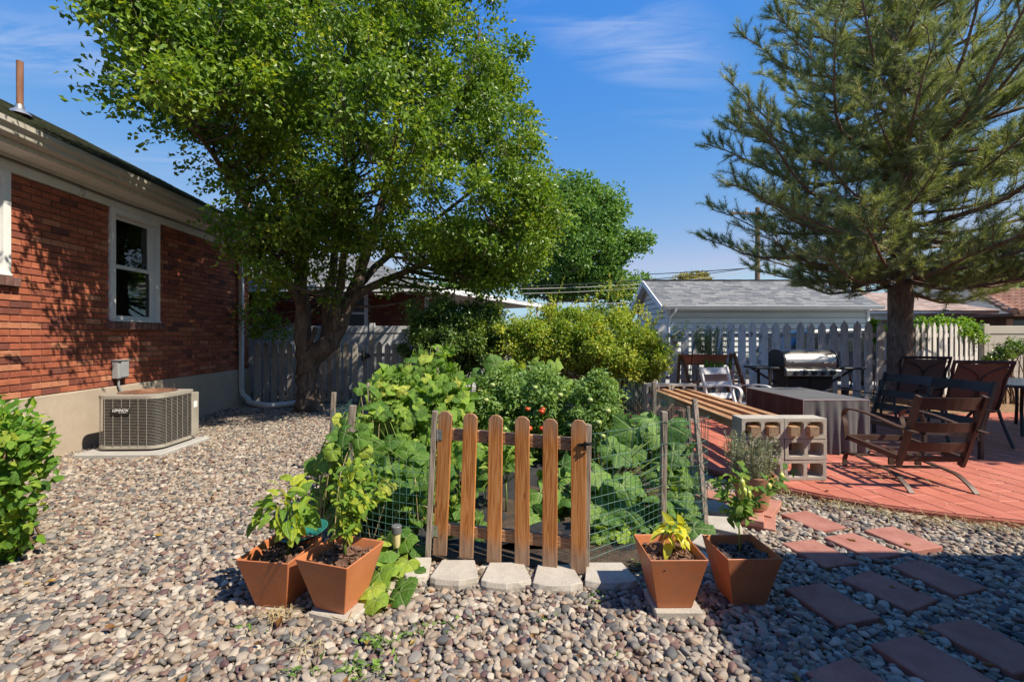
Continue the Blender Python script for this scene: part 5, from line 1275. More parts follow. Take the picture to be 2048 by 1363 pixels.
def sling(label, group):
    root = thing('sling_chair', label, 'chair', (0, 0, 0), 0, group)
    prof = smooth_path([(0, .26, .44), (0, .10, .405), (0, -.10, .40), (0, -.20, .44), (0, -.27, .58), (0, -.34, .80), (0, -.44, 1.02)], 4)
    def sheet(i0, i1, name):
        mb = MB(); q = prof[i0:i1]
        for p in q:
            for u in np.linspace(-.25, .25, 7): mb.v.append((u, p.y - .02 * (1 - (u / .25) ** 2), p.z - .015 * (1 - (u / .25) ** 2)))
        mb.f = [(j * 7 + i, j * 7 + i + 1, (j + 1) * 7 + i + 1, (j + 1) * 7 + i) for j in range(len(q) - 1) for i in range(6)]
        mb.build(name, m_sling, root, smooth=True, angle=0)
    sheet(0, 13, 'seat_sling'); sheet(12, len(prof), 'back_sling')
    for s_ in (-1, 1):
        MB().tube([(s_ * (.265 + (.02 if p.z > .9 else 0)), p.y, p.z) for p in prof], 0.019, 8).build('side_frame', m_frame, root, smooth=True)
        MB().tube(smooth_path([(s_ * .29, -.31, .72), (s_ * .33, -.18, .66), (s_ * .34, .10, .645), (s_ * .33, .26, .60), (s_ * .31, .29, .50), (s_ * .29, .25, .42)], 4), 0.017, 8).build('arm', m_frame, root, smooth=True)
        MB().tube(smooth_path([(s_ * .28, .22, .42), (s_ * .30, .25, .25), (s_ * .31, .30, 0.0)], 4), 0.018, 8).build('leg', m_frame, root, smooth=True)
        MB().tube(smooth_path([(s_ * .28, -.20, .44), (s_ * .30, -.24, .28), (s_ * .31, -.40, 0.0)], 4), 0.018, 8).build('leg', m_frame, root, smooth=True)
        MB().tube(smooth_path([(s_ * .25, -.455, .98), (s_ * .10, -.42, .92), (s_ * .015, -.385, .82), (s_ * .012, -.33, .62), (s_ * .05, -.28, .50)], 5), 0.008, 6).build('scroll', m_frame, root, smooth=True)
    MB().bar((-.30, -.445, 1.03), (.30, -.445, 1.03), .035, .04).build('top_rail', m_frame, root, bevel=0.006)
    MB().tube([(-.265, .25, .43), (.265, .25, .43)], 0.015, 8).build('front_rail', m_frame, root, smooth=True)
    MB().tube([(-.265, -.22, .42), (.265, -.22, .42)], 0.015, 8).build('rear_rail', m_frame, root, smooth=True)
    return root
gsl = 'high back sling chairs at the dining table'
c1 = sling('high back sling chair farther back, against the pine trunk', gsl); c1.location = (6.20, 7.05, PZ); c1.rotation_euler = (0, 0, R(-22))
c2 = sling('high back sling chair nearest the right edge of the picture', gsl); c2.location = (5.78, 5.88, PZ); c2.rotation_euler = (0, 0, R(-16))
tb = thing('patio_table', 'patio table with pale glass top cut by the right edge', 'table', (7.3, 6.55, PZ))
MB().lathe([(0.0, 0.76), (0.80, 0.76), (0.81, 0.765), (0.80, 0.772), (0.0, 0.772)], (7.3, 6.55, 0), 40).build('glass_top', glassmat('pebbled_glass', (0.7, 0.78, 0.8), 0.25), tb)
MB().lathe([(0.78, 0.735), (0.825, 0.735), (0.825, 0.758), (0.78, 0.758), (0.78, 0.735)], (7.3, 6.55, 0), 40).build('rim', m_frame, tb)
for k in range(4):
    a = R(45 + 90 * k); MB().tube([(7.3 + .55 * math.cos(a), 6.55 + .55 * math.sin(a), .74), (7.3 + .40 * math.cos(a), 6.55 + .40 * math.sin(a), .4), (7.3 + .6 * math.cos(a), 6.55 + .6 * math.sin(a), PZ)], .02, 8).build('leg', m_frame, tb, smooth=True)

# ------------------------------------------------------------------ grill
gr = thing('gas_grill', 'stainless and black gas grill in front of the picket fence', 'grill')
m_ss = pm('stainless_steel', (0.36, 0.35, 0.34), (0.44, 0.43, 0.42), 1, 0.38, 0.05, 1, metal=1.0, stretch=(2, 60, 60))
MB().bb(-.36, .36, -.22, .24, .10, .74).build('cabinet', m_char, gr, bevel=0.01)
for s_ in (-1, 1): MB().bb(s_ * .18 - .172, s_ * .18 + .172, -.235, -.2205, .13, .66).build('cabinet_door', m_black, gr, bevel=0.006)
for x in (-.32, .32):
    for y in (-.18, .20): MB().tube([(x - .015, y, .05), (x + .015, y, .05)], .05, 12).build('caster', m_black, gr)
MB().bb(-.41, .41, -.25, .26, .741, .83).build('firebox', m_char, gr, bevel=0.01)
lidp = [(-.25, .0), (-.265, .06), (-.25, .16), (-.19, .235), (-.08, .275), (.08, .285), (.20, .25), (.255, .16), (.26, .0)]
MB().extr([(-.40, y, .832 + z) for y, z in lidp], (.80, 0, 0)).build('lid', m_ss, gr, bevel=0.012, seg=2, smooth=True)
for s_ in (-1, 1): MB().extr([(s_ * .402, y * 1.03, .830 + z * 1.03) for y, z in lidp], (s_ * .025, 0, 0)).build('lid_end', m_char, gr, bevel=0.006)
hd = MB().tube([(-.30, -.31, .925), (.30, -.31, .925)], .013, 10)
for s_ in (-1, 1): hd.tube([(s_ * .28, -.31, .925), (s_ * .28, -.25, .92)], .009, 8)
hd.build('handle', m_ss, gr, smooth=True)
cpn = MB().extr([(-.42, -.25, .835), (-.42, -.335, .80), (-.42, -.345, .70), (-.42, -.25, .69)], (.84, 0, 0)).build('control_panel', m_ss, gr, bevel=0.006)
for k in range(5): MB().tube([(-.28 + k * .14, -.341, .752), (-.28 + k * .14, -.385, .757)], [.036, .030], 16).build('knob', m_black, cpn, smooth=True)
for s_ in (-1, 1):
    MB().bb(s_ * .43, s_ * .86, -.24, .22, .80, .835).build('side_shelf', m_char, gr, bevel=0.008)
    MB().bar((s_ * .82, .0, .80), (s_ * .42, .0, .55), .03, .03).build('shelf_brace', m_char, gr)
MB().tube([(-.64, -.245, .785), (-.64, -.285, .785)], [.03, .026], 14).build('knob', m_black, gr, smooth=True)
MB().tube(smooth_path([(.60, -.2, .80), (.63, -.24, .60), (.58, -.24, .45), (.55, -.2, .35)], 5), .012, 8).build('gas_hose', m_black, gr, smooth=True)
MB().tube([(.62, -.1, .3), (.62, -.1, .5)], .05, 10).build('hanging_tool', m_black, gr)
MB().bar((-.62, -.2, .8), (-.6, -.2, .10), .035, .035).bar((-.62, .2, .8), (-.6, .2, .10), .035, .035).build('side_leg', m_char, gr)
gr.location = (4.86, 7.62, PZ); gr.rotation_euler = (0, 0, R(-4))

# ladder planter stand
st = thing('ladder_planter_stand', 'wooden ladder stand with tiers against the picket fence', 'plant stand', (3.6, 8.3, 0.1))
m_stand = woodmat('stained_stand_wood', (0.20, 0.075, 0.03), (0.33, 0.145, 0.065), None, 2, 26, 0.6, 0.1, 0.3)
for x in (3.10, 4.05):
    MB().bar((x, 8.55, 0.10), (x, 8.42, 1.10), .03, .09, (0, 1, 0)).build('rear_leg', m_stand, st, bevel=0.003)
    MB().bar((x + 0.035, 7.72, 0.10), (x + 0.035, 8.38, 1.10), .03, .09, (0, 1, 0)).build('front_leg', m_stand, st, bevel=0.003)
for (y, z) in ((8.36, 0.92), (8.16, 0.62), (7.95, 0.34)):
    for k in range(3): MB().bb(3.08, 4.10, y - .14 + k * .095, y - .055 + k * .095, z - .018, z).build('shelf_slat', m_stand, st)
tr = thing('trough_planter', 'long terracotta trough planter on the ladder stand top tier', 'planter', (3.5, 8.32, 0.921))
m_tro = pm('orange_plastic_trough', (0.36, 0.10, 0.045), (0.43, 0.135, 0.065), 3, 0.5)
MB().hexa([(3.14, 8.24, .921), (3.86, 8.24, .921), (3.86, 8.40, .921), (3.14, 8.40, .921), (3.10, 8.21, 1.06), (3.90, 8.21, 1.06), (3.90, 8.43, 1.06), (3.10, 8.43, 1.06)]).build('body', m_tro, tr, bevel=0.004)
MB().bb(3.08, 3.92, 8.195, 8.445, 1.061, 1.085).build('rim', m_tro, tr, bevel=0.004)
MB().bb(3.11, 3.89, 8.22, 8.42, 1.0855, 1.088).build('soil', m_bed, tr)
bx = thing('box_planter', 'pale wooden box planter on the ladder stand middle tier', 'planter', (3.65, 8.12, 0.621))
m_pwood = woodmat('pale_box_wood', (0.33, 0.25, 0.19), (0.46, 0.37, 0.29), None, 0, 26, 0.8, 0.1, 0.3)
for k in range(3): MB().bb(3.40, 3.90, 8.02, 8.035, .622 + k * .06, .678 + k * .06).build('board', m_pwood, bx)
MB().bb(3.40, 3.415, 8.036, 8.24, .622, .80).bb(3.885, 3.90, 8.036, 8.24, .622, .80).bb(3.416, 3.884, 8.225, 8.24, .622, .80).bb(3.416, 3.884, 8.036, 8.224, .622, .77).build('box_sides', m_pwood, bx)
MB().bb(3.38, 3.92, 8.00, 8.26, .801, .82).build('rim', m_pwood, bx)
# shepherd hook
hk = MB().tube(smooth_path([(3.02, 7.9, 0.05), (3.06, 7.92, 0.5), (3.14, 7.95, 1.0), (3.17, 7.96, 1.22), (3.22, 7.96, 1.31), (3.28, 7.96, 1.32), (3.31, 7.96, 1.25), (3.30, 7.96, 1.18), (3.33, 7.96, 1.17)], 5), 0.008, 6)
tag(hk.build('shepherd_hook', m_black, smooth=True), 'thin black shepherd hook beside the trough planter', 'hook')
# birdhouse on the fence
bh = thing('birdhouse', 'small weathered birdhouse fixed to the peeling pickets', 'birdhouse', (3.17, 8.7, 1.32))
MB().bb(3.09, 3.25, 8.63, 8.77, 1.32, 1.45).extr([(3.09, 8.63, 1.451), (3.25, 8.63, 1.451), (3.17, 8.63, 1.51)], (0, .14, 0)).build('box', m_oldwood, bh)
for s_ in (-1, 1): MB().bar((3.17, 8.69, 1.525), (3.17 + s_ * .115, 8.69, 1.44), .20, .012, (0, 0, 1)).build('roof_board', m_oldwood, bh)
MB().tube([(3.17, 8.632, 1.40), (3.17, 8.622, 1.40)], .022, 12).build('entrance', m_black, bh)

# parked car behind the fence
car = thing('parked_car', 'dark blue parked car glimpsed through the picket fence gaps', 'car')
m_car = pm('dark_blue_car_paint', (0.008, 0.012, 0.028), (0.010, 0.016, 0.034), 2, 0.25, coat=0.6)
side = [(-2.25, .30), (-2.28, .62), (-2.2, .85), (-1.3, .98), (1.0, 1.0), (1.95, .92), (2.25, .75), (2.3, .45), (2.2, .28)]
MB().extr([(x, -.88, z) for x, z in side], (0, 1.76, 0)).build('body', m_car, car, bevel=0.05, seg=2, smooth=True)
cab = [(-1.75, .96), (-1.25, 1.50), (-.9, 1.6), (.55, 1.62), (.95, 1.54), (1.7, .98)]
MB().add([(x, s_ * (.80 if z < 1.2 else .66), z) for s_ in (-1, 1) for x, z in cab], [tuple(range(5, -1, -1)), tuple(range(6, 12))] + [(i, (i + 1) % 6, 6 + (i + 1) % 6, 6 + i) for i in range(6)]).build('cabin', m_car, car, bevel=0.03, smooth=True)
m_cg = pm('car_glass', (0.02, 0.025, 0.03), (0.03, 0.035, 0.04), 2, 0.08, spec=0.6)
for (a, c) in ((-1.30, -.35), (-.27, .55), (.62, 1.35)):
    MB().hexa([(a + (0 if a > -1 else -.2), -.795, 1.03), (c + (.0 if c < 1 else .12), -.795, 1.03), (c + (.0 if c < 1 else .12), -.76, 1.03), (a + (0 if a > -1 else -.2), -.76, 1.03), (a, -.69, 1.5), (c - (0 if c < 1 else .22), -.69, 1.5), (c - (0 if c < 1 else .22), -.65, 1.5), (a, -.65, 1.5)]).build('side_window', m_cg, car)
for x in (-1.4, 1.42):
    for y in (-.86, .86):
        wh = MB().lathe([(.20, -.09), (.30, -.1), (.325, -.07), (.325, .07), (.30, .1), (.20, .09)], (0, 0, 0), 20).mesh('wheel', smooth=True)
        o = place('wheel', wh, m_black, car, (x, y, .325), (R(90), 0, 0)); rm = MB().lathe([(0.0, -.095), (.19, -.09), (.20, .09), (0.0, .095)], (0, 0, 0), 14).mesh('rim', smooth=True); place('rim', rm, m_metal, o)
for y in (-.62, .62): MB().bb(-2.27, -2.18, y - .16, y + .16, .62, .74).build('headlight', m_white, car)
MB().bb(.85, 1.0, -.93, -.885, .82, .845).build('door_handle', m_car, car)
car.location = (8.6, 12.2, 0)

# lamp on the pear trunk
tl = thing('trunk_lamp', 'small black solar lamp fixed high on the pear trunk', 'lamp', at(606, 612, 8.50))
p = at(606, 608, 8.48)
MB().box(p + Vector((0, 0, .03)), (.15, .07, .06), rotm(R(20), 0, 0)).build('cap', m_black, tl, bevel=0.008)
MB().box(p + Vector((0, -.015, -.03)), (.12, .05, .05), rotm(R(20), 0, 0)).build('lens', MATS['yellowed_lens'], tl, bevel=0.006)

# utility pole and overhead wires
up = thing('utility_pole', 'wooden utility pole with crossarm behind the pine boughs', 'utility pole', (15.0, 28, 0))
m_pole = woodmat('pole_wood', (0.17, 0.11, 0.075), (0.28, 0.19, 0.13), None, 2, 12, 0.85, 0.0, 0.3)
px_ = (1515 - CX) * 28 / FP
MB().tube([(px_, 28, 0), (px_, 28, CH + (HY - 415) * 28 / FP)], [.17, .13], 10).build('pole', m_pole, up, smooth=True)
zc_ = CH + (HY - 428) * 28 / FP
MB().bar((px_ - 1.75, 27.82, zc_), (px_ + .5, 27.82, zc_ - .05), .1, .13).build('crossarm', m_pole, up)
for x in (-1.6, -.8, .35): MB().lathe([(.05, 0), (.07, .06), (.05, .12), (.06, .16), (.0, .2)], (px_ + x, 27.82, zc_ + .06), 8).build('insulator', m_metal, up)
def sagwire(name, a, c, sag, r_, lab, mat=m_black, n=26):
    a, c = Vector(a), Vector(c); P = [a.lerp(c, t) - Vector((0, 0, sag * 4 * t * (1 - t))) for t in np.linspace(0, 1, n)]
    tag(MB().tube(P, r_, 5).build(name, mat, smooth=True), lab, 'wire')
m_wirepale = pm('pale_service_wire', (0.34, 0.33, 0.32), (0.42, 0.41, 0.40), 4, 0.6)
sagwire('overhead_wire', at(1560, 525, 24), at(745, 576, 12.1), 0.35, 0.018, 'thickest black service wire running from the utility pole to the neighbour roof')
sagwire('overhead_wire', at(1480, 545, 24), at(860, 578, 12.6), 0.25, 0.012, 'pale service wire just below the thick black wire', m_wirepale)
sagwire('overhead_wire', at(1300, 598, 19), at(900, 582, 13.5), 0.30, 0.012, 'lowest pale wire sagging just above the yellow hedge', m_wirepale)
sagwire('overhead_wire', at(1330, 570, 22), at(880, 588, 13.2), 0.12, 0.010, 'thin pale wire crossing in front of the far tree trunk', m_wirepale)
sagwire('overhead_wire', at(1515, 535, 28), at(1000, 548, 60), 0.4, 0.03, 'far power line passing behind the distant tree')
# string lights in the pine
sg = thing('string_lights', 'string of clear glass bulbs hung through the lower pine boughs', 'string lights', at(1800, 560, 7.7))
spts = [at(1640, 556, 7.9), at(1690, 566, 7.8), at(1735, 564, 7.7), at(1795, 552, 7.7), at(1830, 532, 7.5), at(1888, 496, 7.2), at(1940, 488, 7.0), at(2000, 500, 6.8), at(2060, 514, 6.6)]
sp_ = smooth_path(spts, 6); MB().tube(sp_, 0.005, 5).build('cable', m_black, sg)
m_bulb = glassmat('clear_bulb', (0.95, 0.95, 0.95))
for k in range(2, len(sp_) - 1, 5):
    p = sp_[k]
    MB().lathe([(.012, -.005), (.014, -.04), (.012, -.045)], p, 8).build('socket', m_black, sg)
    MB().lathe([(.012, -.046), (.030, -.075), (.034, -.10), (.026, -.13), (.008, -.142), (0, -.143)], p, 10).build('bulb', m_bulb, sg, smooth=True)

# porch of the house behind the camera, out of the picture: its roof throws the shadow over the stepping stones
k_ = 1 / math.tan(R(SUN_EL)); RH = 3.0
RT = RH + 0.18
rcx, rcy = 0.965 + RT * k_ * math.sin(R(SUN_AZ)), 2.94 - RT * k_ * math.cos(R(SUN_AZ))
pr = thing('rear_house', 'unseen house, pale to bounce light, with covered porch behind the viewpoint, its porch roof shading the stepping stones', 'house', (4, -5, 0))
MB().bb(rcx, 12, -1.0, rcy, RH, RH + .18).build('porch_roof', m_vwhite, pr)
MB().bb(-4.0, 12, -9.5, -1.3, 0, RH - .002).build('wall', m_brick_rear := pm('pale_bounce_wall', (0.60, 0.56, 0.50), (0.68, 0.64, 0.58), 8, 0.9), pr)  # unseen wall added to cut sky fill, pale to bounce warm light
MB().add([(-4.4, -0.95, RH + .001), (12.4, -0.95, RH + .001), (12.4, -5.4, RH + 2.3), (-4.4, -5.4, RH + 2.3), (12.4, -9.9, RH + .001), (-4.4, -9.9, RH + .001)], [(0, 1, 2, 3), (3, 2, 4, 5), (0, 3, 5), (1, 4, 2), (0, 5, 4, 1)]).build('roof', m_sh_dark, pr)
for x in (rcx + .25, rcx + 3.5): MB().bb(x - .06, x + .06, rcy - .4, rcy - .28, 0, RH - .002).build('post', m_vwhite, pr)
rw = MB().bb(-1.5, 1.5, -1.298, -1.26, 0.05, 2.15).build('sliding_door', m_white, pr)
for x in (-.72, .72): MB().bb(x - .66, x + .66, -1.259, -1.25, .15, 2.05).build('pane', m_cg, rw)
# ------------------------------------------------------------------ leaf templates and placement
def leaf_mesh(kind, seed=0):
    rg = random.Random(seed); mb = MB()
    if kind in ('oval', 'pepper'):
        rows = 6; w0 = 0.30 if kind == 'oval' else 0.23; curl = rg.uniform(.05, .22) if kind == 'oval' else rg.uniform(.2, .5); fold = rg.uniform(.05, .16); tw = rg.uniform(-.25, .25)
        for j in range(rows + 1):
            t = j / rows; w_ = w0 * (math.sin(math.pi * t ** 0.8) ** 0.75 if 0 < t < 1 else 0.0)
            zc = -curl * t * t + 0.08 * math.sin(t * 3)
            for u in (-1, 0, 1):
                mb.v.append((u * w_ , t, zc + abs(u) * fold * w_ * 2 + u * w_ * tw * t + (0.02 * math.sin(t * 15 + u + seed) if u else 0)))
        mb.f = [f for j in range(rows) for c in (0, 1) for f in [(j * 3 + c, j * 3 + c + 1, j * 3 + c + 4, j * 3 + c + 3)]]
    else:
        n = 21; deep = {'squash': 0.13, 'zucchini': 0.30, 'cucumber': 0.17}[kind]; pts = []
        for ri, f in enumerate((0.0, 0.38, 0.72, 1.0)):
            for k in range(n):
                th = R(-150 + 300 * k / (n - 1))      # 0 = tip direction, notch at the stalk
                lob = 1 - deep * (0.5 - 0.5 * math.cos(th * 6.0 + math.pi * 0)) if kind != 'cucumber' else 1 - deep * (0.5 - 0.5 * math.cos(th * 5))
                r_ = (0.52 + 0.08 * math.cos(th)) * lob * (1 + 0.05 * math.sin(k * 2.9 + seed) * (f > .9))
                if kind == 'zucchini': r_ *= 1 + 0.10 * ((k % 2) - .5) * (f > .9)
                x, y = math.sin(th) * r_ * f, math.cos(th) * r_ * f
                z = 0.10 * f * f * math.sin(th * 3 + seed) * 0.7 + 0.16 * f - 0.24 * f * f + 0.03 * rg.uniform(-1, 1) * f - 0.03 * math.cos(th * 6.0) * f
                pts.append((x, y + 0.15 * 0, z))
        mb.v = pts
        mb.f = [(0, n + k + 1, n + k) for k in range(n - 1)] + [(a * n + k, a * n + k + 1, (a + 1) * n + k + 1, (a + 1) * n + k) for a in (1, 2) for k in range(n - 1)]
    me = mb.mesh('leaf', smooth=True, angle=0)
    return me
def orient(D, N):
    D = Vector(D).normalized(); N = Vector(N); S_ = D.cross(N)
    if S_.length < 1e-4: S_ = D.cross(Vector((1, 0.2, 0)))
    S_.normalize(); N = S_.cross(D)
    return Matrix((S_, D, N)).transposed()
LEAFSETS = {}
def leafset(kind, mat, n=5):
    key = (kind, mat.name)
    if key not in LEAFSETS:
        L = []
        for k in range(n):
            me = leaf_mesh(kind, 7 * k + 3); me.materials.append(mat); L.append(me)
        LEAFSETS[key] = L
    return LEAFSETS[key]
def put_leaf(parent, kind, mat, pos, D, N, size, rg=random):
    me = rg.choice(leafset(kind, mat)); o = bpy.data.objects.new('leaf', me); COL.objects.link(o); o.parent = parent
    M = orient(D, N).to_4x4(); o.matrix_basis = Matrix.Translation(Vector(pos) - wl(parent)) @ M @ Matrix.Diagonal((size * rg.uniform(.85, 1.1), size, size, 1))
    return o
def rv(rg, s_=1.0): return Vector((rg.gauss(0, s_), rg.gauss(0, s_), rg.gauss(0, s_)))

# ------------------------------------------------------------------ pear tree
m_bark_t = pm('grey_brown_bark', (0.075, 0.055, 0.042), (0.21, 0.165, 0.13), 1, 0.95, 1.0, 1.0, stretch=(13, 13, 3.2), bstretch=(22, 22, 4.5), dist=1.0)
for nd in m_bark_t.node_tree.nodes:
    if nd.type == 'BUMP': nd.inputs['Distance'].default_value = 0.05
m_pear = leafmat('pear_leaf', [(0.0, (0.030, 0.063, 0.009)), (0.45, (0.064, 0.114, 0.014)), (0.8, (0.120, 0.175, 0.021)), (1.0, (0.22, 0.22, 0.033))], 0.34, 0.40, spec=0.38)
pear = thing('pear_tree', 'large multi-stemmed leafy tree shading the brick house', 'tree', at(618, 822, 8.6))
def pear_Y(x, Y): return max(4.4, Y + (x - 600) * (.0085 if x < 600 else .0008))     # left limbs reach forward over the yard, right ones lean away
STEMS = [
    ([(618, 830, 8.6), (617, 800, 8.6), (616, 760, 8.6), (618, 725, 8.6), (622, 700, 8.6)], [.30, .225, .20, .205, .23]),
    ([(612, 720, 8.6), (606, 660, 8.55), (603, 600, 8.5), (602, 540, 8.5), (598, 470, 8.5), (590, 380, 8.4), (588, 250, 8.3), (575, 90, 8.2), (570, -60, 8.2)], [.17, .15, .125, .11, .10, .085, .06, .04, .02]),
    ([(622, 712, 8.6), (650, 692, 8.6), (676, 655, 8.6), (694, 612, 8.6), (712, 568, 8.6), (728, 515, 8.6), (760, 420, 8.5), (790, 280, 8.5), (800, 120, 8.4), (790, -60, 8.3)], [.20, .185, .16, .135, .115, .10, .08, .06, .04, .02]),
    ([(640, 700, 8.7), (655, 660, 8.75), (652, 610, 8.8), (662, 560, 8.9), (672, 480, 9.0), (690, 340, 9.2), (700, 180, 9.3), (690, 0, 9.4)], [.12, .105, .095, .085, .07, .055, .04, .02]),
    ([(668, 660, 8.5), (672, 610, 8.35), (682, 560, 8.2), (690, 480, 7.9), (705, 360, 7.5), (710, 220, 7.2)], [.10, .085, .07, .06, .04, .02]),
    ([(692, 615, 8.6), (722, 585, 8.5), (760, 565, 8.4), (800, 548, 8.3), (880, 515, 8.0), (980, 475, 7.8), (1050, 430, 7.7)], [.10, .085, .07, .06, .045, .03, .015]),
    ([(704, 590, 8.7), (740, 545, 8.9), (790, 500, 9.2), (870, 440, 9.5), (960, 370, 9.7), (1040, 320, 9.8)], [.09, .075, .06, .045, .03, .015]),
    ([(603, 610, 8.5), (585, 580, 8.4), (560, 540, 8.2), (520, 460, 7.9), (460, 360, 7.9), (390, 260, 7.8), (310, 180, 7.7)], [.085, .075, .065, .055, .04, .03, .015]),
    ([(600, 500, 8.5), (560, 420, 8.7), (500, 300, 8.9), (430, 180, 9.0), (340, 60, 9.0)], [.07, .06, .045, .03, .015]),
    ([(740, 480, 8.6), (800, 400, 8.2), (870, 300, 7.8), (930, 180, 7.5), (960, 60, 7.3)], [.07, .055, .04, .03, .015]),
    ([(588, 330, 8.4), (540, 220, 7.6), (490, 100, 6.9), (450, -40, 6.5)], [.06, .045, .03, .015]),
]
tk = MB(); SP = []
for pts, rr in STEMS:
    P = smooth_path([at(x, y, Y if y > 690 else pear_Y(x, Y)) for x, y, Y in pts], 4); k = len(P)
    rad = [float(np.interp(i / (k - 1) * (len(rr) - 1), range(len(rr)), rr)) for i in range(k)]
    if len(rr) == 5: rad = [r_ * (1 + 0.05 * math.sin(i * 2.1)) for i, r_ in enumerate(rad)]
    jit_ = [p + Vector((random.gauss(0, r_ * .10), random.gauss(0, r_ * .10), 0)) for p, r_ in zip(P, rad)]
    tk.tube(jit_, rad, 14 if rr[0] > .12 else 9)
    SP += [(p, r_) for p, r_ in zip(P, rad)][len(P) // 3 if len(rr) > 5 else len(P):]
tk.tube([at(619, 690, 8.42), at(632, 655, 8.42)], [.03, .05], 8)
PEAR = [(128, -60), (150, 8), (215, 45), (290, 62), (236, 92), (226, 150), (232, 215), (300, 252), (345, 282), (400, 340), (440, 380), (430, 420), (450, 470), (475, 520), (500, 560), (560, 600), (620, 545), (690, 520), (780, 520), (850, 540), (900, 560), (960, 585), (1015, 600), (1070, 560), (1112, 500), (1122, 420), (1118, 350), (1096, 300), (1092, 235), (1056, 190), (1046, 100), (1010, 60), (1000, 0), (985, -80), (900, -190), (700, -260), (450, -230), (250, -150)]
prng = np.random.default_rng(5)
C = clump_points(PEAR, 8.0, 980, 0.34, 2.5, rng=prng, k=0.85, tmin=0.5)
for i_ in range(len(C)):
    c = C[i_]; xp = CX + c[0] * FP / c[1]; s_ = pear_Y(xp, c[1] - (.2 if xp > 640 else 0)) / c[1]; C[i_] = (c[0] * s_, c[1] * s_, CH + (c[2] - CH) * s_)     # the left limbs lean towards the house front, the right ones away
xpC = CX + C[:, 0] * FP / C[:, 1]; C = C[~((xpC > 690) & (C[:, 1] < 7.5) & (prng.random(len(C)) < .38))]; xpC = CX + C[:, 0] * FP / C[:, 1]; C = C[~((xpC < 560) & (prng.random(len(C)) < .27))]
extra = [at(520, 600, 8.9), at(540, 640, 9.0), at(515, 660, 9.0), at(545, 585, 8.8), at(500, 625, 9.1), at(560, 660, 9.1), at(655, 590, 8.2), at(640, 545, 8.1), at(690, 545, 8.2), at(575, 560, 8.2), at(595, 530, 8.1), at(780, 570, 8.4), at(840, 565, 8.3), at(880, 585, 8.3), at(480, 455, 7.2), at(460, 490, 7.4)]
C = np.concatenate([C, np.array([tuple(p) for p in extra]), clump_points([(860, 440), (990, 390), (1112, 430), (1104, 520), (1045, 592), (940, 592), (870, 560)], 9.4, 75, .3, 1.0, rng=prng)])
SPa = np.array([tuple(p) for p, _ in SP])
for c in C:
    d = np.linalg.norm(SPa - c, axis=1) + np.maximum(0, SPa[:, 2] - c[2] + 0.2) * 2.0
    j = int(d.argmin()); a = Vector(SPa[j]); b_ = Vector(c); r0 = min(SP[j][1] * 0.5, 0.012 + 0.010 * (b_ - a).length)
    mid = a.lerp(b_, .5) + Vector((prng.normal(0, .12), prng.normal(0, .12), -0.08 * (b_ - a).length + prng.normal(0, .06)))
    P = smooth_path([a, mid, b_], 3); tk.tube(P, [r0 * (1 - .75 * i / (len(P) - 1)) for i in range(len(P))], 5, False)
    for _ in range(3):
        e = b_ + Vector(rand_dirs(1, prng)[0]) * prng.uniform(.25, .45); tk.tube([b_, (b_ + e) / 2 + Vector((0, 0, .03)), e], [.005, .003, .0015], 4, False)
tk.build('trunk', m_bark_t, pear, smooth=True, angle=0)
V, T, rnd = clump_leaves(C, 172, 0.39, 0.075, 0.055, 0.55, prng, shell=0.3, flat=0.85)
# loose sprigs that break the outline
Pp = np.array(PEAR, dtype=float); sv, st_, sr_ = [], [], []
sg_P, sg_D = [], []
for _ in range(230):
    i = prng.integers(len(Pp)); a, c = Pp[i], Pp[(i + 1) % len(Pp)]; q = a + (c - a) * prng.random()
    if q[1] < -30: continue
    ctr = np.array([640, 250.0]); o_ = (q - ctr) / np.linalg.norm(q - ctr); Y = pear_Y(q[0], 8.1) + prng.normal(0, .4)
    s0 = at(*(q - o_ * 35), Y); L_ = prng.uniform(.25, .55); d = Vector((o_[0] + prng.normal(0, .3), prng.normal(0, .5), -o_[1] * .8 + prng.normal(0, .25))).normalized()
    for k in range(14): sg_P.append(tuple(s0 + d * L_ * (k / 13) + Vector((0, 0, -.05 * (k / 13) ** 2)) + rv(random, .008))); sg_D.append(tuple(d + rv(random, .8)))
sg_P, sg_D = np.array(sg_P), np.array(sg_D); n_ = len(sg_P)
V2, T2 = leaf_cloud(sg_P, sg_D, rand_dirs(n_, prng) + np.array([0, 0, .5]), prng.uniform(.05, .08, n_), prng.uniform(.035, .052, n_), .25, .2)
leaf_object('crown', np.concatenate([V, V2]), np.concatenate([T, T2 + len(V)]), 5, np.concatenate([rnd, prng.random(n_)]), m_pear, pear)

# ------------------------------------------------------------------ pine
m_pbark = pm('pine_bark', (0.12, 0.08, 0.058), (0.32, 0.23, 0.175), 1, 0.95, 1.0, 1, stretch=(15, 15, 4), bstretch=(24, 24, 7), dist=1.2)
for nd in m_pbark.node_tree.nodes:
    if nd.type == 'BUMP': nd.inputs['Distance'].default_value = 0.05
m_needle = leafmat('pine_needle', [(0.0, (0.038, 0.064, 0.030)), (0.4, (0.090, 0.122, 0.052)), (0.8, (0.19, 0.21, 0.095)), (1.0, (0.34, 0.33, 0.19))], 0.25, 0.45, spec=0.4)
PX, PY = 7.08, 8.3
pine = thing('pine_tree', 'tall pine tree with long needles standing by the picket fence', 'tree', (PX, PY, 0.15))
rg = random.Random(21); tr_ = MB()
zs = np.linspace(0.1, 11.2, 40)
def trunk_c(z): return Vector((PX + 0.10 * math.sin(z * .5) - .02 * z, PY + .05 * math.sin(z * .8), z))
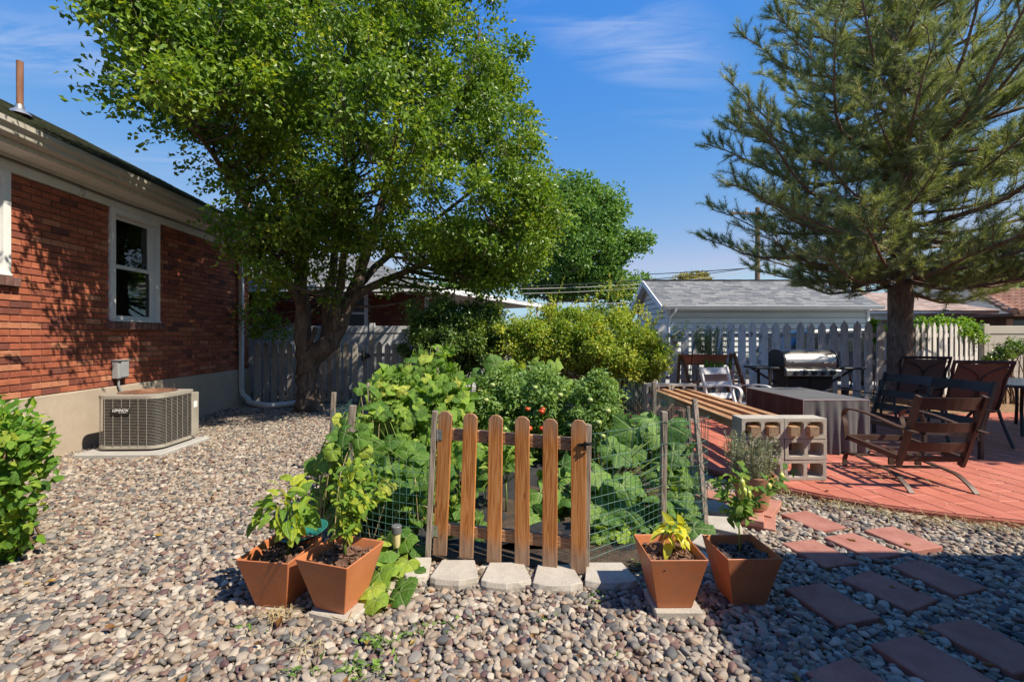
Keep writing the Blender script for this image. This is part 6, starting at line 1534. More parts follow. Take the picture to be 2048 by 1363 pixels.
tr_.tube([trunk_c(z) + Vector((rg.gauss(0, .008), rg.gauss(0, .008), 0)) for z in zs], [max(.03, (.185 if z > .5 else .185 + .10 * (0.5 - z)) * (1 - (z / 11.6)) ** .8 + .02 + (.03 * math.exp(-((z - 2.2) / .12) ** 2))) for z in zs], 14)
env_z, env_r = [2.2, 3.0, 4.1, 5.5, 6.6, 7.5, 9.0, 11.0], [3.1, 3.6, 3.75, 3.2, 2.7, 2.15, 1.3, .35]
tuftA, tuftB, tuftN = [], [], []
brn = MB()
zb = []
z = 2.35
while z < 10.9: zb.append(z + rg.uniform(-.08, .08)); z += .046 if z < 7.5 else .085
for bi, zt in enumerate(zb):
    az = bi * 2.399963 + rg.uniform(-.45, .45)
    L = float(np.interp(zt, env_z, env_r)) * rg.choice((rg.uniform(.45, .8), rg.uniform(.8, 1.06), rg.uniform(.85, 1.06)))
    rise = float(np.interp(zt, [2.3, 3.2, 5, 11], [.03, .17, .32, .5])) + rg.uniform(-.06, .06)
    b0_ = trunk_c(zt - max(0, rise) * L * .55); d = Vector((math.cos(az), math.sin(az), 0)); sd_ = Vector((-d.y, d.x, 0)); wv = rg.uniform(-.14, .14); w2 = rg.uniform(2, 4.5)
    def bp(t): return b0_ + d * L * t + sd_ * (wv * L * math.sin(t * w2)) + Vector((0, 0, L * (-.08 * math.sin(math.pi * min(1, t * 1.1)) + rise * t ** 2.0 + .012 * math.sin(t * 11 + bi))))
    P = [bp(t) for t in np.linspace(0, 1, 9)]; r0 = .018 + .009 * L
    brn.tube(P, [r0 * (1 - .85 * t) for t in np.linspace(0, 1, 9)], 6)
    detail = 1 if zt < 8.2 else 0
    t = .14
    while t < 1.0:
        p = bp(t); tan = (bp(min(1, t + .03)) - p).normalized()
        for s_ in (-1, 1):
            if rg.random() < .12: continue
            tl_ = (.30 + .40 * (1 - t)) * rg.uniform(.55, 1.15) * (0.6 + .12 * L)
            dr_ = (tan * rg.uniform(.6, 1.1) + sd_ * s_ * rg.uniform(.4, 1.1) + Vector((0, 0, rg.uniform(-.25, .6)))).normalized()
            q1 = p + dr_ * tl_ * .55 + rv(rg, .02); q2 = p + dr_ * tl_ + Vector((0, 0, tl_ * rg.uniform(.1, .4)))
            brn.tube([p, q1, q2], [.008, .006, .003], 4, False)
            tuftA.append(p.lerp(q1, .45)); tuftB.append(q2 + (q2 - q1).normalized() * .04); tuftN.append(110)
            if detail:
                for _ in range(rg.choice((2, 2, 3, 3))):
                    u = rg.uniform(.25, .85); e0 = p.lerp(q2, u); e1 = e0 + (dr_ + rv(rg, .5) + Vector((0, 0, .35))).normalized() * rg.uniform(.14, .28)
                    brn.tube([e0, e1], [.005, .003], 3, False); tuftA.append(e0); tuftB.append(e1 + (e1 - e0) * .15); tuftN.append(62)
        t += rg.uniform(.17, .27) / max(.6, L)
    tuftA.append(bp(.86)); tuftB.append(bp(1.0) + (bp(1) - bp(.95)).normalized() * .05); tuftN.append(70)
tr_.v, base_n = tr_.v, len(tr_.v)
tr_.build('trunk', m_pbark, pine, smooth=True, angle=0)
brn.build('branches', m_pbark, pine, smooth=True, angle=0)
A_, B_, Nn_ = np.array([tuple(p) for p in tuftA]), np.array([tuple(p) for p in tuftB]), np.array(tuftN)
nrng = np.random.default_rng(8)
idx = np.repeat(np.arange(len(A_)), Nn_); n_ = len(idx); t = nrng.random((n_, 1)); base = A_[idx] + (B_[idx] - A_[idx]) * t
ax = norm(B_[idx] - A_[idx]); nd_ = norm(ax * (0.55 + .5 * t) + rand_dirs(n_, nrng) * 0.85 + np.array([0, 0, .12]))
ln = nrng.uniform(.075, .14, (n_, 1)); sdv = norm(np.cross(nd_, rand_dirs(n_, nrng))) * 0.0036
V = np.stack([base - sdv, base + sdv, base + nd_ * ln], 1).reshape(-1, 3); T = np.arange(n_ * 3).reshape(-1, 3)
tr2 = nrng.random(len(A_)); rnd = np.clip(.5 * tr2[idx] + .5 * nrng.random(n_), 0, 1)
print('needles', n_)
leaf_object('needle_crown', V, T, 3, rnd, m_needle, pine)
# cones
m_cone = pm('pine_cone', (0.16, 0.085, 0.045), (0.26, 0.15, 0.085), 30, 0.85)
for k in range(14):
    j = rg.randrange(len(A_)); p = A_[j]
    if p[2] < 7: MB().lathe([(0.0, -.07), (.02, -.06), (.03, -.03), (.026, .0), (.01, .03), (0, .035)], p, 8).build('cone', m_cone, pine, smooth=True)

# ------------------------------------------------------------------ other trees
def crown_tree(name, label, poly, Y0, nclump, per, rad, L, W, thick, mat, trunk_pts, seed, rr=.2, bark=None, k=.8):
    r_ = np.random.default_rng(seed); root = thing(name, label, 'tree', (trunk_pts[0][0], trunk_pts[0][1], 0))
    C = clump_points(poly, Y0, nclump, rad, thick, rng=r_, k=k)
    mb = MB(); tp = smooth_path(trunk_pts, 5); mb.tube(tp, [rr * (1 - .75 * i / (len(tp) - 1)) for i in range(len(tp))], 9)
    ta = np.array([tuple(p) for p in tp])
    for c in C[::2]:
        d = np.linalg.norm(ta - c, axis=1) + np.maximum(0, ta[:, 2] - c[2]) * 1.5; a = Vector(ta[int(d.argmin())]); b_ = Vector(c); m_ = a.lerp(b_, .5) + Vector((0, 0, -.06 * (b_ - a).length))
        mb.tube([a, m_, b_], [rr * .3, rr * .18, rr * .05], 5, False)
    mb.build('trunk', bark or m_bark_t, root, smooth=True, angle=0)
    V, T, rnd = clump_leaves(C, per, rad, L, W, .45, r_, shell=.4)
    leaf_object('crown', V, T, 5, rnd, mat, root)
    return root
m_cotton = leafmat('cottonwood_leaf', [(0.0, (0.035, 0.075, 0.016)), (0.5, (0.065, 0.125, 0.024)), (1.0, (0.12, 0.19, 0.04))], 0.25, 0.45, spec=0.3)
m_pbk = pm('pale_bark', (0.26, 0.23, 0.19), (0.36, 0.33, 0.28), 3, 0.9, 0.5, 20)
crown_tree('cottonwood_tree', 'broad green deciduous tree far behind the hedge and garage', [(1035, 610), (1030, 480), (1060, 380), (1100, 345), (1150, 352), (1185, 348), (1232, 366), (1256, 402), (1262, 440), (1312, 456), (1322, 488), (1270, 520), (1262, 545), (1300, 560), (1290, 610)], 27, 330, 112, .85, .21, .15, 4.0, m_cotton, [at(1100, 730, 27), at(1105, 600, 27), at(1120, 520, 27), at(1150, 440, 27), at(1160, 390, 27)], 31, .38, m_pbk)
crown_tree('distant_tree', 'bright leafy tree rising behind the dark roof at the right edge', [(1870, 580), (1890, 545), (1950, 540), (2000, 525), (2060, 520), (2110, 540), (2120, 590)], 52, 120, 90, 1.3, .32, .24, 5, leafmat('lime_leaf', [(0, (0.05, 0.10, 0.02)), (1, (0.13, 0.19, 0.04))]), [at(1990, 700, 52), at(1990, 560, 52)], 32, .4)
crown_tree('distant_tree', 'small autumn tinted treetop peeking over the garage ridge', [(1345, 575), (1360, 552), (1395, 545), (1415, 552), (1425, 575)], 44, 40, 70, .8, .25, .19, 2, leafmat('olive_leaf', [(0, (0.08, 0.09, 0.02)), (1, (0.19, 0.16, 0.05))]), [at(1385, 710, 44), at(1385, 560, 44)], 33, .3)
crown_tree('distant_tree', 'hazy green treetop behind the neighbour roof corner', [(860, 590), (880, 560), (930, 560), (960, 600), (900, 610)], 38, 40, 70, .8, .25, .19, 2, MATS['lime_leaf'], [at(910, 710, 38), at(910, 580, 38)], 34, .3)
crown_tree('distant_tree', 'dark treetop showing between the pine trunk and beige fence', [(1960, 660), (1900, 600), (1840, 585), (1780, 590), (1770, 660)], 60, 60, 80, 1.4, .35, .25, 3, m_cotton, [at(1850, 700, 60), at(1850, 620, 60)], 36, .4)
# broad tree to the right of the viewpoint, out of the picture, shading the back of the patio
SH = R(SUN_AZ); kx, ky = math.sin(SH) / math.tan(R(SUN_EL)), math.cos(SH) / math.tan(R(SUN_EL))
shade = thing('shade_tree', 'broad dense tree just right of the picture, shading the dining chairs', 'tree', (11.4, 3.4, 0))
r_ = np.random.default_rng(77); C = []
while len(C) < 230:
    gx, gy, zz = r_.uniform(4.5, 9.6), r_.uniform(4.85, 7.3), r_.uniform(3.2, 6.6)
    if gy < 4.85 + 0.25 * max(0, 6.0 - gx): continue
    x, y = gx + kx * zz, gy - ky * zz
    if x < 1.16 * y + 0.9: continue
    C.append((x, y, zz))
C = np.array(C); mb = MB(); mb.tube([(11.4, 3.4, 0), (11.3, 3.4, 2), (11.2, 3.3, 4), (11.0, 3.2, 6)], [.3, .22, .16, .08], 10)
for c in C[::2]: mb.tube([(11.25, 3.35, min(5.5, max(1.8, c[2] - 1))), tuple((np.array([11.25, 3.35, c[2] - .3]) + c) / 2), tuple(c)], [.07, .04, .01], 5, False)
mb.build('trunk', m_bark_t, shade, smooth=True, angle=0)
V, T, rnd = clump_leaves(C, 95, .50, .125, .10, .5, r_, shell=.3); leaf_object('crown', V, T, 5, rnd, m_cotton, shade)

# ------------------------------------------------------------------ hedge shrubs
m_hedge_y = leafmat('yellow_green_leaf', [(0.0, (0.040, 0.080, 0.012)), (0.35, (0.085, 0.135, 0.018)), (0.7, (0.165, 0.195, 0.027)), (0.93, (0.27, 0.265, 0.045)), (1.0, (0.32, 0.17, 0.05))], 0.34, 0.42, spec=0.4, gain=2.3)
m_hedge_g = leafmat('glossy_green_leaf', [(0.0, (0.020, 0.042, 0.010)), (0.5, (0.045, 0.085, 0.016)), (1.0, (0.11, 0.155, 0.035))], 0.25, 0.38, spec=0.45)
m_twig = pm('brown_twig', (0.11, 0.065, 0.035), (0.20, 0.13, 0.08), 20, 0.9)
def shrub(name, label, poly, Y0, nclump, per, rad, L, W, thick, mat, bases, seed, k=.9, stems=40):
    r_ = np.random.default_rng(seed); root = thing(name, label, 'shrub', (bases[0][0], bases[0][1], 0)); C = clump_points(poly, Y0, nclump, rad, thick, rng=r_, k=k, tmin=.15)
    mb = MB()
    for c in C[r_.permutation(len(C))[:stems]]:
        b_ = bases[r_.integers(len(bases))]; a = Vector((b_[0] + r_.normal(0, .15), b_[1] + r_.normal(0, .12), 0.03)); c = Vector(c); m_ = a.lerp(c, .55) + Vector((0, 0, .12))
        mb.tube(smooth_path([a, m_, c], 3), [.014, .013, .011, .009, .007, .005, .003], 5, False)
    mb.build('stems', m_twig, root, smooth=True, angle=0)
    V, T, rnd = clump_leaves(C, per, rad, L, W, .5, r_, shell=.35); leaf_object('foliage', V, T, 5, rnd, mat, root)
    return root
shrub('hedge_shrub', 'glossy dark green shrub at the left end of the hedge by the white fence', [(798, 715), (800, 655), (825, 612), (860, 594), (905, 590), (955, 602), (1010, 618), (1020, 680), (985, 740), (930, 765), (850, 750)], 8.0, 140, 260, .22, .050, .036, 1.0, m_hedge_g, [(-1.4, 8.3), (-.9, 8.3)], 41)
shrub('hedge_shrub', 'golden yellow green shrub hedge between the garden and the garage', [(905, 700), (920, 640), (985, 618), (1050, 622), (1110, 606), (1160, 598), (1195, 600), (1215, 580), (1245, 590), (1262, 620), (1290, 645), (1335, 672), (1352, 710), (1346, 740), (1315, 768), (1240, 778), (1150, 756), (1050, 742), (950, 742)], 8.0, 270, 260, .24, .050, .034, 1.0, m_hedge_y, [(-.5, 8), (.3, 8), (1.1, 8), (1.8, 8), (2.3, 8)], 42, stems=110)
def spray(px, py, Y, n, d, spread, L_, mat, parent, seed, lf=(.045, .03)):
    r_ = np.random.default_rng(seed); P, D = [], []
    o_ = np.array(at(px, py, Y))
    for _ in range(n):
        q = o_ + r_.normal(0, spread, 3); dd_ = norm((np.array(d) + r_.normal(0, .4, 3)).reshape(1, 3))[0]; L2 = L_ * r_.uniform(.6, 1.2)
        for k in range(16): P.append(q + dd_ * L2 * k / 15 + r_.normal(0, .006, 3)); D.append(dd_ + r_.normal(0, .9, 3))
    P, D = np.array(P), np.array(D); m_ = len(P); V, T = leaf_cloud(P, D, rand_dirs(m_, r_) + np.array([0, 0, .5]), r_.uniform(.7, 1.2, m_) * lf[0], r_.uniform(.7, 1.2, m_) * lf[1]); return V, T, r_.random(m_)
hy = [o for o in bpy.data.objects if o.name.startswith('hedge_shrub') and 'golden' in o.get('label', '')][0]
Vs, Ts, Rs = [], [], []; off = 0
for (x, y, n) in ((1220, 590, 9), (1190, 608, 8), (1240, 600, 8), (1270, 632, 8), (1120, 612, 7), (1060, 626, 6), (1000, 622, 6), (1300, 655, 8), (1340, 690, 8), (1290, 655, 8), (960, 625, 5)):
    V, T, r2 = spray(x, y, 7.9, n, (0.1, -.1, .9), .09, .26, None, None, x + y); Vs.append(V); Ts.append(T + off); off += len(V); Rs.append(.4 + .6 * r2)
leaf_object('new_shoots', np.concatenate(Vs), np.concatenate(Ts), 5, np.concatenate(Rs), m_hedge_y, hy)
# climber behind the fence, and the shrub at the right edge
crl = shrub('climbing_vine', 'bright green vine spilling over the fence right of the pine', [(1822, 690), (1828, 645), (1870, 628), (1910, 630), (1950, 648), (1960, 680)], 10.6, 50, 120, .22, .08, .06, .4, leafmat('vine_leaf', [(0, (0.04, 0.09, 0.012)), (1, (0.13, 0.21, 0.03))], .35), [(10.2, 10.6)], 43, stems=15)
shrub('climbing_vine', 'small patch of bright vine over the fence left of the pine', [(1735, 690), (1738, 632), (1760, 645), (1785, 655), (1788, 690)], 9.5, 18, 100, .16, .07, .05, .25, MATS['vine_leaf'], [(7.6, 9.5)], 44, stems=8)
shrub('rose_shrub', 'sparse leafy branches in front of the beige fence at the right edge', [(1955, 735), (1975, 700), (2010, 685), (2060, 680), (2070, 700), (2010, 725), (1985, 745)], 8.6, 34, 40, .14, .06, .04, .3, m_hedge_g, [(9.3, 8.6), (9.6, 8.6)], 45, stems=20)

# round leafed bush at the left edge: nearest leaves one by one
m_bush_o = leafmat('bush_leaf_single', [(0.0, (0.028, 0.075, 0.008)), (0.5, (0.06, 0.13, 0.013)), (0.85, (0.105, 0.185, 0.018)), (1.0, (0.20, 0.23, 0.025))], 0.33, 0.42, 'obj', 0.35, vein='pinnate')
m_bush_a = leafmat('bush_leaf', [(0.0, (0.028, 0.075, 0.008)), (0.5, (0.06, 0.13, 0.013)), (0.85, (0.105, 0.185, 0.018)), (1.0, (0.20, 0.23, 0.025))], 0.33, 0.42, 'attr', 0.35)
BUSH = [(-120, 790), (-20, 795), (40, 805), (75, 830), (102, 862), (116, 905), (85, 925), (88, 985), (75, 1050), (45, 1105), (-20, 1128), (-130, 1125)]
bush = thing('leafy_bush', 'bright green round-leafed bush at the left edge', 'bush', (-3.3, 2.95, 0))
br = np.random.default_rng(51); C = clump_points(BUSH, 2.95, 150, .10, .55, rng=br, tmin=.08)
mb = MB()
for c in C[:70]: mb.tube(smooth_path([(-3.3 + br.normal(0, .08), 2.95 + br.normal(0, .08), .02), tuple((Vector((-3.3, 2.95, 0)) + Vector(c)) / 2 + Vector((0, 0, .12))), tuple(c)], 3), [.010, .009, .008, .006, .005, .004, .002], 5, False)
mb.build('stems', m_twig, bush)
P = np.repeat(C, 16, axis=0) + br.normal(0, .062, (len(C) * 16, 3)); P[:, 2] = np.maximum(P[:, 2], .03)
out = norm(P - np.array([-3.4, 3.1, .35])); D = norm(out * .6 + rand_dirs(len(P), br) * .8); Nn = norm(out * .6 + rand_dirs(len(P), br) * .5 + np.array([0, -.2, .6]))
near = np.argsort(P[:, 1] - .6 * (out[:, 0])); rr_ = random.Random(4)
okp = ~((CX + P[:, 0] * FP / P[:, 1] > 112) | ((CX + P[:, 0] * FP / P[:, 1] > 92) & (P[:, 2] < .45)))
vis = [i for i in near if (P[i, 0] / P[i, 1] > -1.17) and okp[i]]
sel = set(vis[:290])
for i in sel: put_leaf(bush, 'oval', m_bush_o, P[i], D[i], Nn[i], rr_.uniform(.055, .085), rr_)
rest_i = np.array([i for i in range(len(P)) if i not in sel and okp[i]]); L_ = br.uniform(.055, .082, len(rest_i))
V, T = leaf_cloud(P[rest_i], D[rest_i], Nn[rest_i], L_, L_ * .62, .2, .15); leaf_object('foliage', V, T, 5, br.random(len(rest_i)), m_bush_a, bush, kind='stuff')

# ------------------------------------------------------------------ vegetable garden
CUC = [(0.0, (0.042, 0.091, 0.012)), (0.45, (0.091, 0.165, 0.02)), (0.85, (0.168, 0.244, 0.034)), (0.95, (0.238, 0.287, 0.045)), (1.0, (0.504, 0.415, 0.04))]
m_cuc_o = leafmat('cucumber_leaf_single', CUC, .38, .55, 'obj', .3, vein='radial'); m_cuc_a = leafmat('cucumber_leaf', CUC, .38, .55, 'attr', .3)
m_sq_o = leafmat('squash_leaf_single', [(0.0, (0.028, 0.073, 0.01)), (0.6, (0.07, 0.14, 0.018)), (0.92, (0.14, 0.213, 0.026)), (1.0, (0.35, 0.329, 0.04))], .36, .5, 'obj', .35, vein='radial')
m_zuc_o = leafmat('zucchini_leaf_single', [(0.0, (0.028, 0.071, 0.012)), (0.6, (0.059, 0.122, 0.02)), (1.0, (0.112, 0.177, 0.034))], .30, .5, 'obj', .35, vein='radial')
m_stem = pm('green_stem', (0.10, 0.16, 0.03), (0.16, 0.22, 0.05), 9, 0.6)
m_stem_d = pm('dry_stem', (0.30, 0.22, 0.11), (0.42, 0.33, 0.18), 12, 0.8)
def leafy_patch(root, kind, mat, poly, Yfun, n, smin, smax, seed, N0=(0, -.6, .75), nj=.45, Dz=-.55, stem=None, mind=0.0):
    r_ = random.Random(seed); P = np.array(poly, dtype=float); x0, y0 = P.min(0); x1, y1 = P.max(0); out = []; tries = 0
    while len(out) < n and tries < 20000:
        tries += 1
        x, y = r_.uniform(x0, x1), r_.uniform(y0, y1)
        if not inpoly(np.array([x]), np.array([y]), poly)[0]: continue
        d = float(edge_dist(np.array([x]), np.array([y]), poly)[0]); Y = Yfun(x, y, d, r_); p = at(x, y, Y)
        if p.z < .05: p.z = .05 + .05 * r_.random()
        if mind and any((p - q).length < mind for q in out): continue
        N = Vector(N0) + rv(r_, nj); D = Vector((r_.gauss(0, .7), -.35 + r_.gauss(0, .4), Dz + r_.gauss(0, .3)))
        put_leaf(root, kind, mat, p, D, N, r_.uniform(smin, smax), r_); out.append(p)
    return out
def petioles(root, pts, base, mat, r0=.006, name='stalks', seed=0, up=.15):
    rr = random.Random(seed); mb = MB()
    for p in pts:
        b_ = base(p, rr); m_ = Vector(b_).lerp(p, .6) + Vector((rr.gauss(0, .03), rr.gauss(0, .03), up * rr.random()))
        mb.tube(smooth_path([b_, m_, p], 3), [r0, r0, r0 * .9, r0 * .8, r0 * .7, r0 * .6, r0 * .5], 5, False)
    mb.build(name, mat, root, smooth=True, angle=0)
def backing(root, poly, Y0, n, rad, L, W, thick, mat, seed, name='inner_leaves', per=40):
    r_ = np.random.default_rng(seed); C = clump_points(poly, Y0, n, rad, thick, rng=r_, tmin=.1); V, T, rnd = clump_leaves(C, per, rad, L, W, .4, r_, shell=.2)
    V[:, 2] = np.maximum(V[:, 2], .04); o = leaf_object(name, V, T, 5, rnd * .8, mat, root); o['kind'] = 'stuff'
# cucumber mound on stakes
cm = thing('cucumber_vine', 'tall mound of pale green cucumber vines on stakes left of centre', 'vegetable plant', (-.75, 4.5, .03))
MOUND = [(742, 905), (735, 840), (745, 780), (775, 745), (800, 735), (835, 705), (870, 690), (905, 698), (925, 745), (935, 800), (948, 850), (950, 900), (900, 960), (800, 950)]
backing(cm, MOUND, 4.75, 60, .16, .13, .11, .35, m_cuc_a, 61)
pts = leafy_patch(cm, 'cucumber', m_cuc_o, MOUND, lambda x, y, d, r_: 4.65 - min(.35, d * .006) - r_.uniform(0, .12) - (y - 700) * .0016, 300, .09, .155, 62)
petioles(cm, pts, lambda p, rr: Vector((p.x * .9 - .06, p.y + .18, max(.05, p.z - .1))), m_stem, .004, 'vines', 63)
for (xa, ya, xb, yb) in ((848, 960, 846, 712), (877, 960, 875, 694)): MB().bar(at(xa, ya, 4.4), at(xb, yb, 4.5), .018, .018, (0, 1, 0)).build('stake', m_stake, cm)
# squash along the left wire
sq = thing('squash_vine', 'squash vine climbing through the wire fence left of the gate', 'vegetable plant', (-1.2, 3.4, .03))
SQL = [(618, 985), (632, 900), (650, 845), (690, 825), (735, 740), (760, 745), (770, 800), (770, 870), (860, 905), (862, 1060), (800, 1095), (740, 1060), (690, 1075), (640, 1050)]
backing(sq, [(620, 1000), (640, 900), (690, 860), (760, 900), (850, 960), (850, 1090), (700, 1080)], 3.7, 34, .13, .10, .09, .25, m_cuc_a, 64, per=32)
pts = leafy_patch(sq, 'squash', m_sq_o, SQL, lambda x, y, d, r_: (3.55 if y < 860 else 3.25) - min(.2, d * .003) + r_.uniform(-.12, .2) + max(0, (860 - y)) * .006, 120, .11, .18, 65)
petioles(sq, pts, lambda p, rr: Vector((p.x + rr.gauss(0, .08), p.y + .1 + .1 * rr.random(), max(.04, p.z - .25))), m_stem, .005, 'stalks', 66)
petioles(sq, pts[:30], lambda p, rr: Vector((p.x + rr.gauss(0, .15), p.y + rr.gauss(0, .1), .04)), m_stem_d, .004, 'dry_stalks', 67)
# leaves seen behind the gate
ml = thing('melon_vine', 'broad round leaved vine on the black fabric behind the gate', 'vegetable plant', (-.3, 3.4, .05))
pts = leafy_patch(ml, 'squash', m_sq_o, [(868, 1085), (872, 900), (930, 880), (985, 900), (975, 960), (960, 1040), (985, 1095), (920, 1100)], lambda x, y, d, r_: 3.45 + (1000 - y) * .0035 + r_.uniform(-.15, .25), 44, .12, .18, 68)
petioles(ml, pts, lambda p, rr: Vector((p.x + rr.gauss(0, .06), p.y + .05, .05)), m_stem, .004, 'stalks', 69)
m_pep_o = leafmat('pepper_leaf_single', [(0.0, (0.045, 0.10, 0.014)), (0.6, (0.085, 0.155, 0.020)), (1.0, (0.16, 0.22, 0.03))], .32, .4, 'obj', .4, vein='pinnate')
m_pep_y = leafmat('yellow_pepper_leaf_single', [(0.0, (0.055, 0.12, 0.012)), (0.5, (0.11, 0.185, 0.016)), (1.0, (0.25, 0.27, 0.025))], .36, .4, 'obj', .4, vein='pinnate')
def pepper(name, label, base, tips, nleaf, size, mat, seed, spread=.07, kind='pepper', droop=-.3, r0=.007, cat='pepper plant'):
    """a branching plant: stem from base to each tip, leaves along the outer parts"""
    rr = random.Random(seed); root = thing(name, label, cat, base); mb = MB(); base = Vector(base); fork = base.lerp(Vector(tips[0]), .4)
    mb.tube([base - Vector((0, 0, .03)), base.lerp(fork, .5) + rv(rr, .006), fork], [r0, r0 * .9, r0 * .8], 7)
    spots = []
    for tpt in tips:
        tpt = Vector(tpt); m_ = fork.lerp(tpt, .5) + Vector((0, 0, .02)) + rv(rr, .012); P = smooth_path([fork, m_, tpt], 4); mb.tube(P, [r0 * (.7 - .5 * i / (len(P) - 1)) for i in range(len(P))], 5, False)
        spots += P[3:] + [P[-1], P[-2]]
    mb.build('stem', m_stem, root, smooth=True, angle=0)
    for _ in range(nleaf):
        p = rr.choice(spots) + rv(rr, spread * .35); o_ = (p - fork); o_.z *= .4
        D = o_.normalized() * .8 + rv(rr, .55) + Vector((0, 0, droop)); put_leaf(root, kind, mat, p, D, Vector((0, -.35, 1)) + rv(rr, .4), size * rr.uniform(.65, 1.15), rr)
    return root, spots
for i, (x, y, Y, h) in enumerate(((1012, 1060, 3.6, .5), (1003, 1000, 4.1, .5))):
    b_ = at(x, y, Y); b_.z = .06
    pepper('pepper_plant', ('pepper plant with narrow leaves behind the middle gate pickets', 'farther pepper plant behind the middle gate pickets')[i], b_, [b_ + Vector((dx, dy, h * q)) for dx, dy, q in ((0, 0, 1), (.1, -.05, .9), (-.1, 0, .85), (.05, .1, .8), (.14, .05, .6), (-.12, -.06, .55))], 75, .12, m_pep_o, 70 + i, .1)
# zucchini
zu = thing('zucchini_plant', 'zucchini plant with huge lobed leaves inside the right wire fence', 'vegetable plant', (.75, 3.6, .03))
ZP = [(1055, 1060), (1060, 990), (1105, 930), (1180, 900), (1215, 850), (1260, 830), (1330, 845), (1385, 900), (1405, 980), (1400, 1085), (1320, 1090), (1200, 1075)]
pts = leafy_patch(zu, 'zucchini', m_zuc_o, ZP, lambda x, y, d, r_: 3.45 + (1000 - y) * .0035 + r_.uniform(-.15, .2) + (.1 if x < 1180 else 0), 74, .19, .31, 72, N0=(0, -.35, .9), nj=.4, mind=.085)
pts += leafy_patch(zu, 'zucchini', m_zuc_o, [(1250, 875), (1250, 835), (1290, 822), (1340, 850), (1345, 880)], lambda x, y, d, r_: 3.95 + r_.uniform(-.1, .15), 7, .36, .44, 73, N0=(0, -.3, 1), nj=.25, mind=.12)
petioles(zu, pts, lambda p, rr: Vector((.62 + rr.gauss(0, .06), 3.75 + rr.gauss(0, .06), .05)), m_stem, .010, 'stalks', 74, up=.05)
pts = leafy_patch(zu, 'zucchini', m_sq_o, [(1180, 1110), (1185, 1050), (1300, 1060), (1395, 1050), (1395, 1095), (1300, 1112)], lambda x, y, d, r_: 3.12 + r_.uniform(-.1, .1), 26, .09, .15, 75, N0=(0, -.4, .8), mind=.05)
# tomatoes
m_tom = leafmat('tomato_leaf', [(0.0, (0.045, 0.085, 0.022)), (0.5, (0.085, 0.145, 0.038)), (1.0, (0.17, 0.23, 0.07))], .32, .5)
m_tred = pm('ripe_tomato', (0.52, 0.05, 0.015), (0.60, 0.10, 0.02), 6, 0.22, spec=.6)
m_tgreen = pm('unripe_tomato', (0.26, 0.34, 0.10), (0.36, 0.42, 0.15), 6, 0.25, spec=.6)
def tomato(label, poly, Y0, n, seed, fruits):
    root = thing('tomato_plant', label, 'tomato plant', tuple(at(np.mean([p[0] for p in poly]), 860, Y0))[:2] + (.03,))
    r_ = np.random.default_rng(seed); C = clump_points(poly, Y0, n, .11, .4, rng=r_, tmin=.1, k=.7); mb = MB()
    for c in C[:40]: b_ = Vector((root.location.x + r_.normal(0, .08), Y0 + .1, .03)); c = Vector(c); mb.tube(smooth_path([b_, b_.lerp(c, .6) + Vector((0, 0, .1)), c], 3), [.008, .007, .006, .005, .004, .003, .002], 4, False)
    mb.build('stems', m_stem, root, smooth=True, angle=0)
    V, T, rnd = clump_leaves(C, 85, .135, .052, .028, .5, r_, shell=.25, curl=.4); V[:, 2] = np.maximum(V[:, 2], .04); leaf_object('foliage', V, T, 5, rnd, m_tom, root)
    for (x, y, red, s_) in fruits:
        p = at(x, y, Y0 - .42); MB().lathe([(0, -.85), (.45, -.75), (.85, -.35), (1.0, .05), (.88, .5), (.5, .78), (.12, .72), (0, .68)], (0, 0, 0), 14)
        f = MB().lathe([(s_ * a, s_ * b2) for a, b2 in ((0, -.85), (.45, -.75), (.85, -.35), (1.0, .05), (.88, .5), (.5, .78), (.12, .72), (0, .68))], p, 14).build('tomato', m_tred if red else m_tgreen, root, smooth=True, angle=0)
tomato('tomato plant behind the left gate pickets beside the cucumbers', [(940, 880), (945, 790), (955, 745), (990, 722), (1030, 730), (1045, 800), (1050, 900), (1000, 930)], 5.0, 95, 81, [(972, 800, 0, .03), (1010, 858, 0, .028), (985, 770, 0, .03)])
tomato('tomato plant in the middle with ripening red tomatoes', [(1030, 905), (1030, 800), (1040, 745), (1080, 720), (1130, 735), (1150, 810), (1160, 905), (1100, 940)], 4.9, 95, 82, [(1083, 823, 1, .033), (1086, 818, 1, .025), (1055, 818, 1, .026), (1058, 857, 1, .036), (1084, 857, 1, .03), (1120, 790, 0, .03), (1070, 775, 0, .028), (1140, 850, 0, .03)])
tomato('tomato plant at the right with yellowing green tomatoes', [(1140, 905), (1135, 800), (1150, 750), (1190, 738), (1230, 760), (1252, 815), (1248, 855), (1215, 890), (1180, 915)], 4.8, 95, 83, [(1197, 845, 0, .034), (1215, 822, 0, .034), (1230, 848, 0, .03), (1180, 800, 0, .03), (1205, 872, 0, .03), (1245, 835, 0, .026)])
bs_ = thing('squash_vine', 'big squash leaves rising behind the tomatoes below the hedge', 'vegetable plant', (.3, 5.9, .03))
pts = leafy_patch(bs_, 'squash', m_sq_o, [(955, 760), (970, 715), (1030, 720), (1100, 715), (1150, 735), (1200, 740), (1235, 760), (1200, 790), (1050, 780), (980, 790)], lambda x, y, d, r_: 5.9 + r_.uniform(-.2, .2), 30, .18, .30, 84, mind=.12)
petioles(bs_, pts, lambda p, rr: Vector((p.x + rr.gauss(0, .1), 6.0, .05)), m_stem, .006, 'stalks', 85)
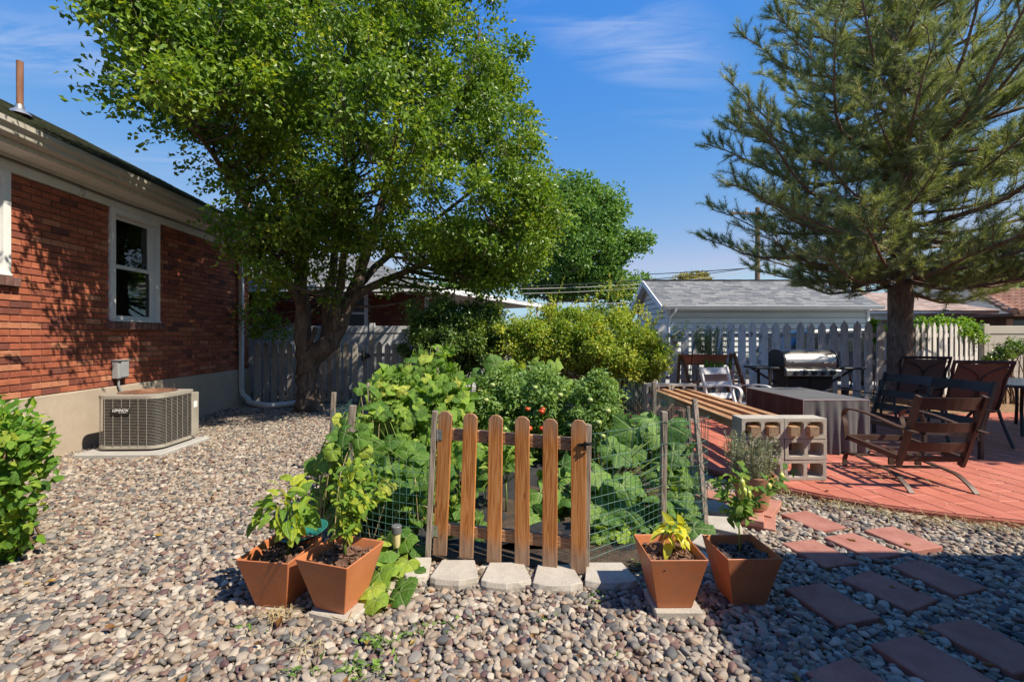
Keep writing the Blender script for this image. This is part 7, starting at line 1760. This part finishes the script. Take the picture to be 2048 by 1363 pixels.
# stray vine outside the fence, over the pebbles beside the second planter
sv_ = thing('squash_vine', 'squash runner with large leaves on the pebbles beside the second planter', 'vegetable plant', (-.6, 2.45, .03))
SL = [(760, 1150, .17, .10), (742, 1180, .15, .09), (753, 1205, .14, .07), (800, 1188, .16, .06), (815, 1128, .17, .09), (826, 1148, .15, .06), (810, 1085, .17, .16), (775, 1108, .15, .15), (798, 1068, .15, .2), (782, 1140, .13, .10), (812, 1168, .13, .06), (768, 1085, .14, .2), (835, 1100, .14, .08), (748, 1122, .13, .13)]
rr = random.Random(6); pts = []
for (x, y, s_, z_) in SL:
    p = gnd(x, y - 6, z_); put_leaf(sv_, 'squash', m_sq_o, p, (rr.gauss(0, .6), -.7, -.15), (rr.gauss(0, .25), -.45, .9), s_, rr); pts.append(p)
petioles(sv_, pts, lambda p, rr: Vector((-.62 + rr.gauss(0, .02), p.y + .05, .035)), m_stem, .005, 'stalks', 86, up=.0)
MB().tube(smooth_path([gnd(800, 1070, .06), gnd(790, 1130, .04), gnd(775, 1180, .04), gnd(770, 1215, .04)], 5), .006, 6).build('runner', m_stem, sv_, smooth=True)
# peppers in the four planters
def T_(px, py, Y): return tuple(at(px, py, Y))
pepper('pepper_plant', 'broad leafed pepper plant in the leftmost planter', (-1.20, 2.44, .245), [T_(575, 972, 2.44), T_(600, 985, 2.5), T_(550, 1000, 2.35), T_(540, 1020, 2.45), T_(612, 1020, 2.45), T_(575, 1010, 2.3), T_(595, 1040, 2.32)], 80, .095, m_pep_y, 91, .09)
pepper('pepper_plant', 'bushy small leafed pepper plant in the second planter from left', (-.87, 2.38, .27), [T_(688, 940, 2.36), T_(710, 935, 2.4), T_(670, 960, 2.33), T_(735, 955, 2.42), T_(700, 985, 2.25), T_(720, 1010, 2.3), T_(680, 1020, 2.28), T_(745, 990, 2.4), T_(765, 970, 2.45), T_(710, 1045, 2.26), T_(690, 1060, 2.28)], 190, .060, m_pep_y, 92, .07, r0=.010)
pepper('pepper_plant', 'small drooping yellow pepper plant right of the gate', (.83, 2.40, .27), [T_(1345, 1050, 2.4), T_(1360, 1058, 2.42), T_(1332, 1065, 2.38), T_(1350, 1070, 2.34)], 26, .085, leafmat('sick_pepper_leaf_single', [(0, (0.30, 0.30, 0.02)), (1, (0.55, 0.46, 0.03))], .36, .4, 'obj'), 93, .06, droop=-.9, r0=.004)
p4, sp4 = pepper('pepper_plant', 'tall pepper plant with hanging pale peppers in the rightmost planter', (1.235, 2.46, .245), [T_(1475, 955, 2.45), T_(1500, 940, 2.4), T_(1455, 965, 2.5), T_(1530, 955, 2.42), T_(1570, 935, 2.45), T_(1555, 965, 2.38), T_(1435, 960, 2.52), T_(1480, 1000, 2.36), T_(1465, 1020, 2.44), T_(1500, 1010, 2.4)], 150, .062, m_pep_o, 94, .06, r0=.006)
m_fruit = pm('pale_pepper', (0.42, 0.46, 0.07), (0.52, 0.53, 0.12), 8, 0.25, spec=.6)
for (x, y, Y) in ((1453, 985, 2.5), (1484, 968, 2.36), (1489, 985, 2.36), (1497, 990, 2.38), (1563, 955, 2.42), (1538, 975, 2.4)):
    p = at(x, y, Y); MB().lathe([(0, -.040), (.006, -.034), (.013, -.01), (.015, .012), (.010, .024), (.003, .026), (.002, .045)], p, 10).build('pepper', m_fruit, p4, smooth=True, angle=0)
# rosemary
m_rose = leafmat('rosemary_needle', [(0.0, (0.10, 0.115, 0.075)), (0.6, (0.17, 0.185, 0.125)), (1.0, (0.26, 0.27, 0.19))], .15, .55)
m_rose2 = leafmat('green_herb_needle', [(0.0, (0.045, 0.075, 0.025)), (1.0, (0.13, 0.17, 0.06))], .2, .5)
def rosemary(label, base, n, h, spread, mat, seed, nl=.022, lean=.35):
    r_ = np.random.default_rng(seed); root = thing('rosemary_plant', label, 'herb', base); mb = MB(); P, D = [], []
    for _ in range(n):
        a = r_.uniform(0, 6.28); q = Vector(base) + Vector((math.cos(a), math.sin(a), 0)) * spread * .5 * math.sqrt(r_.random()); e = q + Vector((math.cos(a) * lean * h * r_.random(), math.sin(a) * lean * h * r_.random(), h * r_.uniform(.55, 1.05)))
        pth = smooth_path([q, q.lerp(e, .5) + Vector((math.cos(a), math.sin(a), 0)) * .02, e], 5); mb.tube(pth, .002, 4, False)
        for k in range(120):
            t = r_.uniform(.06, 1) * (len(pth) - 1); i = min(int(t), len(pth) - 2); p = pth[i].lerp(pth[i + 1], t - i); tan = (pth[i + 1] - pth[i]).normalized(); P.append(tuple(p)); D.append(tuple(tan * .8 + Vector(r_.normal(0, .6, 3))))
    mb.build('stems', m_twig, root); P, D = np.array(P), np.array(D); m_ = len(P); V, T = leaf_cloud(P, D, rand_dirs(m_, r_), r_.uniform(.7, 1.3, m_) * nl, np.full(m_, nl * .16), .1, .05)
    leaf_object('foliage', V, T, 5, r_.random(m_), mat, root)
rosemary('grey green rosemary growing in the round terracotta pot', (RPX - .01, RPY, .32), 75, .34, .22, m_rose, 95, .026)
rosemary('bushy green herb growing in the trough on the ladder stand', (3.62, 8.32, 1.085), 60, .50, .5, m_rose2, 96, .035, .25)
rosemary('low green plant in the pale wooden box planter', (3.65, 8.13, .80), 30, .18, .36, leafmat('herb_leaf', [(0, (0.05, 0.12, 0.02)), (1, (0.14, 0.24, 0.04))]), 97, .04, .5)

# ------------------------------------------------------------------ weeds, fallen leaves, pine straw
wr_ = np.random.default_rng(99); P, D = [], []
for (x, y, n) in ((745, 1280, 26), (770, 1292, 22), (800, 1275, 12), (700, 1335, 26), (730, 1345, 22), (850, 1260, 10), (760, 1335, 18), (600, 1350, 12), (640, 1345, 10), (1185, 1200, 10), (1100, 1235, 6), (905, 1250, 6), (420, 985, 6), (455, 960, 6), (500, 945, 6), (465, 1040, 5), (505, 1255, 5), (1275, 1130, 14), (1290, 1150, 8), (1570, 1010, 8), (1540, 1015, 6), (1210, 1310, 5)):
    o_ = np.array(gnd(x, y, .03))
    for _ in range(n): P.append(o_ + np.array([wr_.normal(0, .035), wr_.normal(0, .03), wr_.uniform(-.005, .02)])); D.append((wr_.normal(), wr_.normal(), wr_.uniform(.1, .8)))
P, D = np.array(P), np.array(D); m_ = len(P); L_ = wr_.uniform(.018, .045, m_); V, T = leaf_cloud(P, D, rand_dirs(m_, wr_) + np.array([0, 0, 1.0]), L_, L_ * .4, .2, .2)
me = mesh_from('weeds', V, T); set_attr(me, 'rnd', np.repeat(wr_.random(m_), 5)); tag(place('weeds', me, leafmat('weed_leaf', [(0, (0.035, 0.075, 0.015)), (1, (0.12, 0.19, 0.04))])), 'small green weeds sprouting between the pebbles', 'weeds', kind='stuff')
# curled dry leaves blown over the pebbles and patio
P = []
for _ in range(150):
    y = wr_.uniform(1.7, 8.5); x = wr_.uniform(-1.1 * y, min(1.1 * y, 4.5))
    if inpoly(np.array([x]), np.array([y]), GARDEN)[0] or x < -5.0 - .055 * y or (y > 6 and x > -1.8) or (1.2 < x < 1.9 and y > 3): continue
    P.append((x, y, (PZ + .008) if inpoly(np.array([x]), np.array([y]), PATIO)[0] else .042))
P = np.array(P); m_ = len(P); D = np.stack([wr_.normal(size=m_), wr_.normal(size=m_), wr_.normal(0, .15, m_)], 1); L_ = wr_.uniform(.03, .06, m_); V, T = leaf_cloud(P, D, rand_dirs(m_, wr_) * .4 + np.array([0, 0, 1.0]), L_, L_ * .55, .5, -.15)
me = mesh_from('fallen_leaves', V, T); set_attr(me, 'rnd', np.repeat(wr_.random(m_), 5)); tag(place('fallen_leaves', me, leafmat('dry_leaf', [(0, (0.12, 0.055, 0.02)), (0.6, (0.26, 0.13, 0.04)), (1, (0.36, 0.25, 0.06))], .1, .7, gain=1.0)), 'dry brown fallen leaves scattered over the pebbles', 'fallen leaves', kind='stuff')
m_straw = leafmat('pine_straw', [(0.0, (0.20, 0.11, 0.05)), (1.0, (0.45, 0.30, 0.15))], .05, .7)
P, D = [], []
def straw(x, y, z, n, sx_, sy_):
    for _ in range(n): P.append((x + wr_.normal(0, sx_), y + wr_.normal(0, sy_), z + abs(wr_.normal(0, .008)))); D.append((wr_.normal(), wr_.normal(), wr_.normal(0, .18)))
for i in range(5, 12):
    a, c = Vector(PATIO[i] + (0,)), Vector(PATIO[i + 1] + (0,))
    for k in range(6):
        q = a.lerp(c, (k + wr_.random()) / 6); straw(q.x, q.y - .12, .045, 26, .09, .05)
for (x, y, n) in ((3.62, 4.35, 60), (3.9, 4.1, 40), (3.3, 4.6, 25), (3.75, 4.5, 40), (4.4, 4.2, 25)): straw(x, y, PZ + .004, n, .14, .10)
for _ in range(40): straw(wr_.uniform(2.2, 5), wr_.uniform(3.5, 6.5), PZ + .003, 4, .05, .05)
for _ in range(26): straw(wr_.uniform(5.2, 7.6), wr_.uniform(7.0, 8.2), PZ + .006, 30, .22, .12)
for (x, y, n) in ((550, 1228, 40), (565, 1232, 30), (700, 1240, 12), (620, 1300, 14), (610, 1290, 10)): q = gnd(x, y, .04); straw(q.x, q.y, .04, n, .035, .02)
P, D = np.array(P), norm(np.array(D)); m_ = len(P); L_ = wr_.uniform(.05, .10, (m_, 1)); sdv = norm(np.cross(D, np.array([[0, .2, 1.0]]))) * .0016
bend = np.cross(D, np.array([[0, 0, 1.0]])) * L_ * wr_.uniform(-.25, .25, (m_, 1)); up_ = np.array([[0, 0, .0025]])
V = np.stack([P - sdv, P + sdv, P + D * L_ * .5 + bend + sdv + up_, P + D * L_ * .5 + bend - sdv + up_, P + D * L_], 1).reshape(-1, 3); o5 = (np.arange(m_) * 5).reshape(-1, 1)
T = np.concatenate([o5 + np.array([[0, 1, 2]]), o5 + np.array([[0, 2, 3]]), o5 + np.array([[3, 2, 4]])])
me = mesh_from('pine_straw', V, T); set_attr(me, 'rnd', np.repeat(wr_.random(m_), 5)); tag(place('pine_straw', me, m_straw), 'dry tan pine needles along the patio edge', 'pine needles', kind='stuff')
